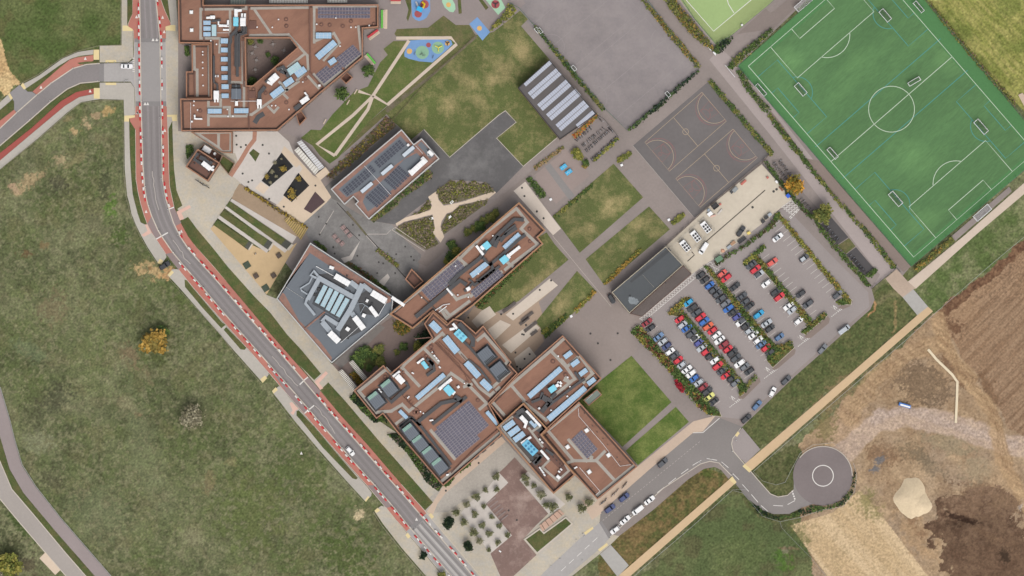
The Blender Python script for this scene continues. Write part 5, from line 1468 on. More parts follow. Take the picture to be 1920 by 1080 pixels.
# ------------------------------------------------ narrow plant-topped block and the hall
L7 = K(900, 720, 4.8)
b7 = Building('science_building', 'narrow dark roofed block crowded with plant between the solar block and the hall',
    L7((390, 172), (606, 403), (553, 456), (856, 816), (661, 986), (152, 388)), 10.6, M_ROOFD, M_PARA, trim=M_PARG)
b7.patch(L7((385, 190), (590, 400), (545, 445), (300, 290)), M_DUCT, .02)
b7.patch(L7((160, 392), (240, 330), (480, 620), (560, 700), (500, 740)), mat('dark deck', (98, 88, 82), .9, .12, 1, .1, .2), .022)
b7.walk([L7((290, 300), (180, 390), (450, 700)), L7((370, 510), (460, 640)), L7((440, 400), (560, 560)), L7((560, 750), (620, 690)), L7((560, 750), (700, 870), (800, 780), (770, 730)), L7((540, 380), (480, 420))], 0.9)
for c in ((262, 372), (306, 425), (352, 475)):
 b7.light(*L7((c[0] - 45, c[1] + 33), (c[0] + 45, c[1] - 33)), 10.5, n=3)
b7.light(*L7((455, 330), (505, 385)), 8, n=3)
b7.unit(*L7((365, 290), (420, 350)), 8)
b7.unit(*L7((420, 340), (400, 395)), 5, 1.2, name='intake_hood')
b7.unit(*L7((415, 240), (545, 380)), 4.5, 1.0, name='intake_hood')
b7.unit(*L7((400, 520), (500, 625)), 15, 1.6, mat('cyan fan casing', (116, 196, 230), 0.4, 0, 1, 0, 1), 'condenser', 3, mat('blue fan', (60, 130, 170), 0.5, 0, 1, 0, 1))
b7.unit(*L7((370, 535), (460, 475)), 5, 1.2, name='intake_hood')
b7.unit(*L7((545, 595), (620, 680)), 4.5, 0.9, name='intake_hood')
b7.unit(*L7((690, 825), (720, 850)), 6, 1.0)
for q in [(540, 755), (553, 775), (567, 795), (580, 818), (730, 768), (712, 788), (540, 500), (560, 525)]:
 b7.unit(*L7((q[0] - 8, q[1] - 8), (q[0] + 8, q[1] + 8)), 3, 0.8, name='condenser')
for q, wd in ((L7((390, 230), (330, 270)), 8), (L7((470, 620), (540, 660), (480, 720)), 8), (L7((560, 640), (520, 690), (500, 720)), 6), (L7((590, 590), (660, 640)), 5), (L7((385, 560), (480, 680)), 4), (L7((440, 280), (500, 350)), 6)):
 b7.duct(q, wd, 0.2, 0.7)
b7.patch(L7((580, 730), (640, 690), (720, 770), (660, 830)), M_ROOF, 0.03)
b7.patch(L7((600, 830), (640, 800), (710, 890), (680, 940)), M_ROOF, 0.03)
b7.vents(L7((640, 640), (660, 660), (690, 690), (720, 720), (740, 740), (455, 690)), 0.25, 0.5, M_BLACK)
b8 = Building('hall_building', 'broad brown roofed hall with four white roof hatches beside the estate road',
    L7((890, 157), (1415, 745), (1055, 1040), (857, 817), (556, 457), (610, 408)), 7.6, M_ROOF, M_PARA)
b8.walk([L7((890, 185), (620, 410)), L7((620, 430), (840, 690), (930, 690), (1050, 690), (1210, 865)), L7((800, 505), (960, 690)), L7((1050, 680), (1120, 610)), L7((790, 710), (840, 690)), L7((1060, 1000), (1380, 740))], 1.2)
b8.pv(L7((820, 500))[0], (95 / 4.8, -88 / 4.8), (145 / 4.8, 175 / 4.8), 5, 8, gap_u=0.06, gap_v=0.14)
b8.hatch(L7((960, 417), (788, 566), (1157, 640), (983, 790)), 7, math.radians(-35))
b8.pipe(L7((885, 220), (890, 290), (1110, 545), (1260, 740), (1360, 725)), 0.08, 0.2)
b8.pipe(L7((895, 750), (1080, 965), (1040, 1000)), 0.08, 0.2)
b8.unit(*L7((768, 730), (785, 720)), 4, 0.8, name='condenser')
b8.unit(*L7((845, 760), (875, 745)), 3, 0.6, name='condenser')
b8.vents(L7((1012, 378), (1055, 433), (1108, 490), (1150, 545), (1235, 660), (1258, 700), (1010, 935), (1038, 968), (940, 265)), 0.2, 0.4, M_BLACK)
b8.vents(L7((1000, 660)), 0.9, 0.2, M_WALK)
lean = Building('store_building', 'small glass roofed lean-to store against the block by the bright lawn', J((1150, 622), (1195, 672), (1075, 775), (1025, 720)), 3.4, M_PANED, M_PARA, pw=0.3, ph=0.35)
lean.ridge([J((1110, 665), (1055, 722)), J((1140, 640), (1140, 641))][:1], 0.12, 0.08, M_FRAME)
# ------------------------------------------------ dark plant shed, solar sports roof
b9 = Building('plant_shed', 'long flat shed with a dark slate grey roof beside the delivery yard', [(1248, 462), (1281, 497), (1180, 587.5), (1147, 548)], 5.0, mat('slate roof sheet', (84, 88, 91), 0.75, 0.05, 0.8, 0.07, 0.1), mat('pale shed edging', (178, 168, 150), 0.8, 0.05, 1, 0.05, 0.2), mat('dark cladding wall', (90, 84, 78), 0.9, 0.08, 1, 0.05, 0.2), pw=0.3, ph=0.35)
N5 = K(1000, 380, 4.8)
b9.pipe(N5((985, 650), (1085, 760)), 0.05, 0.08, M_WALK)
b9.vents(N5((872, 842), (1190, 720)), 0.3, 0.4, M_BLACK)
mb = MB()
for i, (t, w_) in enumerate(((0.1, 4), (0.3, 7), (0.45, 9), (0.6, 6), (0.75, 8), (0.9, 5))):
 a = Vector(N5((880, 710))[0]).lerp(Vector(N5((1215, 430))[0]), t)
 X, Y = b9.w(tuple(a))
 mb.box(X, Y, b9.h + 0.002, w_ * 1.1, .9 + .1 * i, 0.02 + .004 * i, math.atan2(280, 335), mat('wet roof stain', (62, 64, 67), 0.5, 0.15, 1.5, 0.1, 0.3))
part('roof_stain', mb, b9.root)
mb = MB()
for i, (x, y, r) in enumerate(((875, 862, .8), (900, 872, .9), (888, 885, 1.3), (912, 892, 1.0), (930, 875, .5), (925, 905, .6), (865, 880, .5), (940, 890, .4))):
 X, Y = b9.w(N5((x, y))[0])
 mb.cyl(X, Y, b9.h + 0.002, b9.h + 0.03 + 0.006 * i, r, mat('bird lime', (138, 145, 149), 0.8, 0.2, 1.5, 0.1, 0.3), n=11)
part('roof_stain', mb, b9.root)
b9b = Building('canopy_building', 'dark open canopy with brown cover strip along the shed and the white hatched walkway', [(1281, 498), (1297, 513), (1204, 594), (1181, 588)], 2.6, mat('dark canopy sheet', (104, 94, 90), 0.8, 0.08, 0.6, 0.12, 0.1), M_ROOFD, pw=0.15, ph=0.12)
P6 = K(960, 0, 4.8)
b10 = Building('sports_canopy', 'big dark sports canopy carrying strips of silver solar sheets beside the rough meadow', [(971, 165), (1030, 112), (1119, 214), (1050, 262)], 5.5, mat('dark canopy roof', (100, 95, 94), 0.8, 0.07, 0.6, 0.08, 0.1), mat('black canopy edge', (66, 64, 64), 0.8, 0.1, 1, 0.1, 0.2), pw=0.3, ph=0.3)
base, ln, wd = Vector(P6((115, 768))[0]), Vector((240 / 4.8, -210 / 4.8)), Vector((30 / 4.8, 36 / 4.8))
for k, (o, n2, f0, f1) in enumerate((((100, 750), 1, 0, 1), ((140, 835), 2, 0, 1.08), ((225, 940), 2, 0, 1.08), ((305, 1028), 2, 0, 1.1), ((390, 1122), 2, 0, 1.05), ((572, 1122), 1, 0, 0.62))):
 o = P6(o)[0]
 for j in range(n2):
  oo = (o[0] + j * 27 / 4.8, o[1] + j * 30 / 4.8)
  b10.pv(oo, (ln.x * f1, ln.y * f1), (26 / 4.8, 29 / 4.8), 16, 1, gap_u=0.05, gap_v=0.06, m=M_PVS)
for nm, q, lb in (('stair_pit', [(555, 215), (565, 208), (575, 222), (562, 236)], 'small walled brown stair pit outside the slanting wall of the primary school'), ('bin_enclosure', [(638.7, 147), (650, 135), (661.7, 146), (649, 158)], 'small walled brown enclosure in the nursery yard by the solar rows')):
 X, Y = W(*q[0])
 r = thing(nm, lb, 'enclosure', (X, Y, 0))
 P = ccw(WP(q))
 mb = MB()
 mb.ring(P, .3, 0, 2.4, M_PARA)
 part('wall', mb, r)
 mb = MB()
 mb.flat(offset(P, .31), .12, M_ROOFD)
 part('floor_slab', mb, r)
# ------------------------------------------------------------------ lawns, play areas and paved patches inside the campus
R6 = K(640, 0, 4.8)
slab('rough_field', [(725, 213), (820, 131), (892, 66), (917, 62), (925, 60), (945, 45), (975, 20), (990, 36), (977, 49), (1031, 112), (1027, 115), (971, 165), (1047, 256), (981, 311), (931, 259), (968, 229), (947, 207), (935, 215), (843, 294), (795, 242), (771, 262), (752, 241), (735, 226)], 0.12, M_LAWND)
slab('edging_path', ribbon([(795, 243), (843, 295), (935, 216), (947, 208)], 1.2), 0.15, M_KERB)
slab('edging_path', ribbon([(947, 207), (968, 229), (931, 259), (981, 312), (1047, 256)], 1.2), 0.15, M_KERB)
slab('lawn', R6((500, 262), (780, 250), (920, 140), (1030, 225), (1150, 225), (1210, 320), (1050, 400), (980, 325), (495, 328), (478, 305)), 0.115, M_ROUGHG)
slab('lawn', [(765, 77), (738, 77), (719, 92), (727, 103), (713, 117), (690, 162), (664, 172), (623, 215), (601, 244), (583, 243), (564, 259), (586, 273), (600, 292), (618, 307), (634, 296), (690, 230), (728, 196), (858, 84), (844, 70), (768, 74)], 0.115, M_LAWN)
slab('lawn', [(727, 198), (858, 84), (880, 70), (892, 66), (822, 131.5), (735, 212)], 0.112, M_ROUGHG)
slab('lawn', [(690, 230), (728, 198), (819, 133), (735, 226), (725, 214), (640, 290)], 0.117, M_ROUGHG)
for q in ([(743, 71.5), (846, 71), (856, 83), (727, 196), (699, 179)], [(767, 76), (699, 180), (690, 205), (628, 291)], [(628, 292), (594, 271), (662, 216), (699, 180), (672, 171)]):
 mb = MB()
 mb.kerb(WP(q), 1.25, 0.0, 0.135 + 0.006 * len(q), M_LPATH)
 struct('light_path', mb)
slab('rough_field', [(892, 66), (820, 131), (728, 198), (722, 206), (727, 212), (822, 134), (895, 70)], 0.13, M_MULCH)
# nursery yard and play surfaces
slab('play_ground', [(712, -30), (960, -30), (985, 6), (945, 42), (925, 58), (880, 47), (854, 47), (832, 29), (802, 52), (744, 54), (738, 64), (717, 92), (712, 117), (690, 160), (640, 215), (600, 244), (560, 258), (520, 247), (610, 168), (681, 109), (681, 54), (711, 52), (711, 8)], 0.095, mat('nursery asphalt', (150, 139, 136), 0.9, 0.05, 1, 0.07, 0.08))
pg = bpy.data.objects['play_ground']
def patchset(name, poly, z, m):
 return slab(name, poly, z, m, pg)
patchset('play_path', [(771, -20), (771, 2), (773, 31), (779, 37), (786, 39.6), (794, 37), (800, 33), (806.7, 21), (806, -5), (806, -20)], 0.115, M_BLUES)
patchset('play_path', [(829, -10), (829, 4), (834, 14), (843, 22), (850, 23), (854, 17), (853, 8), (845, -6), (838, -14)], 0.115, M_MINT)
patchset('play_path', [(905, -10), (911, 0), (934, 28), (947.5, 14.6), (940, 0), (936, -10)], 0.115, M_MINT)
patchset('play_path', [(895, 32), (919, 60), (904.6, 76), (880, 45)], 0.125, M_BLUES)
slab('play_path', [(768, 76), (800, 73.5), (836, 73.5), (846, 76), (848.5, 83), (840, 92), (811, 117), (786, 115), (766, 110), (758.5, 106), (758, 99)], 0.14, M_BLUES)
for i, (x, y, r, m) in enumerate([(767.7, 96, 5.2, M_ORGC), (791.7, 98.3, 12.5, M_GRNC), (803.5, 84.4, 4.5, M_REDC), (821, 89.6, 11.5, M_GRNC), (839, 81.3, 4.6, M_ORGC), (899, 53, 4.6, M_ORGC), (841, 9, 4.5, M_ORGC), (929, 8, 8, M_REDC), (784, 26, 7, M_REDC), (796, 8, 8, M_REDC)]):
 mb = MB()
 mb.cyl(*W(x, y), 0.05, 0.152 + 0.004 * (i % 3), r * S, m, n=24)
 struct('play_path', mb)
slab('verge_lawn', [(858, -2), (864, -2), (866, 25), (860, 26)], 0.12, M_VERGE)
slab('verge_lawn', [(895, -4), (902, -4), (916, 14), (911, 19)], 0.12, M_VERGE)
slab('verge_lawn', [(757, -8), (771, -8), (771, 22), (765, 40), (762, 34), (766, 18)], 0.12, M_VERGE)
slab('bench_path', [(719, 18), (726.5, 18), (726, 54), (720, 54)], 0.125, M_CREAM)
# courtyard in the primary school
slab('court_ground', [(462, 73), (543, 73), (556, 90), (474, 159.5), (463.5, 159.5)], 0.10, mat('courtyard paving', (126, 110, 104), 0.9, 0.07, 1, 0.08, 0.1))
# entrance plaza: pale concrete, black beds, cream apron
slab('pale_pavement', [(436, 247), (520, 246), (542, 266), (552, 290), (585, 326), (560, 352), (552, 384), (520, 384), (460, 350), (436, 330), (449, 312), (441, 287), (436, 287)], 0.11, M_PALE)
slab('cream_pavement', [(533, 274), (552, 290), (586, 328), (600, 336), (621, 369), (612, 380), (567, 420), (517, 385), (560, 319), (527, 287)], 0.12, mat('pinkish cream paving', (216, 196, 172), 0.9, 0.05, 1, 0.06, 0.06))
slab('pale_pavement', [(562, 309), (492, 365), (520, 384), (530, 372), (567, 316)], 0.125, M_PALE)
slab('cream_pavement', [(489, 341), (505, 351), (494, 364), (478, 353)], 0.125, M_CREAM)
slab('rubber_ground', [(528, 286), (550, 312), (505, 350), (490.5, 339)], 0.145, M_RUBBER)
slab('rubber_ground', [(559.6, 324), (580, 348), (547, 379), (531, 366)], 0.145, M_RUBBER)
slab('soft_ground', [(591, 359), (609.6, 378.5), (583.5, 400), (569.5, 392)], 0.145, M_MARSOFT)
slab('brick_path', ribbon([(478, 245), (477, 262), (466, 276), (452, 300), (432, 330)], 8), 0.13, mat('terracotta brick path', (178, 132, 112), 0.9, 0.12, 1.5, 0.05, 0.1))
slab('ramp_path', [(449, 344), (462, 352), (576, 430), (566, 441), (556, 444), (434.6, 372), (440, 358)], 0.13, mat('timber brown ramp', (166, 144, 120), 0.9, 0.09, 1, 0.10, 0.08))
slab('green_lawn', [(467, 287), (475, 279), (487, 288), (479, 303)], 0.14, M_VERGE)
slab('play_sand_ground', [(394.6, 429), (402, 421), (465, 469), (472, 459), (503, 473), (512, 458), (538, 470), (548, 460), (557, 455), (500, 552)], 0.13, M_SAND)
for p in ([(424, 386), (431.5, 377.5), (547, 457), (538, 467.5)], [(411.7, 403.5), (420, 394.5), (511.5, 455), (503, 468)], [(400, 421.5), (407.5, 412.5), (472.7, 456.5), (465.4, 468)]):
 slab('strip_lawn', p, 0.40, M_VERGE)
 c = [tuple(Vector(p[1]).lerp(Vector(p[2]), t)) for t in (0.90, 0.995)] + [tuple(Vector(p[0]).lerp(Vector(p[3]), t)) for t in (0.995, 0.90)]
 slab('strip_path', c, 0.42, mat('slate planting bed', (84, 84, 78), 0.95, 0.2, 1.5, 0.1, 0.1))
 c = [tuple(Vector(p[1]).lerp(Vector(p[2]), t)) for t in (0.998, 1.03)] + [tuple(Vector(p[0]).lerp(Vector(p[3]), t)) for t in (1.03, 0.998)]
 slab('kerb', c, 0.45, M_KERB)
for q in ([(431, 375), (549, 455)], [(421.5, 392.5), (513, 453.5)], [(424, 390), (539, 471)], [(411, 408), (503.5, 472)]):
 pass
slab('pale_path', [(421, 390), (424.5, 386.5), (539, 469), (534, 474)], 0.15, M_PALE)
slab('pale_path', [(408, 409), (412, 404), (504, 469), (500, 474)], 0.15, M_PALE)
slab('pale_path', [(431.5, 377), (434.6, 372.5), (556, 444), (548, 456)], 0.14, M_PALE)
# stains beside the court, dark central court wedges
slab('pale_path', [(675, 452), (655, 480), (639, 484), (647, 494), (660, 487)], 0.12, M_PALE)
slab('pale_path', [(727, 513), (731, 520), (720, 536), (712, 533), (710, 528)], 0.12, M_PALE)
line_thing('pavement_joint', None, [[(686, 442), (690, 439), (725, 439), (733, 431)], [(626, 395), (600, 438)], [(687, 442), (705, 462)]], 0.25, 0.12, M_WORN)
line_thing('channel_path', None, [[(632, 380), (688, 441), (760, 520), (777, 541)]], 0.35, 0.125, mat('dark drain channel', (70, 66, 64), 0.9, 0.1, 1, 0, 1))
line_thing('channel_path', None, [[(649, 426), (674, 451)]], 0.2, 0.125, MATS['dark drain channel'])
# star shaped garden: cream paths between planting beds
slab('cream_path', [(803, 369), (819, 358), (822, 374), (832, 386), (868, 378), (904, 366), (927, 358), (930, 361), (914, 374), (862, 384), (848, 397), (838, 400), (828, 415), (826, 425), (833, 444), (826, 455), (812, 437), (815, 425), (811, 402), (757, 416), (744, 424), (742, 419), (760, 408), (806, 394), (810, 385)], 0.14, M_CREAM)
for p in ([(819, 357), (845, 336.5), (856, 343), (868, 336), (876, 345), (891, 337), (897, 346), (911, 341), (928, 359), (904, 365), (868, 376), (832, 384), (823, 373)], [(783, 402), (803, 374), (809, 386), (805, 393), (770, 403)], [(745, 426), (757, 418), (811, 404), (814, 425), (811, 437), (823, 457), (799, 469), (741, 432)], [(827, 426), (838, 402), (848, 398), (862, 386), (916, 373), (912, 382), (832, 440)]):
 slab('planting_ground', p, 0.15, M_MULCH)
slab('kerb', ribbon([(735, 431), (741, 426), (800, 466), (796, 471), (735, 431)], 1.0), 0.16, M_KERB)
# planting strips
for p in ([(725, 219), (737, 227), (744, 236), (620, 333), (615, 330), (640, 302), (690, 252)], [(705, 470), (710, 464), (748, 496), (749, 503), (742, 501)], [(692, 410), (700, 418), (746, 386), (752, 374), (810, 334), (812, 326), (803, 316), (700, 400)],
   [(586, 452), (592, 451), (614, 466), (613, 474)], [(645, 494), (654, 489), (732, 545), (728, 550)], [(650, 492), (700, 521), (697, 526)]):
 slab('planting_ground', p, 0.13, M_MULCH)
slab('planting_ground', [(648, 397), (652, 395), (689, 440), (686, 442)], 0.14, M_MULCH)
slab('planting_ground', [(458, 354), (463, 351), (578, 427), (575, 432)], 0.20, M_MULCH)
# middle lawns
slab('lawn', [(1036, 406), (1150.5, 307), (1206, 370), (1087, 474)], 0.12, M_LAWND)
slab('lawn', [(1217, 387), (1256, 430), (1133, 535), (1098, 486)], 0.12, M_LAWND)
slab('lawn', [(1025, 436), (1040, 458), (1066, 487), (973, 564), (925, 588), (895, 578), (889, 572), (1019, 458), (1009, 445)], 0.12, M_LAWND)
slab('lawn', [(1082, 508), (1119, 547), (1022, 636), (1013, 614), (1004, 604)], 0.12, M_LAWND)
slab('bright_lawn', [(1184, 667), (1259, 754), (1167, 838), (1085, 752), (1128, 712)], 0.12, M_LAWNB)
slab('bright_lawn', [(1267, 763), (1291.7, 791), (1196, 872), (1173, 845)], 0.12, M_LAWNB)
slab('pale_path', [(963, 358), (985, 340.5), (1051.7, 428.5), (1037, 441)], 0.13, mat('pale slab path', (216, 203, 190), 0.9, 0.04, 1, 0.05, 0.08))
slab('edging_path', ribbon([(1036, 442), (1146, 575)], 0.5), 0.075, M_KERB)
# terrace of cream and tan stripes
slab('terrace_ground', [(1031, 522), (1046, 535), (1010, 566), (1022, 606), (1014, 615), (1020, 640), (970, 698), (958, 680), (908, 612), (893, 622), (870, 602), (888, 576), (925, 580), (940, 590), (973, 570)], 0.11, mat('tan terrace paving', (178, 156, 136), 0.9, 0.05, 1, 0.06, 0.08))
for q in ([(1031, 522), (1046, 535), (962, 601), (948, 590)], [(903, 583), (918, 574), (930, 590), (895, 615), (884, 602)], [(915, 618), (938, 600), (958, 609), (924, 641)], [(941, 647), (1000, 603), (1012, 615), (958, 662)], [(964, 672), (992, 650), (1006, 668), (972, 697)]):
 slab('pale_path', q, 0.125, mat('cream terrace stripe', (216, 203, 188), 0.9, 0.05, 1, 0.05, 0.08))
# area below the main block, courtyard garden
slab('garden_ground', [(622, 682), (645, 660), (740, 590), (774, 617), (796, 610), (809, 634), (732, 699), (719, 683), (664, 731)], 0.10, mat('courtyard brown paving', (130, 114, 108), 0.9, 0.06, 1, 0.10, 0.08))
slab('garden_ground', [(626, 680), (712, 608), (722, 614), (690, 646), (660, 672), (640, 690)], 0.11, mat('grey passage', (128, 122, 118), 0.9, 0.08, 1, 0.08, 0.08))
slab('verge_lawn', [(664, 674), (692, 648), (700, 656), (720, 672), (690, 698), (680, 690)], 0.12, M_VERGE)
for p in ([(663, 733), (704, 783), (706, 788), (720, 782), (727, 790), (700, 790), (676, 770), (658, 745)], [(735, 812), (744, 812), (830, 911), (822, 922), (800, 905), (760, 845), (727, 815)], [(622, 683), (664, 646), (700, 616), (696, 612), (660, 640), (618, 678)]):
 slab('planting_ground', p, 0.13, mat('dark planting', (72, 80, 48), 0.95, 0.3, 1.5, 0.15, 0.12, col2=(98, 88, 72), c2=0.55))
# plaza by the estate road
slab('maroon_pavement', [(965.4, 858), (989, 884), (973.75, 900), (1028, 963), (1005, 985), (981, 1011), (1006, 1040.4), (963, 1080), (945, 1096), (919.6, 1038), (960, 1004), (911, 944.6), (953, 905), (936, 886)], 0.13, M_MAROON)
slab('gravel_pavement', [(880, 943), (912, 918), (936, 887), (953, 905), (911, 945), (960, 1004), (919.6, 1038), (864, 962)], 0.115, M_PALE)
slab('gravel_pavement', [(974, 899), (990, 884), (1060, 945), (1045, 957), (1028, 963)], 0.115, M_PALE)
for k in range(6):
 a = Vector((913 + k * 5.2, 945 + k * 6.2))
 slab('step_path', ribbon([tuple(a), (a.x + 16 - k * 0.5, a.y - 12.5 + k * 0.4)], 2.2), 0.2 + 0.05 * k, mat('stone step', (150, 136, 132), 0.9, 0.06, 1, 0.05, 0.1))
mb = MB()
P = ccw(WP([(1061, 968.5), (1074.8, 982), (1007, 1039), (982, 1011), (1012, 990), (1020, 998)]))
mb.ring(P, 0.55, 0.0, 0.45, M_KERB)
mb.flat(offset(P, 0.56), 0.38, M_VERGE)
struct('raised_lawn', mb)
# yard behind the shed, hatch markings, dark lane to the canopy
slab('yard_path', [(1080, 555), (1120, 548), (1147, 549), (1180, 589), (1205, 594), (1194, 660), (1184, 667), (1128, 709), (1055, 628), (1030, 640)], 0.055, mat('warm asphalt', (152, 140, 134), 0.9, 0.06, 1, 0.09, 0.06))
mb = MB()
def hatch(poly, d, m, z, ang=0.0):
 """Criss-cross lines clipped to a quad given by two opposite edges."""
 a, b, c, e = (Vector(p) for p in poly)       # a-b one long edge, e-c the other
 L = (b - a).length
 n = max(2, int(L / d))
 for i in range(n):
  p0, p1 = a.lerp(b, i / n), a.lerp(b, (i + 1) / n)
  q0, q1 = e.lerp(c, i / n), e.lerp(c, (i + 1) / n)
  mb.line(WP([tuple(p0), tuple(q1)]), 0.13, z, m)
  mb.line(WP([tuple(p1), tuple(q0)]), 0.13, z + 0.006, m)
 mb.line(WP([tuple(a), tuple(b)]), 0.16, z + 0.012, m)
 mb.line(WP([tuple(e), tuple(c)]), 0.16, z + 0.012, m)
hatch([(1199, 598), (1303, 511), (1309, 517), (1205, 604)], 5.6, M_WHITE, 0.115)
hatch([(1312, 504), (1333, 491), (1349, 506), (1328, 518)], 7, M_WHITE, 0.12)
for k in range(4):
 a, b = Vector((1465, 389)), Vector((1486, 374))
 d = Vector((4.6, 3.6))
 hatch([tuple(a + d * k), tuple(b + d * k), tuple(b + d * (k + 1)), tuple(a + d * (k + 1))], 6.4, M_WHITE, 0.12 + 0.012 * (k % 2))
struct('road_marking', mb, bpy.data.objects['car_park_ground'])
line_thing('road_marking', bpy.data.objects['car_park_ground'], dashes((1480, 408), (1496, 392), 5, 2) + dashes((1482, 410), (1498, 394), 5, 2), 0.3, 0.125, M_WHITE)
line_thing('drain_path', bpy.data.objects['yard_ground'], [[(1318, 458), (1434, 357)], [(1434, 357), (1434.6, 356.6)], [(1297, 472), (1302, 478), (1289, 490)]], 0.4, 0.115, mat('slot drain', (84, 74, 66), 0.9, 0.1, 1, 0, 1))
# coloured slabs and lane between the lawns and the ball courts
slab('table_ground', [(1003, 309), (1057, 276), (1100, 318), (1105, 330), (1042, 382), (1005, 340)], 0.07, mat('pinkish asphalt', (158, 143, 137), 0.9, 0.05, 1, 0.05, 0.08))
slab('table_ground', [(1020, 311), (1030, 304), (1078, 367), (1068, 376)], 0.082, mat('grey lane strip', (142, 138, 136), 0.9, 0.05, 1, 0.05, 0.08))
slab('cycle_yard_ground', [(1075, 252), (1112, 222), (1132, 222), (1161, 259), (1112, 304), (1098, 290)], 0.08, mat('cycle yard asphalt', (144, 134, 131), 0.9, 0.06, 1, 0.06, 0.08))
slab('kerb', ribbon([(1187, 273.5), (1301.5, 408)], 0.5), 0.10, M_WORN)
# ------------------------------------------------------------------ car park islands, bay lines
PV = Vector((0.641, 0.768))          # along the rows
QV = Vector((0.80, -0.60))           # along the parked cars
def bays(start, n, pitch, length, sgn=0.0):
 s = Vector(start)
 return [[tuple(s + PV * pitch * (k - .5) - QV * length / 2), tuple(s + PV * pitch * (k - .5) + QV * length / 2)] for k in range(n + 1)]
cp = bpy.data.objects['car_park_ground']
bl_ = bays((1213, 604.6), 18, 11.45, 22) + bays((1267, 589), 16, 11.4, 22) + bays((1290.6, 567), 16, 11.45, 22) + bays((1313.5, 516), 18, 11.45, 22) + bays((1339, 501), 17, 11.45, 22)[0:] + bays((1408, 496), 14, 11.45, 22) + bays((1430, 478), 15, 11.45, 22) + bays((1459, 424), 16, 11.4, 22)
line_thing('bay_marking', cp, bl_, 0.17, 0.085, mat('bay line paint', (204, 198, 192), .8, .12, 2, 0, .1))
mb = MB()
for (x, y) in ((1374, 746), (1439, 692), (1502, 632), (1565, 576)):
 o = Vector((x, y))
 d, e = Vector((0.80, -0.60)), Vector((0.64, 0.77))
 tri = [o - e * 6 - d * 0.4, o + e * 3.5 + d * 3.2, o + e * 3.5 - d * 3.2]
 tri = [o - e * 5, o + e * 4 - d * 2.2, o + e * 4 + d * 2.2]
 mb.line(WP([tuple(p) for p in tri + tri[:1]]), 0.25, 0.09, M_WHITE)
 for ln in dashes(tuple(o + e * 9 - d * 1), tuple(o + e * 9 + d * 15), 2.2, 1.4) + dashes(tuple(o + e * 11 - d * 1), tuple(o + e * 11 + d * 15), 2.2, 1.4) + dashes(tuple(o + e * 10.5 - d * 16), tuple(o + e * 10.5 - d * 3), 2.2, 1.4):
  mb.line(WP(ln), 0.25, 0.09, M_WHITE)
 mb.line(WP([tuple(o - d * 5 - e * 5), tuple(o - d * 1 + e * 8)]), 0.15, 0.09, M_WORN)
struct('road_marking', mb, cp)
ISL = []
for p in ([(1252, 588), (1283, 556), (1293, 556), (1296, 563), (1272, 582), (1400, 732), (1391, 742), (1385, 733), (1380, 722), (1272, 594), (1257, 592)],
   [(1319, 498), (1326, 496), (1452, 644), (1466, 648), (1480, 636), (1490, 652), (1449, 690), (1437, 676), (1445, 664), (1436, 650)],
   [(1391, 493), (1431, 458), (1437, 463), (1420, 480), (1524, 604), (1546, 584), (1552, 592), (1510, 628), (1500, 622), (1517, 608), (1412, 486), (1395, 498)],
   [(1453, 401), (1460, 396), (1590, 556), (1598, 562), (1596, 572), (1572, 571), (1566, 566), (1584, 556)],
   [(1182, 622), (1197, 608), (1213, 626), (1340, 768), (1350, 772), (1354, 782), (1330, 779), (1310, 765), (1270, 715), (1230, 670)]):
 mb = MB()
 q = ccw(WP(p))
 mb.ring(q, 0.15, 0.0, 0.17, M_KERB)
 mb.flat(offset(q, 0.15), 0.15, mat('island soil and leaves', (112, 104, 62), 0.95, 0.3, 1.5, 0.15, 0.12, col2=(86, 92, 50), c2=0.5))
 struct('planting_ground', mb, None)
for p in ([(1384, 744), (1415, 708), (1424, 708), (1426, 716), (1394, 748), (1386, 748)], [(1447, 690), (1488, 652), (1492, 656), (1490, 664), (1457, 692), (1451, 694)], [(1508, 631), (1552, 592), (1556, 598), (1554, 606), (1520, 634), (1512, 634)], [(1571, 577), (1597, 560), (1599, 566), (1594, 574), (1580, 580)]):
 slab('island_pavement', p, 0.13, mat('island paving', (140, 125, 117), .9, .06, 1, .05, .1))
# ------------------------------------------------------------------ vehicles
M_GLASS = paint('car glass', (38, 44, 52), 0.12, 0.6)
M_TYRE = paint('tyre rubber', (36, 36, 36), 0.8)
M_LAMP = paint('lamp glass', (222, 224, 226), 0.2, 0.6)
M_TAIL = paint('tail lamp', (150, 30, 30), 0.3, 0.5)
CARC = {'red': (214, 40, 58), 'dark red': (150, 40, 52), 'black': (52, 54, 58), 'dark grey': (76, 80, 86), 'grey': (116, 120, 126), 'silver': (186, 192, 198), 'white': (246, 246, 246), 'blue': (42, 108, 188), 'navy': (60, 74, 122), 'cyan': (30, 164, 214), 'orange': (226, 102, 62), 'yellow': (228, 226, 130), 'pale blue': (108, 140, 178), 'violet': (78, 84, 158), 'steel blue': (86, 120, 160), 'coral': (224, 96, 86)}
CARM = {k: paint('car paint ' + k, v, 0.28, 0.5) for k, v in CARC.items()}
TYPES = {  # half length, half width, belt, roof z, rear base, front base, rear roof, front roof
 'hatchback': (2.02, 0.90, 0.92, 1.46, -1.78, 0.88, -1.5, 0.32),
 'saloon': (2.28, 0.92, 0.90, 1.42, -1.40, 0.92, -0.85, 0.28),
 'estate': (2.28, 0.92, 0.92, 1.46, -2.08, 0.92, -1.85, 0.28),
 'suv': (2.25, 0.97, 1.02, 1.66, -2.0, 0.95, -1.78, 0.38),
 'van': (2.50, 0.98, 1.10, 1.92, -2.42, 1.75, -2.36, 1.15)}
_cm = {}
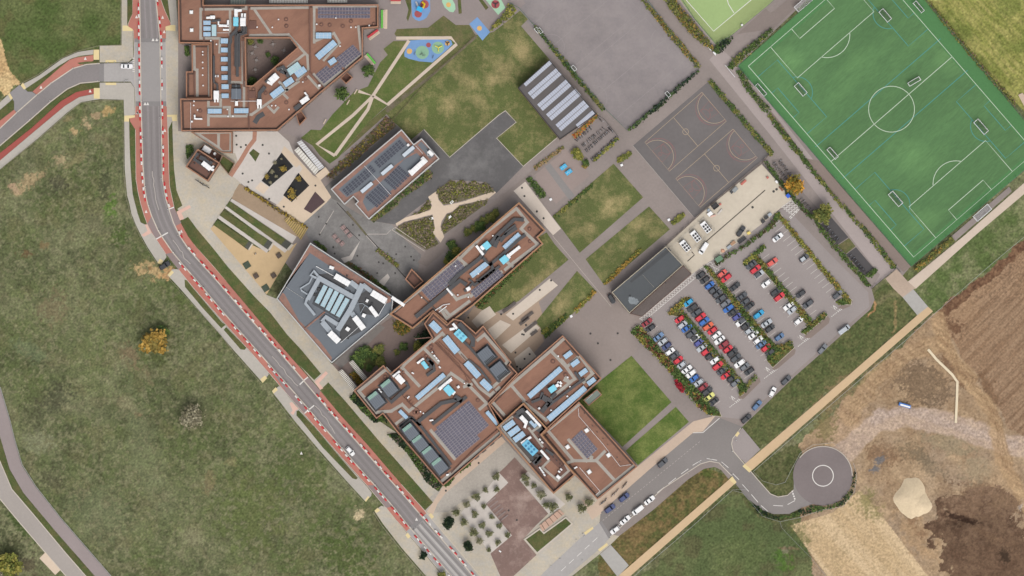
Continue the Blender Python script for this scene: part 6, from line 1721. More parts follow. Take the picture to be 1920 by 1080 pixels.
def car_body(ty, colr, roofc=None):
 k = (ty, colr, roofc)
 if k in _cm:
  return _cm[k]
 a, b, zb, zr, rb, fb, rr_, fr = TYPES[ty]
 m, mr_ = CARM[colr], CARM[roofc or colr]
 mb = MB()
 N = 24
 def ringpts(sx, sy, z):
  o = []
  for i in range(N):
   t = 2 * math.pi * i / N
   c, s = math.cos(t), math.sin(t)
   o.append((a * sx * math.copysign(abs(c) ** 0.42, c), b * sy * math.copysign(abs(s) ** 0.32, s), z))
  return o
 R = [ringpts(.95, .90, .20), ringpts(1, .99, .45), ringpts(1, 1, zb * .78), ringpts(.97, .95, zb * .95), ringpts(.93, .88, zb)]
 for j in range(len(R) - 1):
  for i in range(N):
   q = (i + 1) % N
   mb.face([R[j][i], R[j][q], R[j + 1][q], R[j + 1][i]], m)
 mb.face(R[-1], m)
 wr, wb = b * .74, b * .86
 # roof panel with rounded edge, and pillars
 p = [(rr_, -wr), (fr, -wr), (fr, wr), (rr_, wr)]
 q = offset(p, 0.07)
 for i in range(4):
  j = (i + 1) % 4
  mb.face([(*p[i], zr - .05), (*p[j], zr - .05), (*q[j], zr), (*q[i], zr)], mr_)
 mb.face([(*x, zr) for x in q], mr_)
 for s in (-1, 1):
  for x0, x1 in ((rb, rr_), (fb, fr), ((rb + fb) / 2 - .1, (rr_ + fr) / 2 - .1)):
   mb.bar((x0, s * wb, zb - .02), (x1, s * wr, zr - .04), 0.05, m, 4)
  mb.box(fb * .72, s * (b + .09), zb * .95, .18, .2, .14, 0, m)       # door mirror
 glass = {}
 g = MB()
 e = 0.03
 g.face([(fb, -wb * .97, zb - .03), (fb, wb * .97, zb - .03), (fr, wr * .97, zr - .06), (fr, -wr * .97, zr - .06)], M_GLASS)
 glass['windscreen'] = [g]
 g = MB()
 g.face([(rb, wb * .97, zb - .03), (rb, -wb * .97, zb - .03), (rr_, -wr * .97, zr - .06), (rr_, wr * .97, zr - .06)], m if ty == 'van' else M_GLASS)
 glass['rear_window'] = [g]
 sw = []
 for s in (-1, 1):
  g = MB()
  f = [(rb, s * wb, zb - .03), (fb, s * wb, zb - .03), (fr, s * wr, zr - .055), (rr_, s * wr, zr - .055)]
  if ty == 'van':
   md = fb - 1.0
   g.face(([(rb, s * wb, zb - .03), (md, s * wb, zb - .03), (md, s * wr, zr - .055), (rr_, s * wr, zr - .055)])[::-s], m)
   f = [(md, s * wb, zb - .03), (fb, s * wb, zb - .03), (fr, s * wr, zr - .055), (md, s * wr, zr - .055)]
  g.face(f[::-s], M_GLASS)
  sw.append(g)
 glass['side_window'] = sw
 _cm[k] = (mb.mesh('car_body', smooth_=False), {n: [x.mesh(n) for x in l] for n, l in glass.items()})
 return _cm[k]
_wm = MB()
for i in range(1):
 n = 14
 for s in (-1, 1):
  pass
 A_ = [(0.31 * math.cos(2 * math.pi * i / n), -0.11, 0.31 * math.sin(2 * math.pi * i / n)) for i in range(n)]
 B_ = [(x, 0.11, z) for x, _, z in A_]
 for i in range(n):
  j = (i + 1) % n
  _wm.face([A_[i], A_[j], B_[j], B_[i]], M_TYRE)
 _wm.face(A_, M_TYRE)
 _wm.face(B_[::-1], M_TYRE)
 for y, f in ((-0.115, 1), (0.115, -1)):
  _wm.face([(0.19 * math.cos(2 * math.pi * i / 8), y, 0.19 * math.sin(2 * math.pi * i / 8)) for i in range(8)][::f], M_FRAME)
WHEEL = _wm.mesh('wheel')
_h = MB()
_h.box(0, 0, 0, .16, .42, .14, 0, M_LAMP)
HEADL = _h.mesh('headlight')
_h = MB()
_h.box(0, 0, 0, .10, .36, .16, 0, M_TAIL)
TAILL = _h.mesh('tail_light')
def car(x, y, colr, ty, deg, label, group=None, roofc=None, z=0.09):
 X, Y = W(x, y)
 a, b, zb = TYPES[ty][:3]
 nm = 'parked_van' if ty == 'van' else 'parked_car'
 r = thing(nm, label, 'van' if ty == 'van' else 'car', (X, Y, z), math.radians(deg), group)
 r.scale = (1.04, 1.04, 1.04)
 me, gl_ = car_body(ty, colr, roofc)
 link('body', me, r)
 for n, l in gl_.items():
  for g in l:
   link(n, g, r)
 for sx in (-1, 1):
  for sy in (-1, 1):
   link('wheel', WHEEL, r, (sx * a * .62, sy * (b - .10), .31))
 for sy in (-1, 1):
  link('headlight', HEADL, r, (a * .945, sy * b * .62, zb * .72))
  link('tail_light', TAILL, r, (-a * .955, sy * b * .66, zb * .76))
 return r
K11 = K(1160, 540, 4.8)
K13 = K(1300, 440, 4.8)
ROWS = [
 ('row by the red-leaved hedge', K11, [(255, 310, 'dark red'), (287, 362, 'black'), (358, 440, 'pale blue'), (397, 482, 'silver'), (432, 522, 'navy'), (460, 573, 'white'), (500, 605, 'dark grey'), (535, 648, 'red'), (563, 693, 'silver'), (612, 733, 'white'), (650, 770, 'white'), (678, 812, 'blue'), (720, 850, 'silver'), (760, 890, 'dark red'), (795, 930, 'black'), (815, 980, 'yellow'), (852, 1025, 'black')]),
 ('lawn side of first shrub strip', K11, [(548, 280, 'red'), (575, 330, 'silver'), (613, 360, 'blue'), (650, 412, 'dark grey'), (690, 448, 'white/black'), (720, 490, 'violet'), (750, 535, 'silver'), (790, 568, 'red'), (820, 612, 'black'), (866, 650, 'white'), (890, 700, 'red'), (930, 742, 'dark grey'), (965, 785, 'red'), (1015, 812, 'black'), (1047, 855, 'grey')]),
 ('row headed by the cyan car', K11, [(627, 130, 'cyan'), (662, 178, 'black'), (700, 222, 'dark grey'), (735, 262, 'red'), (768, 302, 'blue'), (803, 345, 'orange'), (842, 383, 'red'), (878, 425, 'white'), (908, 468, 'white'), (945, 510, 'dark red'), (980, 550, 'red'), (1022, 582, 'black'), (1052, 630, 'dark grey'), (1087, 678, 'white'), (1132, 710, 'grey'), (1175, 750, 'black')]),
 ('full row along the middle strip', K13, [(65, 365, 'black'), (103, 408, 'black'), (145, 457, 'blue'), (180, 497, 'dark grey'), (213, 535, 'dark grey'), (248, 577, 'dark grey'), (288, 617, 'grey'), (316, 663, 'blue'), (358, 695, 'black'), (393, 738, 'violet'), (428, 785, 'white/dark grey'), (467, 820, 'black'), (503, 862, 'silver'), (540, 902, 'white'), (583, 948, 'white'), (608, 988, 'steel blue'), (652, 1018, 'red'), (690, 1060, 'black')]),
 ('row behind the middle strip', K13, [(258, 350, 'coral'), (295, 390, 'red'), (373, 470, 'black'), (435, 557, 'dark grey'), (465, 605, 'dark grey'), (503, 645, 'black'), (587, 717, 'cyan'), (658, 797, 'silver'), (688, 845, 'black'), (772, 922, 'steel blue')]),
 ('gappy row before the third strip', K13, [(518, 272, 'dark grey'), (557, 312, 'red'), (590, 355, 'silver/dark grey'), (655, 440, 'white'), (740, 513, 'black'), (772, 560, 'red'), (857, 640, 'white'), (888, 678, 'silver'), (947, 775, 'white')]),
 ('row behind the third strip', K13, [(710, 247, 'coral'), (965, 533, 'black'), (1032, 622, 'dark grey')]),
 ('outermost row by the access road', K13, [(758, 25, 'white/silver'), (995, 212, 'dark grey/silver'), (1297, 540, 'grey/dark grey')])]
ORD = ['first', 'second', 'third', 'fourth', 'fifth', 'sixth', 'seventh', 'eighth', 'ninth', 'tenth', 'eleventh', 'twelfth', 'thirteenth', 'fourteenth', 'fifteenth', 'sixteenth', 'seventeenth', 'eighteenth']
for ri, (desc, kf, cars) in enumerate(ROWS):
 for i, (cx, cy, cl) in enumerate(cars):
  c1, _, c2 = cl.partition('/')
  ty = rng.choice(['hatchback', 'hatchback', 'saloon', 'estate', 'suv'])
  q = kf((cx, cy))[0]
  flip = 180 if rng.random() < 0.4 else 0
  car(q[0], q[1], c1, ty, 36.9 + rng.uniform(-2, 2) + flip, f"{c1} car{', ' + c2 + ' roof' if c2 else ''}, {ORD[i]} from the shed end, {desc}", 'cars parked in the bays', c2 or None)
for x, y, cl, ty, dg, lb in [
  (1388.7, 433.7, 'black', 'estate', 54, 'black estate car standing alone in the pale delivery yard'),
  (1319, 465.5, 'white', 'van', 237, 'white van parked by the fan units in the delivery yard'),
  (1541.7, 654.6, 'grey', 'estate', 48, 'grey car on the access road edge nearest the nearly empty rows'),
  (1473.5, 713, 'dark grey', 'estate', 44, 'dark grey car parked at the grass edge below the second island'),
  (1448, 735, 'white', 'hatchback', 62, 'white car tucked at the grass edge between two dark cars'),
  (1419, 760, 'steel blue', 'estate', 48, 'blue grey car at the grass edge above the road junction'),
  (1399, 785, 'black', 'estate', 40, 'black car nearest the estate road junction, at the grass edge'),
  (1582, 618, 'silver', 'van', 36, 'silver van driving round the outer bend of the car park'),
  (1143.5, 953.5, 'navy', 'suv', 36, 'navy car parked at the chamfered end of the bay beside the hall'),
  (1170, 932.5, 'navy', 'suv', 38, 'navy car parked beside the cycle stands of the hall'),
  (1217.6, 937.8, 'white', 'saloon', 38, 'white car at the uphill end of the line of four white cars'),
  (1196, 955.8, 'white', 'van', 218, 'large white car, longest of the four in line'),
  (1172, 975, 'white', 'saloon', 40, 'white saloon between the largest and the lowest of four white cars'),
  (1153, 993.5, 'white', 'hatchback', 217, 'white hatchback by the setts at the low end of four white cars'),
  (1242, 867.5, 'dark grey', 'suv', 42, 'dark grey car driving on the estate road by the buff pavement'),
  (1146.5, 560, 'black', 'hatchback', -60, 'black car parked at the end wall of the slate roofed shed'),
  (309, 498, 'black', 'suv', 33, 'dark car waiting in the field entrance beside the straw'),
  (657, 845.5, 'white', 'hatchback', -50, 'white car driving alone along the straight road'),
  (238, 124.5, 'white', 'saloon', 0, 'white car waiting at the paved road junction')]:
 car(x, y, cl, ty, dg, lb)
# ------------------------------------------------------------------ road barriers and marker posts
M_BRED = paint('red barrier plastic', (222, 40, 52), 0.5)
M_BWHT = paint('white barrier plastic', (244, 240, 236), 0.5)
def barrier_mesh(m):
 mb = MB()
 mb.box(0, 0, 0, 1.35, 0.62, 0.28, 0, m, bev=0.05)
 mb.box(0, 0, 0.28, 1.30, 0.34, 0.62, 0, m, bev=0.06)
 for s in (-1, 1):
  mb.box(s * 0.42, 0, 0.90, 0.22, 0.2, 0.08, 0, m)
 return mb.mesh('traffic_barrier')
BAR = {'red': barrier_mesh(M_BRED), 'white': barrier_mesh(M_BWHT)}
def walkline(pts, step):
 out, acc = [], 0.0
 for i in range(len(pts) - 1):
  a, b = Vector(pts[i]), Vector(pts[i + 1])
  L = (b - a).length
  t = acc
  while t < L:
   p = a + (b - a) * (t / L)
   out.append((p.x, p.y, math.atan2(-(b - a).y, (b - a).x)))
   t += step
  acc = t - L
 return out
STR = [(0, 78, 'above the paved junction'), (78, 190, 'across the paved junction'), (190, 400, 'between the junction and the bend'), (400, 640, 'on the bend by the sand garden'), (640, 800, 'by the sports block crossing'), (800, 965, 'on the straight by the solar block'), (965, 1100, 'on the paved stretch by the plaza')]
for side_, line_, off in (('meadow', RL, -3.2), ('school', RR, 3.2)):
 pts = walkline(smooth(line_, 3), 6.9)
 run, left, colr = True, 4, 'red'
 for i, (x, y, an) in enumerate(pts):
  if left == 0:
   run = not run
   left = rng.choice([3, 3, 3, 4, 5]) if run else rng.choice([1, 1, 2, 2, 3])
   if run:
    colr = rng.choice(['red', 'white', 'red'])
  left -= 1
  if y < -8 or y > 1090 or not run or (392 < y < 432) or (side_ == 'meadow' and 432 < y < 492) or (side_ == 'school' and 690 < y < 742):
   continue
  nx, ny = math.sin(an), math.cos(an)
  px_, py_ = x + nx * off, y + ny * off
  if side_ == 'meadow':
   px_, py_ = x - 2.4, y + 0.9
  else:
   px_, py_ = x + 2.4, y - 0.9
  st_ = next(s[2] for s in STR if s[0] - 40 <= y < s[1] + 30 and (y < s[1] or s is STR[-1]))
  X, Y = W(px_, py_)
  o = link('traffic_barrier', BAR[colr], None, (X, Y, 0.06), an + rng.uniform(-.06, .06))
  tag(o, f'{colr} plastic barrier, {side_} side, {st_}', 'barrier', f'{colr} barriers, {side_} side, {st_}')
  colr = 'white' if colr == 'red' else 'red'
_b = MB()
_b.cyl(0, 0, 0, 0.95, 0.17, M_BLACK, 0.13, 8)
_b.cyl(0, 0, 0.95, 1.0, 0.13, M_UNIT, 0.10, 8)
BOLL = _b.mesh('bollard')
def boll(pts, label, group):
 for x, y in pts:
  o = link('bollard', BOLL, None, (*W(x, y), 0.06))
  tag(o, label, 'bollard', group)
boll([(RL[i][0] + 2, RL[i][1]) for i in range(3, len(RL), 2) if RL[i][1] < 1080], 'slim black marker post on the meadow kerb of the curved road', 'posts on the meadow kerb')
boll([(RR[i][0] - 2, RR[i][1]) for i in range(2, len(RR), 2) if RR[i][1] < 1080], 'slim black marker post on the school kerb of the curved road', 'posts on the school kerb')
boll([(183, 119), (137, 128), (95, 156), (69.5, 178), (32, 211), (94, 189), (56, 224), (12, 262), (184, 152)], 'slim black marker post along the kerbs of the side road', 'posts on the side road')
boll([(203, 117), (215, 117), (231, 116), (240, 117), (233, 154), (236, 151.5), (239, 151.5), (245, 110)], 'short black post at the tactile crossing of the paved junction', 'posts at the junction crossing')
boll([(1224, 932), (1290, 888), (1312, 867), (1334, 862), (1356, 872), (1372, 890), (1373, 846), (1380, 826)], 'slim black post on the kerb of the estate road bend', 'posts on the estate road')
boll([(1093, 1001), (1096, 1006), (1080, 1012), (1050, 1048), (1033, 1062), (1092, 1051)], 'black post beside the setts of the estate road', 'posts by the setts')
# manhole covers and drain lids
_b = MB()
_b.cyl(0, 0, 0, 0.03, 0.42, paint('cast iron lid', (66, 62, 60), 0.8), n=12)
LID = _b.mesh('manhole_cover')
def lids(pts, label, group, s=1.0, z=0.135):
 for x, y in pts:
  o = link('manhole_cover', LID, None, (*W(x, y), z))
  o.scale = (s, s, 1)
  tag(o, label, 'manhole cover', group)
lids(K(320, 215, 4.8)((590, 190), (594, 270), (632, 292), (677, 273), (828, 273), (885, 350), (648, 530), (700, 606), (733, 592), (887, 758), (1303, 638), (1018, 828)), 'small dark lid in the pale entrance paving by the black beds', 'lids in the entrance paving')
lids(K(560, 380, 7.71)((290, 205), (303, 460), (398, 305), (785, 322), (875, 470), (500, 643), (520, 735), (848, 768), (1158, 860), (1222, 877), (1410, 745), (1625, 780), (1665, 830), (1135, 1018), (1395, 1018), (1540, 635)), 'small dark lid in the grey central court', 'lids in the grey court', 0.9)
lids(K(960, 215, 4.8)((90, 658), (112, 733), (223, 872), (285, 933)), 'dark square lid in the pale slab path beside the lawns', 'lids in the slab path')
lids(K(880, 600, 4.8)((1090, 122), (1157, 210), (1335, 120), (1270, 360)), 'dark lid in the warm asphalt below the shed', 'lids in the warm asphalt')
lids(K(880, 600, 4.8)((415, 293), (543, 307), (497, 350), (457, 440), (475, 128), (490, 132), (510, 45), (430, 420)), 'dark lid in the striped terrace', 'lids in the terrace')
lids(K(700, 380, 4.8)((1472, 78), (1532, 140), (1498, 785), (1258, 1000), (1600, 700), (1150, 1005), (855, 1035)), 'dark lid in the cream terrace strip below the wing', 'lids below the wing')
lids([(1411, 388.6), (1450.5, 359), (1456, 355)], 'round lid in the pale delivery yard', 'lids in the yard', 1.2)
lids([(897.5, 868), (803, 859), (836, 920), (953.6, 957), (969, 975)], 'dark lid in the paving of the lower plaza', 'lids in the lower plaza')
# ------------------------------------------------------------------ bicycles and stands
M_BIKE = [paint('bicycle black', (48, 44, 48), 0.6), paint('bicycle silver', (170, 172, 176), 0.5), paint('bicycle maroon', (92, 52, 58), 0.5)]
def bike_mesh(m):
 mb = MB()
 for x in (-0.52, 0.52):
  p = [(x + 0.33 * math.cos(t), 0, 0.34 + 0.33 * math.sin(t)) for t in [2 * math.pi * k / 10 for k in range(11)]]
  for k in range(10):
   mb.bar(p[k], p[k + 1], 0.04, M_TYRE, 4)
 for a, b in (((-.52, 0, .34), (-.1, 0, .30)), ((-.1, 0, .30), (-.25, 0, .85)), ((-.52, 0, .34), (-.2, 0, .72)), ((-.1, 0, .30), (.38, 0, .74)), ((-.2, 0, .74), (.36, 0, .80)), ((.52, 0, .34), (.34, 0, .98))):
  mb.bar(a, b, 0.04, m, 4)
 mb.bar((.32, -.28, 1.0), (.32, .28, 1.0), 0.035, M_TYRE, 4)
 mb.box(-.26, 0, .86, .28, .15, .07, 0, M_TYRE)
 return mb.mesh('bicycle')
BIK = [bike_mesh(m) for m in M_BIKE]
_b = MB()
for s in (-1, 1):
 _b.bar((s * .35, 0, 0), (s * .35, 0, .8), 0.04, M_FRAME, 5)
_b.bar((-.35, 0, .8), (.35, 0, .8), 0.04, M_FRAME, 5)
STAND = _b.mesh('cycle_stand')
def bikes(a, b, n, deg, label, group, z=0.1, occ=0.85, stand=True):
 A_, B_ = Vector(a), Vector(b)
 for i in range(n):
  p = A_.lerp(B_, (i + .5) / n)
  p += Vector((rng.uniform(-.8, .8), rng.uniform(-.8, .8)))
  X, Y = W(p.x, p.y)
  if stand and i % 2 == 0:
   o = link('cycle_stand', STAND, None, (X + .25, Y + .2, z), math.radians(deg))
   tag(o, 'steel hoop stand, ' + label.split(' ', 2)[2], 'cycle stand', 'stands, ' + group)
  if rng.random() < occ:
   o = link('bicycle', BIK[0 if rng.random() < .7 else rng.choice([1, 2])], None, (X, Y, z), math.radians(deg + rng.uniform(-14, 14)) + (math.pi if rng.random() < .3 else 0))
   o.rotation_euler.x = rng.uniform(-.2, .2)
   tag(o, label, 'bicycle', group)
CY = K(1060, 200, 9.82)
for a, b, n, nm in (((180, 625), (480, 390), 15, 'upper'), ((300, 735), (720, 390), 18, 'second'), ((370, 820), (800, 440), 19, 'third'), ((480, 985), (960, 560), 26, 'lowest'), ((610, 210), (700, 300), 3, 'corner'), ((760, 370), (860, 460), 5, 'end')):
 p = CY(a, b)
 bikes(p[0], p[1], n, -52, f'dark bicycle in the {nm} row of the cycle yard beside the silver roof', f'bicycles, {nm} row of cycle yard')
for a, b, n, nm in (((1545, 421), (1572, 452), 12, 'upper dark pad by the grass square'), ((1593, 478), (1621, 510), 12, 'lower dark pad by the gate')):
 bikes(a, b, n, 36, f'dark bicycle on the {nm}', f'bicycles, {nm}', 0.11)
bikes((1449, 305), (1475, 337), 10, 30, 'dark bicycle in the strip above the orange tree', 'bicycles above the orange tree')
bikes((1461, 300), (1483, 330), 9, 30, 'dark bicycle in the outer strip above the orange tree', 'bicycles, outer strip')
bikes((1501, 372), (1527, 402), 12, 30, 'dark bicycle in the strip below the orange tree', 'bicycles below the orange tree')
for a, b, n in (((1126, 945), (1137, 936), 5), ((1146, 930), (1160, 917), 6), ((1164, 916), (1176, 905), 5)):
 bikes(a, b, n, 60, 'dark bicycle on the stands along the buff pavement of the hall', 'bicycles beside the hall', 0.12)
bikes((1052, 908), (1070, 898), 5, 40, 'dark bicycle between the plant block and the hall', 'bicycles between the blocks', 0.12)
bikes((368, 338), (392, 352), 7, -30, 'dark bicycle beside the diamond plant building', 'bicycles by the plant building', 0.1)
# ------------------------------------------------------------------ trees, hedges, shrubs
M_LEAF = attr_mat('leaves', 0.30, 2.5, 0.9)
M_BARK = mat('bark', (104, 90, 74), 0.9, 0.15, 2.0, 0.05, 0.2)
def leaf_mesh(name, pts, size, cols, flat=0.5):
 """pts (n,3); every leaf clump is one small tilted quad with its own colour."""
 n = len(pts)
 nrm = nrg.normal(0, 1, (n, 3)) * flat + np.array([0, 0, 1.0])
 nrm /= np.linalg.norm(nrm, axis=1)[:, None]
 t = np.cross(nrm, nrg.normal(0, 1, (n, 3)))
 t /= np.linalg.norm(t, axis=1)[:, None] + 1e-9
 b = np.cross(nrm, t)
 s = (np.asarray(size) * nrg.uniform(0.6, 1.4, n))[:, None]
 v = np.stack([pts - t * s - b * s * .7, pts + t * s - b * s * .7, pts + t * s * .8 + b * s * .7, pts - t * s * .8 + b * s * .7], 1).reshape(-1, 3)
 me = bpy.data.meshes.new(name)
 me.vertices.add(4 * n)
 me.vertices.foreach_set('co', v.astype(np.float32).ravel())
 me.loops.add(4 * n)
 me.loops.foreach_set('vertex_index', np.arange(4 * n, dtype=np.int32))
 me.polygons.add(n)
 me.polygons.foreach_set('loop_start', np.arange(0, 4 * n, 4, dtype=np.int32))
 me.update(calc_edges=True)
 at = me.attributes.new('col', 'FLOAT_COLOR', 'FACE')
 at.data.foreach_set('color', np.concatenate([cols, np.ones((n, 1))], 1).astype(np.float32).ravel())
 me.materials.append(M_LEAF)
 return me
def palette(n, cols, clump=None):
 base = np.array([C(c) for c in cols], np.float32)
 k = nrg.integers(0, len(cols), n) if clump is None else clump % len(cols)
 mixc = base[k] * nrg.uniform(0.95, 1.45, (n, 1))
 return np.clip(mixc, 0, 0.8)
def crown_pts(nc, per, flat=0.75, lo=-0.7):
 c = nrg.normal(0, 1, (nc, 3))
 c /= np.linalg.norm(c, axis=1)[:, None]
 c *= nrg.uniform(0.35, 0.92, (nc, 1))
 c[:, 2] = np.abs(c[:, 2]) * 1.1 + lo * 0.4
 P = np.repeat(c, per, 0) + nrg.normal(0, 0.17, (nc * per, 3))
 P[:, 2] *= flat
 return P, np.repeat(np.arange(nc), per)
PAL = {'plaza': [(112, 114, 80), (98, 104, 70), (132, 130, 96), (88, 92, 64)], 'pgrey': [(138, 134, 108), (116, 116, 86), (150, 146, 120), (100, 102, 74)], 'dark': [(34, 50, 34), (44, 60, 40), (28, 42, 30), (52, 66, 42)], 'willow': [(160, 128, 60), (146, 120, 58), (170, 138, 70), (124, 110, 58)], 'grey': [(138, 132, 108), (122, 116, 94), (150, 144, 120), (104, 100, 78)], 'wisp': [(168, 140, 62), (140, 120, 58), (120, 108, 60)],
  'orange': [(190, 138, 56), (150, 124, 54), (206, 150, 60), (120, 112, 50)], 'olive': [(116, 118, 62), (98, 106, 54), (130, 126, 68), (90, 98, 52)], 'green': [(78, 98, 52), (68, 88, 46), (92, 110, 56), (60, 78, 42)], 'yellow': [(134, 132, 62), (116, 120, 58), (148, 142, 72), (98, 106, 52)], 'autumn': [(130, 114, 60), (104, 106, 54), (150, 122, 64), (94, 96, 52)]}
_crown = {}
def crown_mesh(pal, k):
 if (pal, k) not in _crown:
  P, cl = crown_pts(24 if pal in ('plaza', 'pgrey', 'wisp') else 30, 15 if pal in ('plaza', 'pgrey') else 8 if pal == 'wisp' else 26)
  _crown[(pal, k)] = leaf_mesh('crown', P, 0.105 if pal != 'grey' else 0.07, palette(len(P), PAL[pal], cl))
 return _crown[(pal, k)]
_tm = MB()
for a, b, r in (((0, 0, 0), (0.03, 0.02, .9), .07), ((0.03, .02, .8), (.32, .2, 1.35), .035), ((.03, .02, .85), (-.3, .15, 1.4), .035), ((.03, .02, .9), (.05, -.35, 1.4), .03), ((.03, .02, .9), (0, .1, 1.5), .03)):
 _tm.bar(a, b, r, M_BARK, 6)
TRUNK = _tm.mesh('trunk')
def tree(x, y, rpx, pal, label, name='tree', group=None, tall=1.0, z=0.1):
 r = rpx * S
 X, Y = W(x, y)
 o = thing(name, label, 'tree' if name.endswith('tree') else 'bush', (X, Y, z), rng.uniform(0, 6.28), group)
 t = link('trunk', TRUNK, o)
 t.scale = (r, r, r * tall)
 c = link('crown', crown_mesh(pal, rng.randrange(3)), o, (0, 0, r * 1.35 * tall))
 c.scale = (r * 1.12, r * 1.12, r * tall)
 return o
T1 = K(780, 855, 4.8)
PLZ = [(720, 180, 35), (630, 305, 25), (730, 298, 30), (540, 370, 37), (455, 437, 35), (608, 452, 27), (368, 508, 37), (525, 522, 33), (685, 543, 25), (435, 588, 37), (595, 618, 32), (750, 622, 28), (515, 685, 42), (660, 692, 33), (822, 712, 30), (575, 762, 35), (740, 780, 28), (655, 845, 25)]
for x, y, r in PLZ:
 p = T1((x, y))[0]
 tree(p[0], p[1], r / 5.4, rng.choice(['plaza', 'plaza', 'plaza', 'pgrey']), 'thin young plaza tree in the grid on the pale gravel by the road', 'young_tree', 'young trees on the road side of the plaza')
for x, y, r in [(985, 190, 35), (1000, 245, 25), (1062, 270, 25), (1125, 342, 45), (1175, 440, 33), (1238, 460, 42)]:
 p = T1((x, y))[0]
 tree(p[0], p[1], r / 5.2, rng.choice(['plaza', 'pgrey']), 'young tree in the gravel band between the maroon paving and the plant block', 'young_tree', 'young trees beside the plant block')
for (x, y, r), lb in zip([(1380, 372, 32), (1558, 410, 33), (1497, 470, 40)], ('small round tree close to the gap between plant block and hall', 'small round tree at the corner of the hall nearest the road', 'larger round tree on the sandy paving below the hall')):
 p = T1((x, y))[0]
 tree(p[0], p[1], r / 4.8, 'plaza', lb, 'young_tree')
for (x, y, r), lb in zip([(293, 597, 47), (470, 807, 40), (68, 893, 33)], ('largest dark evergreen tree on the sandy paving by the road', 'dark oval evergreen tree lower down the sandy paving by the road', 'small dark evergreen tree on the meadow side of the paved road')):
 p = T1((x, y))[0]
 tree(p[0], p[1], r / 4.8, 'dark', lb, 'evergreen_tree', tall=1.2)
tree(829, 1078, 7, 'olive', 'small olive tree at the bottom edge beside the paved road', 'young_tree')
tree(290, 641, 22, 'willow', 'yellow autumn tree standing alone in the meadow', 'autumn_tree', tall=0.8)
tree(304, 625, 12, 'green', 'green bush against the yellow meadow tree', 'green_bush', tall=0.6)
tree(362, 781, 22, 'grey', 'bare grey bush standing alone in the meadow', 'bare_bush', tall=0.7)
tree(1488, 347, 15, 'orange', 'orange autumn tree between the two bicycle strips', 'autumn_tree')
tree(1541, 402, 16, 'olive', 'olive green tree at the corner of the upper bicycle pad', 'round_tree')
tree(1534, 406, 9, 'green', 'low green bush under the olive tree by the bicycle pad', 'green_bush', tall=0.6)
tree(20, 1058, 20, 'yellow', 'yellow green tree in the lower corner beside the pale lane', 'autumn_tree', tall=0.8)
tree(4, 1074, 16, 'grey', 'grey bush in the very corner below the pale lane', 'bare_bush', tall=0.7)
tree(691, 133, 10, 'green', 'green tree in the nursery yard beside the green bench', 'round_tree')
tree(642, 177, 11, 'green', 'green tree in the nursery yard below the small stair pit', 'round_tree')
tree(516, 114, 7, 'green', 'green bush by the slanting wall of the five sided courtyard', 'green_bush')
tree(503, 103, 4, 'green', 'small round shrub in the middle of the five sided courtyard', 'green_bush')
tree(474, 152, 7, 'green', 'dark bush in the lower corner of the five sided courtyard', 'green_bush')
tree(470, 78, 6, 'olive', 'bush in the upper corner of the five sided courtyard', 'green_bush')
tree(488, 77, 5, 'green', 'second bush along the upper wall of the five sided courtyard', 'green_bush')
for x, y, r, lb in ((531, 317, 6, 'yellow bush in the first black bed'), (500, 331, 4.5, 'low yellow bush at the narrow end of the first black bed'), (561, 335, 5, 'yellow bush at the upper end of the second black bed'), (547, 364, 8, 'larger orange yellow bush in the second black bed')):
 tree(x, y, r * 1.1, 'wisp', lb, 'yellow_bush', tall=0.6, z=0.15)
for x, y, r in ((516, 305, 3.5), (510, 322, 4), (518, 331, 3), (507, 342, 3), (528, 298, 2)):
 tree(x, y, r, 'grey', 'small pale bush in the first black bed', 'pale_bush', 'pale bushes in the first black bed', 0.6, 0.15)
tree(785, 649, 10, 'yellow', 'yellow green tree against the long courtyard wall of the main block', 'round_tree')
tree(797, 632, 12, 'dark', 'dark tree in the upper corner of the main block courtyard', 'round_tree')
tree(693, 690, 6, 'green', 'round green bush by the corner of the louvre roof wing', 'green_bush')
for x, y, a in ((710, 655, 9), (714, 680, 10), (744, 660, 5), (757, 650, 7), (700, 668, 7), (672, 672, 12), (684, 660, 10), (672, 690, 8)):
 tree(x, y, a, rng.choice(['green', 'olive']), 'bright green shrub in the main block courtyard garden', 'green_bush', 'shrubs in the main block courtyard', 0.5)
for x, y, r in ((919, 408, 9), (908, 415, 8), (900, 424, 9), (889, 428, 7), (878, 435, 7), (930, 400, 7)):
 tree(x, y, r, rng.choice(['green', 'olive']), 'bright green bush along the garden side of the long wing', 'green_bush', 'bushes along the long wing', 0.7)
for x, y, r in ((848, 460, 8), (856, 470, 8), (846, 482, 9), (839, 490, 7), (843, 458, 5)):
 tree(x, y, r, rng.choice(['green', 'yellow']), 'green bush in the corner bed between the stair block and the long wing', 'green_bush', 'bushes by the stair block', 0.7)
for x, y, r in ((1081, 289, 9), (1087, 295, 6), (1080, 284, 6), (1098, 306, 6), (1097, 311, 5)):
 tree(x, y, r, rng.choice(['green', 'yellow', 'autumn']), 'shrub in the small beds between the table tennis tables and the cycle yard', 'green_bush', 'shrubs by the cycle yard', 0.7)
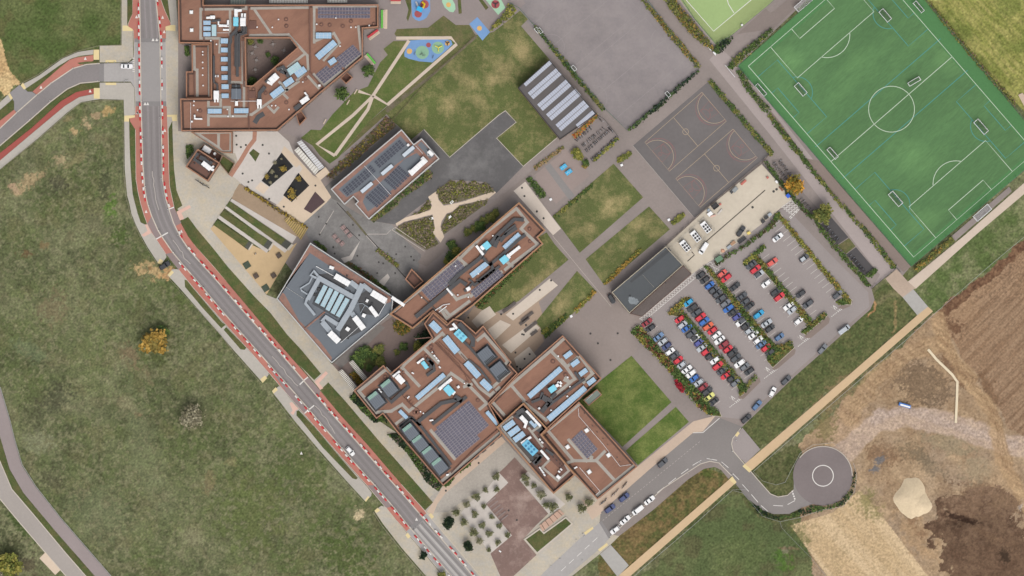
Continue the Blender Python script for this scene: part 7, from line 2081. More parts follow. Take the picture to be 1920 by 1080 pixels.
def hedge(label, poly, h, pal, dens=9.0, size=0.30, name='hedge', cat='hedge', group=None, z=0.1, kind=None):
 """Leafy mass over a polygon: clumps of small leaf quads, uneven in height and colour."""
 P = np.array(WP(poly))
 x0, y0, x1, y1 = P[:, 0].min(), P[:, 1].min(), P[:, 0].max(), P[:, 1].max()
 n = int(abs(area(WP(poly))) * dens) + 30
 m = int(n * (x1 - x0) * (y1 - y0) / max(abs(area(WP(poly))), 1)) + 50
 q = np.stack([nrg.uniform(x0, x1, m), nrg.uniform(y0, y1, m)], 1)
 w = q + nrg.normal(0, 0.22, q.shape)
 q = q[inpoly(w[:, 0], w[:, 1], [tuple(p) for p in P])]
 hh = h * (0.55 + 0.9 * fbm(q[:, 0] + 300, q[:, 1] + 300, 2.2, 91, 3))
 zz = z + hh * nrg.uniform(0.25, 1.0, len(q)) ** 0.6
 cl = (fbm(q[:, 0] + 200, q[:, 1] + 500, 2.6, 17, 3) * 14 + nrg.uniform(0, 1.5, len(q))).astype(int)
 pts = np.column_stack([q, zz])
 X, Y = float(P[:, 0].mean()), float(P[:, 1].mean())
 me = leaf_mesh(name, pts - np.array([X, Y, 0]), size, palette(len(pts), pal if isinstance(pal, list) else PAL[pal], cl), 0.4)
 o = link(name, me, None, (X, Y, 0))
 return tag(o, label, cat, group, kind)
MIXH = PAL['olive'] + PAL['green'] + [(118, 112, 60), (104, 112, 58), (126, 104, 60)]
REDH = PAL['olive'] + PAL['green'] + [(112, 72, 56), (142, 130, 62), (120, 118, 60), (108, 112, 56), (112, 108, 60)]
hedge('wide mixed hedge with red leaves between the footpath and the car park', ISL_ := [(1182, 622), (1197, 609), (1213, 626), (1340, 767), (1349, 772), (1346, 779), (1330, 778), (1310, 765), (1270, 715), (1230, 670)], 1.5, REDH)
hedge('scarlet bush cluster in the lower half of the wide hedge', [(1264, 712), (1272, 712), (1283, 730), (1280, 736), (1270, 728)], 1.7, [(150, 34, 50), (124, 34, 44), (170, 50, 60)], 12)
hedge('narrow hedge strip between the cyan-headed row and the lawn side row', [(1272, 586), (1279, 580), (1398, 722), (1390, 734), (1378, 718)], 1.1, MIXH)
hedge('yellow green hedge at the head of the first shrub strip', [(1251, 588), (1279, 560), (1293, 558), (1294, 564), (1272, 582), (1257, 592)], 1.2, PAL['yellow'] + PAL['autumn'])
hedge('leafy island planting at the foot of the first shrub strip', [(1384, 738), (1398, 722), (1416, 702), (1421, 706), (1404, 726), (1390, 742)], 1.3, MIXH)
hedge('long hedge strip down the middle of the car park', [(1319, 498), (1327, 498), (1392, 574), (1452, 646), (1446, 658), (1436, 648), (1380, 578)], 1.3, MIXH)
hedge('broad leafy end of the middle car park strip', [(1440, 658), (1452, 646), (1466, 648), (1482, 638), (1489, 652), (1472, 660), (1449, 688), (1438, 676)], 1.4, MIXH)
hedge('crossbar hedge at the head of the third strip', [(1391, 493), (1430, 459), (1437, 464), (1420, 478), (1395, 498)], 1.1, PAL['yellow'] + PAL['green'])
hedge('narrow hedge stem of the third strip', [(1412, 480), (1420, 478), (1524, 602), (1516, 612)], 1.1, MIXH)
hedge('crossbar hedge at the foot of the third strip', [(1502, 622), (1522, 606), (1545, 585), (1551, 592), (1510, 627)], 1.2, MIXH)
hedge('autumn coloured hedge between the outermost row and the access road', [(1453, 402), (1460, 397), (1592, 558), (1584, 562)], 1.0, PAL['autumn'] + PAL['yellow'])
hedge('leafy corner planting at the bend end of the outer strip', [(1567, 566), (1584, 558), (1595, 562), (1594, 571), (1572, 571)], 1.0, PAL['green'] + PAL['olive'])
hedge('dark hedge bank between the yard and the car park', [(1338, 492), (1400, 455), (1440, 424), (1458, 398), (1464, 402), (1452, 424), (1400, 462), (1342, 498)], 1.3, PAL['green'] + [(70, 66, 44), (88, 80, 52)])
hedge('straight hedge along the upper side of the games court', [(1194, -10), (1201, -10), (1266, 66), (1314, 124), (1309, 131), (1256, 70)], 1.3, PAL['olive'] + PAL['autumn'])
hedge('hedge along the lower end of the games court', [(1177, 243), (1236, 192), (1306, 133), (1312, 133), (1240, 198), (1181, 247)], 1.3, PAL['green'] + PAL['dark'])
hedge('hedge along the meadow side of the games court', [(996, 44), (1003, 46), (1075, 132), (1134, 204), (1130, 209), (1060, 126)], 1.3, PAL['olive'] + PAL['green'])
hedge('low hedge between the nursery yard and the rough meadow', [(918, 60), (945, 42), (968, 22), (962, 10), (952, 8), (950, 20), (930, 42)], 1.2, PAL['olive'] + PAL['yellow'])
hedge('tall mixed hedge along the lower side of the hockey pitch', [(1240, -10), (1260, -10), (1276, 14), (1300, 42), (1338, 88), (1336, 96), (1300, 70), (1260, 24)], 1.6, PAL['olive'] + PAL['autumn'])
hedge('short hedge at the lower corner of the hockey pitch', [(1338, 92), (1344, 84), (1372, 68), (1374, 74), (1350, 100), (1343, 103)], 1.5, PAL['green'] + PAL['dark'])
hedge('leafy strip between the shelter path and the football pitch', [(1364, 124), (1372, 112), (1446, 52), (1450, 58), (1384, 120), (1370, 132)], 1.4, PAL['green'] + PAL['olive'])
hedge('thick hedge between the access road and the upper pitch corner', [(1380, 132), (1390, 132), (1420, 180), (1446, 206), (1440, 212), (1428, 206), (1394, 162)], 1.6, PAL['green'] + [(110, 112, 76)])
hedge('thin hedge between the ball courts and the access road', [(1327, 154), (1332, 148), (1452, 288), (1446, 294)], 0.9, PAL['green'] + PAL['olive'])
hedge('slim hedge between the access road and the spectator strip', [(1436, 212), (1442, 210), (1500, 284), (1560, 360), (1640, 448), (1680, 500), (1674, 504), (1620, 438), (1520, 322), (1462, 250)], 1.0, PAL['olive'] + PAL['green'])
hedge('dark thin hedge along the upper edge of the cycle strips', [(1432, 306), (1437, 302), (1462, 334), (1484, 362), (1510, 392), (1526, 408), (1520, 412), (1484, 374)], 1.2, PAL['green'] + [(72, 66, 46)])
hedge('green hedge between access road and the two bicycle pads', [(1524, 408), (1540, 424), (1586, 480), (1622, 520), (1634, 536), (1626, 538), (1580, 486), (1530, 424)], 0.9, PAL['green'] + [(96, 96, 60)])
hedge('clipped green end hedge of the lower bicycle pad', [(1622, 518), (1640, 503), (1645, 509), (1630, 522)], 1.0, PAL['green'])
hedge('mixed leafy bank between football pitch and light footpath', [(1712, 504), (1745, 476), (1782, 444), (1789, 452), (1752, 482), (1720, 510)], 1.2, PAL['olive'] + PAL['autumn'])
hedge('weedy strip along the far side of the football pitch', [(1740, 8), (1746, 6), (1830, 108), (1908, 196), (1902, 200), (1820, 108)], 0.8, PAL['olive'] + [(118, 96, 80)])
hedge('trimmed hedge along the lower side of the cycle yard', [(1112, 299), (1157, 258), (1161, 261), (1115, 304)], 1.0, PAL['green'] + PAL['yellow'])
hedge('small clipped hedge beside the ball courts, with a white seat', [(1157, 301), (1160, 296), (1182, 283), (1185, 287), (1182, 291), (1162, 305)], 1.0, PAL['olive'] + PAL['yellow'], 12)
hedge('small clipped hedge near the yard corner', [(1256, 418), (1279, 398), (1284, 402), (1283, 407), (1263, 422)], 1.0, PAL['olive'] + PAL['yellow'], 12)
hedge('orange and straw planting strip between the silver roof and cycle yard', [(1072, 256), (1113, 219), (1120, 212), (1121, 220), (1078, 260)], 0.7, [(176, 120, 56), (156, 140, 84), (190, 104, 60), (120, 116, 60)])
hedge('narrow straw coloured bed between lawn path and grey slabs', [(1000, 314), (1055, 274), (1058, 278), (1004, 319)], 0.5, [(140, 120, 80), (104, 104, 60), (156, 130, 100)])
hedge('dark green hedge beside the pale slab path', [(987, 336), (996, 332), (1022, 362), (1023, 369), (1012, 372)], 1.0, PAL['green'])
hedge('yellow hedge edge along the upper side of the large lawn', [(1037, 406), (1100, 352), (1112, 344), (1118, 346), (1104, 358), (1058, 396), (1040, 413)], 0.6, PAL['olive'] + PAL['green'], 5)
hedge('line of yellow flowering plants beside the shed lawn', [(1131, 532), (1200, 464), (1204, 468), (1137, 535)], 0.8, PAL['willow'] + PAL['yellow'], 7)
hedge('line of yellow flowering plants on the terrace lawn edge', [(1075, 582), (1113, 544), (1118, 548), (1079, 588)], 0.8, PAL['willow'] + PAL['yellow'], 7)
hedge('leafy tip hedge at the terrace end of the lawn', [(1014, 624), (1060, 588), (1064, 596), (1022, 634)], 0.8, PAL['yellow'] + PAL['green'], 8)
hedge('rough green hedge along the lower side of the long wing', [(890, 573), (1010, 462), (1014, 466), (900, 580)], 0.9, PAL['green'] + [(120, 90, 60)], 7)
hedge('dark ivy strip along the school side of the sandy path', [(664, 736), (672, 742), (700, 778), (724, 782), (726, 790), (700, 792), (672, 762), (656, 746)], 1.2, PAL['dark'] + PAL['green'], 8)
hedge('dark shrub bank along the louvre side of the main block', [(727, 814), (746, 814), (830, 910), (822, 920), (800, 904), (762, 848)], 1.3, PAL['dark'] + PAL['green'] + [(110, 100, 90)], 7)
hedge('clipped hedge under the plaza wall of the main block', [(859, 882), (880, 866), (883, 870), (862, 886)], 0.9, PAL['green'], 14)
hedge('second clipped hedge at the plaza corner of the main block', [(833, 908), (850, 893), (852, 897), (836, 913)], 0.9, PAL['green'], 14)
hedge('round green clipped bush row on the sandy paving near the road', [(350, 272), (361, 273), (363, 284), (352, 297), (349, 290)], 1.0, PAL['green'], 14)
hedge('green shrub strip against the narrow annexe of the primary school', [(347, 87), (355, 87), (355, 105), (348, 105)], 1.0, PAL['green'], 12)
hedge('brambly scrub between nursery garden and classroom block', [(725, 219), (738, 228), (742, 236), (700, 270), (648, 318), (622, 336), (613, 330), (640, 300), (690, 254)], 0.9, [(128, 104, 88), (104, 96, 56), (140, 124, 60), (112, 88, 72), (92, 100, 48)], 4)
hedge('leafy bed against the rear wall of the classroom block', [(692, 410), (702, 416), (744, 384), (750, 374), (810, 334), (811, 327), (802, 318), (780, 336)], 0.9, PAL['olive'] + PAL['green'] + [(120, 104, 86)], 5)
for q, lb in (([(819, 357), (845, 337), (856, 343), (868, 337), (876, 345), (891, 338), (897, 346), (911, 342), (926, 358), (904, 364), (868, 375), (832, 383), (823, 373)], 'largest planted bed of the star shaped garden'), ([(783, 401), (803, 375), (808, 386), (805, 392), (772, 402)], 'smallest planted bed of the star shaped garden'), ([(747, 426), (757, 419), (811, 405), (813, 425), (811, 438), (822, 457), (800, 468)], 'planted bed of the star garden facing the grey court'), ([(828, 425), (838, 403), (848, 399), (862, 387), (914, 374), (911, 381), (832, 439)], 'planted bed of the star garden facing the long wing')):
 hedge('low brown green ' + lb, q, 0.7, [(104, 100, 62), (120, 108, 88), (92, 98, 46), (132, 118, 98), (116, 118, 50)], 4, name='shrubbery', cat='shrubs', kind='stuff')
hedge('slim planted strip with a pale kerb in the grey court', [(705, 470), (710, 465), (747, 496), (748, 502), (742, 500)], 0.6, PAL['olive'] + [(130, 110, 92)], 8)
hedge('thin clipped hedge beside the brown timber ramp', [(458, 354), (462, 351), (577, 427), (574, 431)], 0.8, [(104, 86, 58), (140, 116, 48), (84, 72, 52), (150, 130, 50)], 9)
hedge('hedge under the upper wall of the sports block', [(588, 452), (593, 451), (613, 466), (611, 472)], 0.9, PAL['green'], 10)
hedge('thin planting under the court wall of the sports block', [(651, 492), (660, 493), (702, 522), (733, 548), (728, 551), (698, 526)], 0.7, PAL['green'] + [(116, 86, 66)], 8)
hedge('dark scrub margin along the turning head', [(1403, 938), (1432, 959), (1452, 967), (1480, 966), (1504, 955), (1524, 948), (1545, 950), (1575, 940), (1596, 915), (1602, 880), (1606, 900), (1598, 926), (1578, 948), (1540, 958), (1500, 966), (1450, 975), (1424, 966)], 0.7, PAL['green'] + PAL['dark'], 5)
hedge('wild shrub bed under the wing tip by the courtyard', [(738, 600), (752, 602), (772, 618), (752, 630), (736, 616)], 0.9, [(140, 112, 52), (96, 92, 46), (80, 88, 40)], 8)
hedge('brown autumn shrubs between the two striped pergolas', [(655, 700), (668, 694), (684, 712), (676, 722), (666, 716)], 1.0, [(132, 106, 40), (104, 86, 36), (90, 84, 40)], 9)
# ------------------------------------------------------------------ fences
M_GFEN = paint('green fence steel', (56, 96, 78), 0.5)
M_TFEN = paint('weathered fence timber', (156, 148, 130), 0.9)
M_SFEN = paint('galvanised fence steel', (170, 172, 170), 0.5)
def fence(label, pts, h, m, step=3.0, name='mesh_fence', z=0.05, rails=3, pr=0.05, rw=0.06):
 q = WP(pts)
 X, Y = q[0]
 r = thing(name, label, 'fence', (X, Y, 0))
 mb = MB()
 for k in range(rails):
  zz = z + h * (k + 1) / rails
  mb.kerb(q, rw, zz - 0.06, zz, m)
 part('rail', mb, r)
 pb = MB()
 pb.box(0, 0, z, pr * 2, pr * 2, h + 0.12, 0, m)
 pm = pb.mesh('post')
 n = 0
 for x, y, an in walkline(q, step):
  if n < 95:
   link('post', pm, r, (x - X, y - Y, 0), -an)
  n += 1
 return r
fence('tall green mesh fence round the football pitch', [(1550, -24), (1520, 3), (1383, 125), (1708, 499), (1922, 317)], 3.2, M_GFEN, 3.6)
fence('green mesh fence along the far side of the football pitch', [(1714, -24), (1736, 2), (1922, 227)], 3.2, M_GFEN, 3.6)
fence('green mesh fence round the grey games court', [(955, 5), (974, 16), (1137, 207), (1177, 246), (1310, 131), (1196, -24)], 3.0, M_GFEN, 3.6)
fence('green mesh fence round the corner of the light hockey pitch', [(1263, -24), (1302, 36), (1342, 83), (1372, 66), (1440, 10), (1480, -24)], 3.0, M_GFEN, 3.6)
fence('thin rail fence along the meadow edge beside the curved road pavement', [(231, 225), (232, 320), (236, 367), (245, 402), (263, 443), (276, 466), (296, 496)], 1.1, M_TFEN, 4.0, 'rail_fence', 0, 2)
fence('thin rail fence along the meadow from the field entrance to the bend end', [(312, 517), (334, 541), (412, 625), (438, 660), (490, 719)], 1.1, M_TFEN, 4.0, 'rail_fence', 0, 2)
fence('thin rail fence along the meadow below the crossing', [(508, 738), (551, 793), (593, 842), (645, 900), (683, 942)], 1.1, M_TFEN, 4.0, 'rail_fence', 0, 2)
fence('thin rail fence along the meadow beside the paved road stretch', [(700, 960), (715, 984), (750, 1028), (795, 1080), (812, 1100)], 1.1, M_TFEN, 4.0, 'rail_fence', 0, 2, rw=.12)
fence('thin rail fence round the upper meadow corner', [(227, -20), (227, 84), (186, 86), (146, 96), (116, 109), (72, 140), (37, 158)], 1.1, M_TFEN, 4.0, 'rail_fence', 0, 2)
fence('thin rail fence along the pavement of the side road', [(232, 189), (190, 189), (152, 193), (127, 213), (72, 261), (0, 318), (-20, 334)], 1.1, M_TFEN, 4.0, 'rail_fence', 0, 2)
fence('rail fence along the mauve lane at the meadow edge', [(1, 726), (18, 783), (29, 827), (42, 871), (68, 912), (112, 968), (157, 1020), (209, 1080)], 1.1, M_SFEN, 4.0, 'rail_fence', 0, 2, rw=.12)
fence('low fence between tan path and the field below', [(1400, 918), (1374, 918), (1300, 985), (1200, 1070), (1185, 1084)], 1.1, M_SFEN, 4.0, 'rail_fence', 0, 2)
fence('post fence between tan path and the building site', [(1412, 884), (1500, 808), (1600, 722), (1700, 636), (1752, 588), (1860, 494), (1925, 440)], 1.2, M_SFEN, 4.0, 'rail_fence', 0, 2)
fence('curved fence round the bank of the turning head', [(1412, 884), (1430, 902), (1455, 909), (1472, 904), (1484, 880), (1500, 850), (1524, 834), (1562, 830), (1575, 838)], 1.1, M_SFEN, 3.0, 'rail_fence', 0, 2)
fence('fence from the tan path round the lower side of the turning head', [(1376, 920), (1392, 924), (1410, 944), (1430, 968), (1462, 978), (1500, 970), (1540, 956), (1580, 950), (1602, 922), (1606, 890), (1600, 868)], 1.1, M_SFEN, 3.0, 'rail_fence', 0, 2)
fence('thin field fence running down from the turning head', [(1462, 978), (1466, 990), (1490, 1015), (1520, 1045), (1552, 1084)], 1.1, M_SFEN, 4.0, 'rail_fence', 0, 2)
fence('dark gate and rail fence across the end of the access road', [(1634, 541), (1640, 536), (1681, 502), (1688, 510)], 1.6, M_BLACK, 2.4, 'gate_fence', 0, 3, rw=.12)
fence('timber fence between the nursery garden and the rough meadow', [(735, 226), (820, 132), (860, 97), (893, 66)], 1.2, M_BARK, 3.0, 'rail_fence', 0.1, 2, rw=.1)
fence('dark close fence between the ball courts and the delivery yard', [(1248, 460), (1325, 390), (1428, 306), (1442, 290)], 2.0, M_BARK, 3.0, 'board_fence', 0, 4, rw=.12)
fence('dark fence along the end of the delivery yard', [(1430, 308), (1460, 342), (1486, 372), (1500, 386)], 1.6, M_BLACK, 3.0, 'board_fence', 0, 3, rw=.1)
fence('pale fence frame round the three fan units', [(1260, 462), (1280, 443), (1320, 408), (1341, 432), (1300, 466), (1290, 480)], 1.4, M_SFEN, 2.4, 'mesh_fence', 0.1, 2)
fence('dark fence at the upper end of the cycle yard', [(1118, 214), (1133, 224), (1160, 258)], 1.6, M_BLACK, 2.0, 'mesh_fence', 0.1, 3)
# ------------------------------------------------------------------ goals
M_NET = paint('goal net cord', (74, 92, 70), 0.8)
M_NETW = paint('white net cord', (206, 208, 210), 0.8)
def goal(x, y, deg, L, D, label, h=2.0, group=None):
 nc, nr = (M_NETW, .03) if L > 7 else (M_NET, .03)
 X, Y = W(x, y)
 r = thing('football_goal', label, 'goal', (X, Y, 0.1), math.radians(deg), group)
 a, b = L / 2, D / 2
 mb = MB()
 for s in (-1, 1):
  mb.bar((s * a, -b, 0), (s * a, -b, h), 0.10, M_UNIT, 6)
  mb.bar((s * a, -b, h), (s * a, b, h * .96), 0.08, M_UNIT, 6)
  mb.bar((s * a, b, h * .96), (s * a, b, 0), 0.07, M_UNIT, 6)
  mb.bar((s * a, -b, .06), (s * a, b, .06), 0.07, M_UNIT, 6)
 mb.bar((-a, -b, h), (a, -b, h), 0.10, M_UNIT, 6)
 mb.bar((-a, b, h * .96), (a, b, h * .96), 0.09, M_UNIT, 6)
 mb.bar((-a, b, .06), (a, b, .06), 0.07, M_UNIT, 6)
 link('frame', mb.mesh('frame'), r)
 mb = MB()
 k = int(L / 0.28)
 for i in range(1, k):
  u = -a + L * i / k
  mb.bar((u, -b, h), (u, b, h * .96), nr, nc, 3)
  mb.bar((u, b, h * .96), (u, b, 0.05), nr, nc, 3)
 for i in range(1, int(D / 0.28)):
  v = -b + D * i / int(D / 0.28)
  mb.bar((-a, v, h * .98), (a, v, h * .98), nr, nc, 3)
 for i in range(1, 6):
  mb.bar((-a, b, h * i / 6), (a, b, h * i / 6), nr, nc, 3)
 link('net', mb.mesh('net'), r)
GD = -49.1
for x, y, dg, L, D, lb in ((1500.7, 168, GD, 5.2, 2.2, 'small goal inside the pitch nearest the access road, upper half'), (1659, 29.4, GD, 5.2, 2.2, 'small goal inside the pitch near the mown field, upper half'), (1426, 169, GD, 5.4, 1.5, 'narrow goal standing outside the touchline by the access road'), (1713.5, 153, 30, 5.0, 1.5, 'slanted narrow goal standing beside the halfway line'), (1560.5, 287.6, GD, 5.0, 1.6, 'narrow goal on the touchline end of the halfway line'),
       (1838.5, 238, GD, 6.2, 2.3, 'largest loose goal, lower half near the mown field'), (1721.7, 13.5, GD, 5.0, 1.5, 'narrow goal outside the touchline by the mown field'), (1678.5, 373, GD, 6.2, 2.3, 'loose goal inside the lower half nearest the spectator strip')):
 goal(x, y, dg, L, D, lb)
for x, y, dg, lb in ((1506, 7, 40.9, 'full size white goal behind the upper goal line'), (1841, 399, 220.9, 'full size white goal behind the lower goal line')):
 goal(x, y, dg, 7.4, 2.6, lb, 2.44)
for i, (x, y) in enumerate(((1007, 57), (1012.5, 58), (1076, 128), (1252, 177))):
 goal(x, y, -49, 2.2, 1.2, ('small black and white goal at the upper fence of the games court', 'second small goal at the upper fence of the games court', 'small goal halfway along the meadow fence of the games court', 'small goal at the lower fence of the games court')[i], 1.5)
# ------------------------------------------------------------------ seats, tables, canopies
M_SLAT = mat('dark bench slats', (104, 96, 92), 0.8, 0.08, 1.5, 0.05, 0.2)
def bench(x, y, L, D, deg, m, label, name='bench', group=None, back=None, z=0.12):
 X, Y = W(x, y)
 r = thing(name, label, 'bench', (X, Y, z), math.radians(deg), group)
 mb = MB()
 n = max(2, int(D / 0.28))
 for i in range(n):
  mb.box(0, -D / 2 + D * (i + .5) / n, .42, L, D / n * .8, .06, 0, m)
 link('seat', mb.mesh('seat'), r)
 lg = MB()
 lg.box(0, 0, 0, .12, D * .8, .42, 0, M_KERBD)
 lm = lg.mesh('leg')
 for s in (-.42, .42):
  link('leg', lm, r, (s * L, 0, 0))
 if back:
  mb = MB()
  mb.box(0, D / 2 + .42, .3, L, .8, .5, 0, back)
  link('backrest', mb.mesh('backrest'), r)
 return r
for i, (x, y, L) in enumerate(((955, 576, 30), (988.5, 593.5, 28), (983, 602, 22), (995, 612.5, 30), (1001, 624, 15))):
 bench(x, y, L * S, 1.3, 38, M_SLAT, f'dark slatted long bench, {ORD[i]} down the striped terrace')
M_PNK = mat('pinkish table block', (168, 142, 138), 0.8, 0.06, 1.5, 0.05, 0.2)
for k, ps in enumerate((((643.6, 426.7), (649.5, 433.8), (656, 441.6)), ((627.4, 443.5), (634, 451.3), (641.7, 457)))):
 for i, (x, y) in enumerate(ps):
  X, Y = W(x, y)
  r = thing('picnic_table', f"pinkish table block, {ORD[i]} of the row {'nearest the classroom block' if k == 0 else 'nearest the sports block'}", 'table', (X, Y, .1), math.radians(-50))
  mb = MB()
  mb.box(0, 0, .70, 1.55, .8, .08, 0, M_PNK)
  link('table_top', mb.mesh('table_top'), r)
  mb = MB()
  mb.box(0, 0, 0, .9, .4, .70, 0, M_PNK)
  link('pedestal', mb.mesh('pedestal'), r)
  sb = MB()
  sb.box(0, 0, .38, 1.55, .36, .07, 0, M_PNK)
  sb.box(0, 0, 0, .3, .3, .38, 0, M_PNK)
  sm = sb.mesh('seat')
  for s in (-.72, .72):
   link('seat', sm, r, (0, s, 0))
M_TT = paint('cyan table top', (56, 176, 222), 0.4)
for i, (x, y) in enumerate(((1056.5, 313.3), (1066.3, 322.8))):
 X, Y = W(x, y)
 r = thing('table_tennis_table', ('cyan table tennis table nearer the planted strip', 'cyan table tennis table nearer the large lawn')[i], 'table', (X, Y, .09), math.radians(37))
 mb = MB()
 for s in (-1, 1):
  mb.box(s * .7, 0, .72, 1.34, 1.6, .05, 0, M_TT)
 mb.box(0, 0, .771, 2.74, .05, .004, 0, M_UNIT)
 link('table_top', mb.mesh('table_top'), r)
 mb = MB()
 mb.box(0, 0, .77, .04, 1.8, .15, 0, M_UNIT)
 link('net', mb.mesh('net'), r)
 lg = MB()
 lg.box(0, 0, 0, .1, 1.2, .72, 0, M_KERBD)
 lm = lg.mesh('leg')
 for s in (-.9, .9):
  link('leg', lm, r, (s, 0, 0))
for x, y, L, dg, m, lb in ((702, 67, 24, 36, paint('red bench back', (200, 50, 60), .5), 'cream nursery bench with a red back beside the school corner'), (692.5, 113, 24, -50, paint('green bench back', (96, 190, 66), .5), 'cream nursery bench with a bright green back'), (742, 5, 19, 0, MATS['red bench back'] if 'red bench back' in MATS else M_REDC, 'cream nursery bench with a red back at the upper edge'), (721, 36, 34, 90, MATS.get('green bench back', M_GRNC), 'long cream nursery bench with a green back along the planted wall')):
 bench(x, y, L * S, 1.1, dg, M_CREAM, lb, 'nursery_bench', None, m)
for x, y, lb in ((847, 379, 'white stone seat at the inner corner of the largest star garden bed'), (843, 407, 'white stone seat in the star garden bed facing the wing'), (809, 410, 'white stone seat in the star garden bed facing the court'), (1165.5, 309.5, 'white seat beside the clipped hedge near the ball courts'), (1254, 412, 'white seat beside the clipped hedge near the yard corner'), (1032.5, 374, 'white seat beside the pale slab path'), (1071, 593, 'white seat at the lower end of the terrace lawn'), (782, 635, 'white seat in the courtyard of the main block')):
 X, Y = W(x, y)
 r = thing('stone_seat', lb, 'seat', (X, Y, .14), math.radians(rng.uniform(20, 50)))
 mb = MB()
 mb.box(0, 0, .3, 1.5 if y > 374 and x < 860 or x < 860 else 1.0, .95, .18, 0, M_UNIT, bev=.04)
 link('seat', mb.mesh('seat'), r)
 mb = MB()
 mb.box(0, 0, 0, .8, .6, .3, 0, M_KERB)
 link('base', mb.mesh('base'), r)
for x, y, dg, lb in ((667, 172, 60, 'upper'), (653, 192, 60, 'middle'), (609, 228, 62, 'lower')):
 bench(x, y, 2.2, .5, dg, M_CREAM, f'slim pale bench at the {lb} grass edge of the nursery garden')
def canopy(poly, h, m, label, name='canopy', ribs=0, mr_=None, post=True):
 P = ccw(WP(poly, h))
 X = sum(p[0] for p in P) / len(P)
 Y = sum(p[1] for p in P) / len(P)
 r = thing(name, label, 'canopy', (X, Y, 0))
 mb = MB()
 mb.prism(P, h - .08, h, m)
 part('cover', mb, r)
 L = [Vector(p) for p in P[:4]]
 if (L[1] - L[0]).length < (L[2] - L[1]).length:
  L = L[1:] + L[:1]
 for k in range(ribs):
  t = (k + .5) / ribs
  a, b = L[0].lerp(L[1], t), L[3].lerp(L[2], t)
  mb = MB()
  c = (a + b) / 2
  mb.box(c.x, c.y, h + .002, (b - a).length, .22, .06, math.atan2((b - a).y, (b - a).x), mr_ or M_WALK)
  part('rib', mb, r)
 if post:
  q = offset(P, .2)
  for p in q[:4]:
   mb = MB()
   mb.cyl(p[0], p[1], 0, h - .08, .08, M_KERBD, n=6)
   part('post', mb, r)
 return r
Q2 = K(320, 215, 4.8)
M_CANW = mat('white canopy sheet', (214, 214, 216), 0.4, 0.03, .8, .04, .2)
M_CANC = mat('cream canopy sheet', (226, 222, 212), 0.4, 0.03, .8, .04, .2)
canopy(Q2((1137, 250), (1178, 230), (1382, 470), (1340, 500)), 3.2, M_CANW, 'outer white ribbed canopy between nursery garden and entrance plaza', ribs=14)
canopy(Q2((1113, 322), (1150, 290), (1335, 498), (1300, 540)), 2.9, M_CANC, 'inner cream ribbed canopy between nursery garden and entrance plaza', ribs=11)
canopy(Q2((1302, 545), (1392, 470), (1430, 520), (1345, 592)), 2.8, MATS['pinkish cream paving'], 'flat beige roof slab at the end of the two white canopies')
canopy(Fq((165, 465), (200, 442), (333, 600), (297, 640)), 2.8, M_CANC, 'striped pergola nearer the sandy path', 'striped_pergola', 15, M_BARK)
canopy(Fq((260, 385), (295, 360), (425, 518), (390, 548)), 2.8, M_CANC, 'striped pergola nearer the courtyard shrubs', 'striped_pergola', 15, M_BARK)
canopy([(505, -14), (577, -14), (577, 6), (505, 6)], 3.4, M_CANC, 'wide cream glazed canopy above the upper edge of the primary school', 'glazed_canopy', 14)
canopy([(614, -14), (651, -14), (651, 5), (614, 5)], 3.4, M_CANC, 'shorter cream glazed canopy above the upper edge of the primary school', 'glazed_canopy', 7)
canopy([(432, -14), (461, -14), (461, 8), (432, 8)], 3.4, M_PANED, 'greenish glazed canopy above the upper edge of the primary school', 'glazed_canopy', 6)
canopy([(533, 413), (543, 402), (577, 428), (564, 450)], 0.7, mat('ochre timber deck', (190, 164, 104), 0.8, .1, 1, .06, .2), 'ochre slatted timber deck at the end of the brown ramp', 'timber_deck', 11, M_BARK)
canopy(K(780, 855, 4.8)((1290, 480), (1335, 520), (1140, 680), (1110, 625)), 0.55, mat('pink timber decking', (200, 166, 146), 0.8, .06, 1, .05, .2), 'broad timber seating deck beside the raised lawn', 'timber_deck', 5, MATS['bark'])
# cubes on the sand, planters
for x, y, s, m, lb in ((463, 497, 2.6, paint('green slab', (74, 86, 70), .8), 'green square slab on the sand nearest the lawn strips'), (498, 540, 2.6, paint('green slab', (74, 86, 70), .8), 'green square slab at the narrow tip of the sand'), (523, 479, 1.9, M_BARK, 'brown timber cube on the sand nearest the sports block corner'), (480, 517.5, 1.9, M_BARK, 'brown timber cube on the sand nearest the road'), (513, 516.5, 1.9, M_BARK, 'brown timber cube on the sand against the stone path')):
 X, Y = W(x, y)
 mb = MB()
 mb.box(0, 0, 0, s, s, .25 if s > 2 else .8, math.radians(32), mat('brown timber cube', (92, 78, 68), .8, .12, 2, .1, .3) if m is M_BARK else mat('green slab top', (72, 84, 68), .8, .12, 2, .1, .3), bev=.06)
 for k in range(3):
  mb.box(0, 0, (.25 if s > 2 else .8) + .004 * k + .002, s * .8, .05, .01, math.radians(32 + 60 * k), M_KERBD)
 o = link('play_cube' if s < 2 else 'play_slab', mb.mesh('play_cube'), None, (X, Y, .13))
 tag(o, lb, 'play block')
X, Y = W(479, 476)
r = thing('spring_rocker', 'tiny dark spring rocker on the sand below the lawn strips', 'play equipment', (X, Y, .13))
mb = MB()
mb.cyl(0, 0, 0, .45, .14, M_KERBD, n=8)
link('spring', mb.mesh('spring'), r)
mb = MB()
mb.box(0, 0, .45, .95, .28, .3, .4, mat('rocker seat', (96, 70, 58), .6, 0, 1, 0, 1), bev=.08)
mb.bar((.1, -.35, .85), (.1, .35, .85), .05, M_UNIT, 5)
link('seat', mb.mesh('seat'), r)
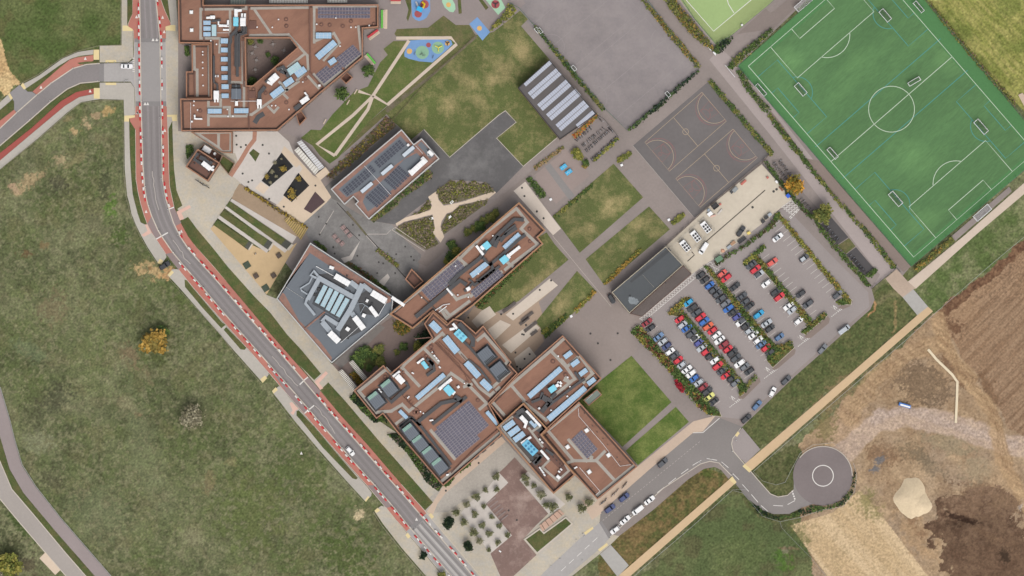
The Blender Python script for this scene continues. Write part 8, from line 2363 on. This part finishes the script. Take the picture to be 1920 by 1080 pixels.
# ------------------------------------------------------------------ play equipment
r = thing('climbing_frame', 'big climbing frame with cyan roof, white slide and yellow tube slide', 'play equipment', (*W(788, 14), .12))
X0, Y0 = W(788, 14)
def pl(x, y):
 X, Y = W(x, y)
 return X - X0, Y - Y0
mb = MB()
c = pl(787, 18)
mb.box(c[0], c[1], 2.6, 2.3, 1.9, .25, math.radians(-25), mat('cyan play roof', (40, 178, 232), .5, 0, 1, 0, 1), bev=.1)
link('roof', mb.mesh('roof'), r)
mb = MB()
for dx in (-.9, .9):
 for dy in (-.7, .7):
  mb.cyl(c[0] + dx, c[1] + dy, 0, 2.6, .08, M_REDC, n=6)
mb.box(c[0], c[1], 1.2, 2.0, 1.6, .12, math.radians(-25), M_KERBD)
link('platform', mb.mesh('platform'), r)
mb = MB()
a, b = pl(784, 13), pl(780, 3)
for s in (-.28, .28):
 mb.bar((a[0] + s, a[1], 1.7), (b[0] + s, b[1], .3), .08, M_UNIT, 5)
mb.face([(a[0] - .28, a[1], 1.6), (a[0] + .28, a[1], 1.6), (b[0] + .28, b[1], .2), (b[0] - .28, b[1], .2)], M_UNIT)
mb.face([(b[0] - .28, b[1], .16), (b[0] + .28, b[1], .16), (a[0] + .28, a[1], 1.56), (a[0] - .28, a[1], 1.56)], M_UNIT)
link('slide', mb.mesh('slide'), r)
mb = MB()
q = [pl(792, 4), pl(796, 8), pl(794, 14), pl(790, 17)]
for i in range(3):
 mb.bar((*q[i], .5 + .5 * i), (*q[i + 1], 1.0 + .5 * i), .42, mat('yellow tube plastic', (246, 208, 40), .4, 0, 1, 0, 1), 8)
link('tube_slide', mb.mesh('tube_slide'), r)
for x, y, R_, col_, lb in ((822, 89.5, 1.5, (236, 222, 80), 'yellow three armed spinner on the second green play circle'), (839, 81, 1.0, (66, 44, 40), 'small dark roundabout on the far orange play circle'), (929, 8, 1.3, (60, 56, 58), 'dark roundabout on the red circle of the mint play surface')):
 X, Y = W(x, y)
 r = thing('roundabout', lb, 'play equipment', (X, Y, .16))
 mb = MB()
 mb.cyl(0, 0, 0, .35, .3, M_KERBD, n=10)
 link('hub', mb.mesh('hub'), r)
 for k in range(3):
  mb = MB()
  t = 2 * math.pi * k / 3 + .5
  mb.bar((0, 0, .4), (R_ * math.cos(t), R_ * math.sin(t), .45), .2, paint('play paint %d' % col_[0], col_, .5), 6)
  link('arm', mb.mesh('arm'), r)
for x, y, lb in ((790, 102, 'dark climbing net on the first green play circle'), (778, 100, 'low dark play beam beside the orange play circle'), (812, 107, 'low dark play post near the lower edge of the blue surface'), (794, 103, 'second dark frame on the first green play circle')):
 X, Y = W(x, y)
 r = thing('play_climber', lb, 'play equipment', (X, Y, .16), rng.uniform(0, 3))
 mb = MB()
 for s in (-.7, .7):
  mb.bar((s, 0, 0), (s * .8, 0, 1.1), .06, M_KERBD, 5)
 link('post', mb.mesh('post'), r)
 mb = MB()
 mb.bar((-.6, 0, 1.1), (.6, 0, 1.1), .07, M_KERBD, 5)
 mb.bar((-.6, .3, .5), (.6, .3, .5), .06, M_KERBD, 5)
 link('beam', mb.mesh('beam'), r)
for x, y in ((479, 88), (512, 83), (533, 95), (481, 113), (479, 131), (473, 100)):
 X, Y = W(x, y)
 r = thing('courtyard_table', 'grey round table with stools in the five sided courtyard', 'table', (X, Y, .1), rng.uniform(0, 3), 'tables in the five sided courtyard')
 mb = MB()
 mb.cyl(0, 0, 0, .68, .1, M_KERBD, n=6)
 mb.cyl(0, 0, .68, .74, .62, mat('grey table top', (146, 138, 134), .7, 0, 1, 0, 1), n=14)
 link('table_top', mb.mesh('table_top'), r)
 sb = MB()
 sb.cyl(0, 0, 0, .44, .2, MATS['grey table top'], n=8)
 sm = sb.mesh('stool')
 for k in range(4):
  link('stool', sm, r, (1.05 * math.cos(k * 1.57), 1.05 * math.sin(k * 1.57), 0))
# ------------------------------------------------------------------ delivery yard
YK = K(1260, 330, 6.75)
for i, (x, y) in enumerate(((1323.5, 426), (1304.5, 443), (1284.5, 461))):
 X, Y = W(x, y, 2)
 r = thing('cooling_unit', ('white cooling unit with six fans, furthest from the shed', 'middle white cooling unit with six fans', 'white cooling unit with six fans, next to the shed')[i], 'cooling unit', (X, Y, .1), math.radians(-52))
 mb = MB()
 mb.box(0, 0, 0, 4.6, 2.4, 2.0, 0, M_UNIT, bev=.08)
 mb.box(.4, 1.32, 0, 3.4, .2, 1.6, 0, M_KERBD)
 link('casing', mb.mesh('casing'), r)
 fb = MB()
 fb.cyl(0, 0, 2.0, 2.16, .46, M_BLACK, n=14)
 fb.cyl(0, 0, 2.16, 2.18, .14, M_DUCT, n=8)
 fm = fb.mesh('fan')
 for k in range(3):
  for s in (-.55, .55):
   link('fan', fm, r, (-.75 + k * 1.2, s, 0))
def crate(name, x, y, L, D, H, dg, m, lb, cat, lid=None, z=.1):
 X, Y = W(x, y)
 r = thing(name, lb, cat, (X, Y, z), math.radians(dg))
 mb = MB()
 p = ccw([(-L / 2, -D / 2), (L / 2, -D / 2), (L / 2, D / 2), (-L / 2, D / 2)])
 mb.ring(p, .08, 0, H, m)
 mb.flat(offset(p, .08), H * .5, M_BLACK)
 link('body', mb.mesh('body'), r)
 mb = MB()
 if lid:
  mb.box(0, 0, H + .003, L * .98, D * .98, .08, 0, lid, bev=.03)
  link('lid', mb.mesh('lid'), r)
 else:
  mb.box(0, 0, H + .002, .1, D, .06, 0, m)
  link('brace', mb.mesh('brace'), r)
P_G = paint('green store paint', (96, 132, 104), .6)
P_B = paint('blue bin plastic', (30, 96, 216), .4)
P_Y = paint('yellow bin plastic', (232, 208, 110), .5)
P_R = paint('red oxide paint', (196, 110, 96), .6)
P_GR = paint('grey bag', (150, 154, 154), .7)
crate('waste_skip', 1340.7, 386.5, 2.6, 2.0, 1.3, 38, M_BLACK, 'black open skip against the fence of the delivery yard', 'skip')
crate('green_store', 1347.4, 485.5, 2.9, 2.0, 2.0, 34, P_G, 'green metal store at the hatched corner of the yard', 'store', P_G)
crate('wheeled_bin', 1430.4, 415, 1.5, 1.3, 1.2, 38, M_BLACK, 'black bin in the hedge corner of the yard, lower one', 'bin', M_BLACK)
crate('wheeled_bin', 1436.5, 408, 1.5, 1.3, 1.2, 38, M_BLACK, 'black bin in the hedge corner of the yard, upper one', 'bin', M_BLACK)
crate('wheeled_bin', 1443, 402.5, 1.5, 1.2, 1.1, 38, M_DUCTL, 'grey bin in the hedge corner of the yard', 'bin', M_DUCTL)
crate('wheeled_bin', 1477.5, 367, 1.5, 1.5, 1.2, 38, P_B, 'bright blue bin at the far end of the yard', 'bin', P_B)
crate('wheeled_bin', 1403.7, 437, 1.4, 1.1, 1.1, 30, P_Y, 'yellow bin beside the black car in the yard', 'bin', P_Y)
crate('flat_trailer', 1391, 450, 3.6, 1.5, .8, 36, paint('trailer grey', (88, 88, 90), .6), 'dark flat trailer along the hedge of the yard', 'trailer')
crate('pallet_stack', 1331, 401, 2.0, 1.5, .9, 38, M_UNIT, 'white wrapped pallet beside the black skip', 'pallet', M_UNIT)
crate('pallet_stack', 1337, 405, 2.2, .7, .5, 20, M_UNIT, 'thin white crate lying on the yard beside the white pallet', 'pallet', M_PINK)
crate('pallet_stack', 1350, 397, 2.6, .7, .4, 50, M_DUCTL, 'long pale crate lying on the yard beside the white pallet', 'pallet', M_PALE)
crate('pallet_stack', 1328.5, 394, 1.2, 1.0, .8, 38, M_DUCTL, 'small grey pallet against the yard fence by the skip', 'pallet', M_DUCTL)
crate('material_bag', 1378, 355.5, 2.2, 1.6, .9, 45, P_GR, 'grey bulk bag by the upper fence of the yard', 'bag', P_GR)
crate('material_bag', 1372, 359.5, 1.4, 1.2, .7, 45, M_DUCT, 'darker bulk bag beside the grey one in the yard', 'bag', M_DUCT)
crate('road_barrier_stack', 1394, 342, 2.6, .9, .8, 42, P_R, 'red oxide barrier pile by the upper fence of the yard', 'barrier pile', P_R)
crate('pallet_stack', 1456, 341, 1.2, .8, .6, -48, M_UNIT, 'white crate at the far fence of the yard', 'pallet', M_UNIT)
crate('pallet_stack', 1464.5, 354, 2.0, .8, .6, -48, P_R, 'reddish crate at the far fence of the yard', 'pallet', mat('rust lid', (150, 104, 84), .8, .1, 1, 0, 1))
crate('pallet_stack', 1439, 333, .9, .8, .6, -48, P_R, 'small red box in the upper corner of the yard', 'pallet', P_R)
crate('pallet_stack', 1350.5, 383, .9, .7, .7, 38, P_R, 'small red box next to the black skip', 'pallet', P_R)
crate('pallet_stack', 1374, 456, 2.2, 1.2, .7, 38, M_TIMB, 'timber pallets along the hedge of the yard', 'pallet', mat('worn timber lid', (176, 140, 112), .8, .1, 1, 0, 1))
crate('pallet_stack', 1367, 463, 2.0, 1.1, .8, 38, M_DUCT, 'grey crate between timber pallets and sand heap in the yard', 'pallet', M_DUCTL)
def heap(x, y, rx, ry, h, m, label, name, cat, seed):
 mb = MB()
 n, k = 28, 7
 R_ = random.Random(seed)
 ph = [R_.uniform(0, 6.28) for _ in range(4)]
 rings = []
 for j in range(k):
  f = 1 - j / k
  rings.append([((rx * f * (1 + .10 * math.sin(3 * t + ph[0]) + .06 * math.sin(5 * t + ph[1]))) * math.cos(t), (ry * f * (1 + .10 * math.sin(2 * t + ph[2]) + .05 * math.sin(7 * t))) * math.sin(t), h * (1 - f ** 1.6) + R_.uniform(-.03, .03)) for t in [2 * math.pi * i / n for i in range(n)]])
 for j in range(k - 1):
  for i in range(n):
   q = (i + 1) % n
   mb.face([rings[j][i], rings[j][q], rings[j + 1][q], rings[j + 1][i]], m)
 mb.face(rings[-1], m)
 o = link(name, mb.mesh(name, smooth_=True), None, (*W(x, y), -.12))
 tag(o, label, cat)
heap(1355, 470, 1.1, 1.0, .7, mat('pink sand', (212, 164, 138), .95, .1, 1, .05, .3), 'small pinkish sand heap along the hedge of the yard', 'sand_heap', 'heap', 3)
heap(1709, 933, 6.4, 7.4, 2.0, mat('cream aggregate', (222, 202, 170), .95, .10, 1.2, .06, .2), 'big cream aggregate heap on the building site', 'aggregate_heap', 'heap', 5)
heap(1722, 945, 5.0, 5.2, 1.6, mat('cream aggregate', (222, 202, 170), .95, .10, 1.2, .06, .2), 'lower cream aggregate heap merging with the big one', 'aggregate_heap', 'heap', 9)
# site container with a white roof stripe, pale bund, concrete kerbs
X, Y = W(1696, 760)
r = thing('site_container', 'long narrow blue and white site container beside the gravel haul road', 'container', (X, Y, -.1), math.radians(-16))
mb = MB()
mb.box(0, 0, 0, 4.8, 1.3, 1.4, 0, paint('container blue', (48, 116, 196), .5))
link('body', mb.mesh('body'), r)
mb = MB()
mb.box(.2, -.15, 1.402, 4.0, .6, .06, 0, M_UNIT)
link('roof', mb.mesh('roof'), r)
mb = MB()
mb.kerb(WP([(1740, 655), (1756, 674), (1785, 702), (1795, 716), (1794, 750), (1792, 793)]), .95, -.3, .35, mat('pale geotextile', (234, 218, 188), .9, .05, 1, .04, .2))
o = link('pale_bund', mb.mesh('pale_bund', (*W(1785, 710), 0)), None, (*W(1785, 710), 0))
tag(o, 'bent cream coloured bund line across the building site', 'bund')
# plaza furniture below the hall, people free
crate('plaza_box', 937.5, 1033.5, 1.0, .5, .5, -40, M_UNIT, 'small white box on the maroon paving near the road', 'box', M_UNIT, .13)
for i, (x, y) in enumerate(((907.6, 845.7), (894, 857.6), (922.7, 832.5), (937.5, 818.5))):
 bench(x, y, 2.0, .8, 38, M_SLAT, f'dark bench below the plaza wall of the main block, {ORD[i]} from the road' if i != 1 else 'dark bench below the plaza wall, closest to the clipped hedge', 'wall_bench', None, None, .12)
crate('gate_box', 1340, 100, 1.6, .8, 1.0, -52, M_UNIT, 'white cabinet at the crossing by the hockey pitch corner', 'cabinet', M_UNIT)
crate('gate_box', 1391, 47, .8, .7, .8, 30, M_UNIT, 'small white cabinet on the shelter path', 'cabinet', M_UNIT)
fence('white barrier rail at the crossing by the hockey pitch', [(1322, 83), (1333, 95)], 1.0, M_UNIT, 1.2, 'gate_fence', .05, 2, rw=.2)
fence('white barrier rail beside the pitch corner hedge', [(1359, 122), (1378, 145)], 1.0, M_UNIT, 1.2, 'gate_fence', .05, 2, rw=.12)
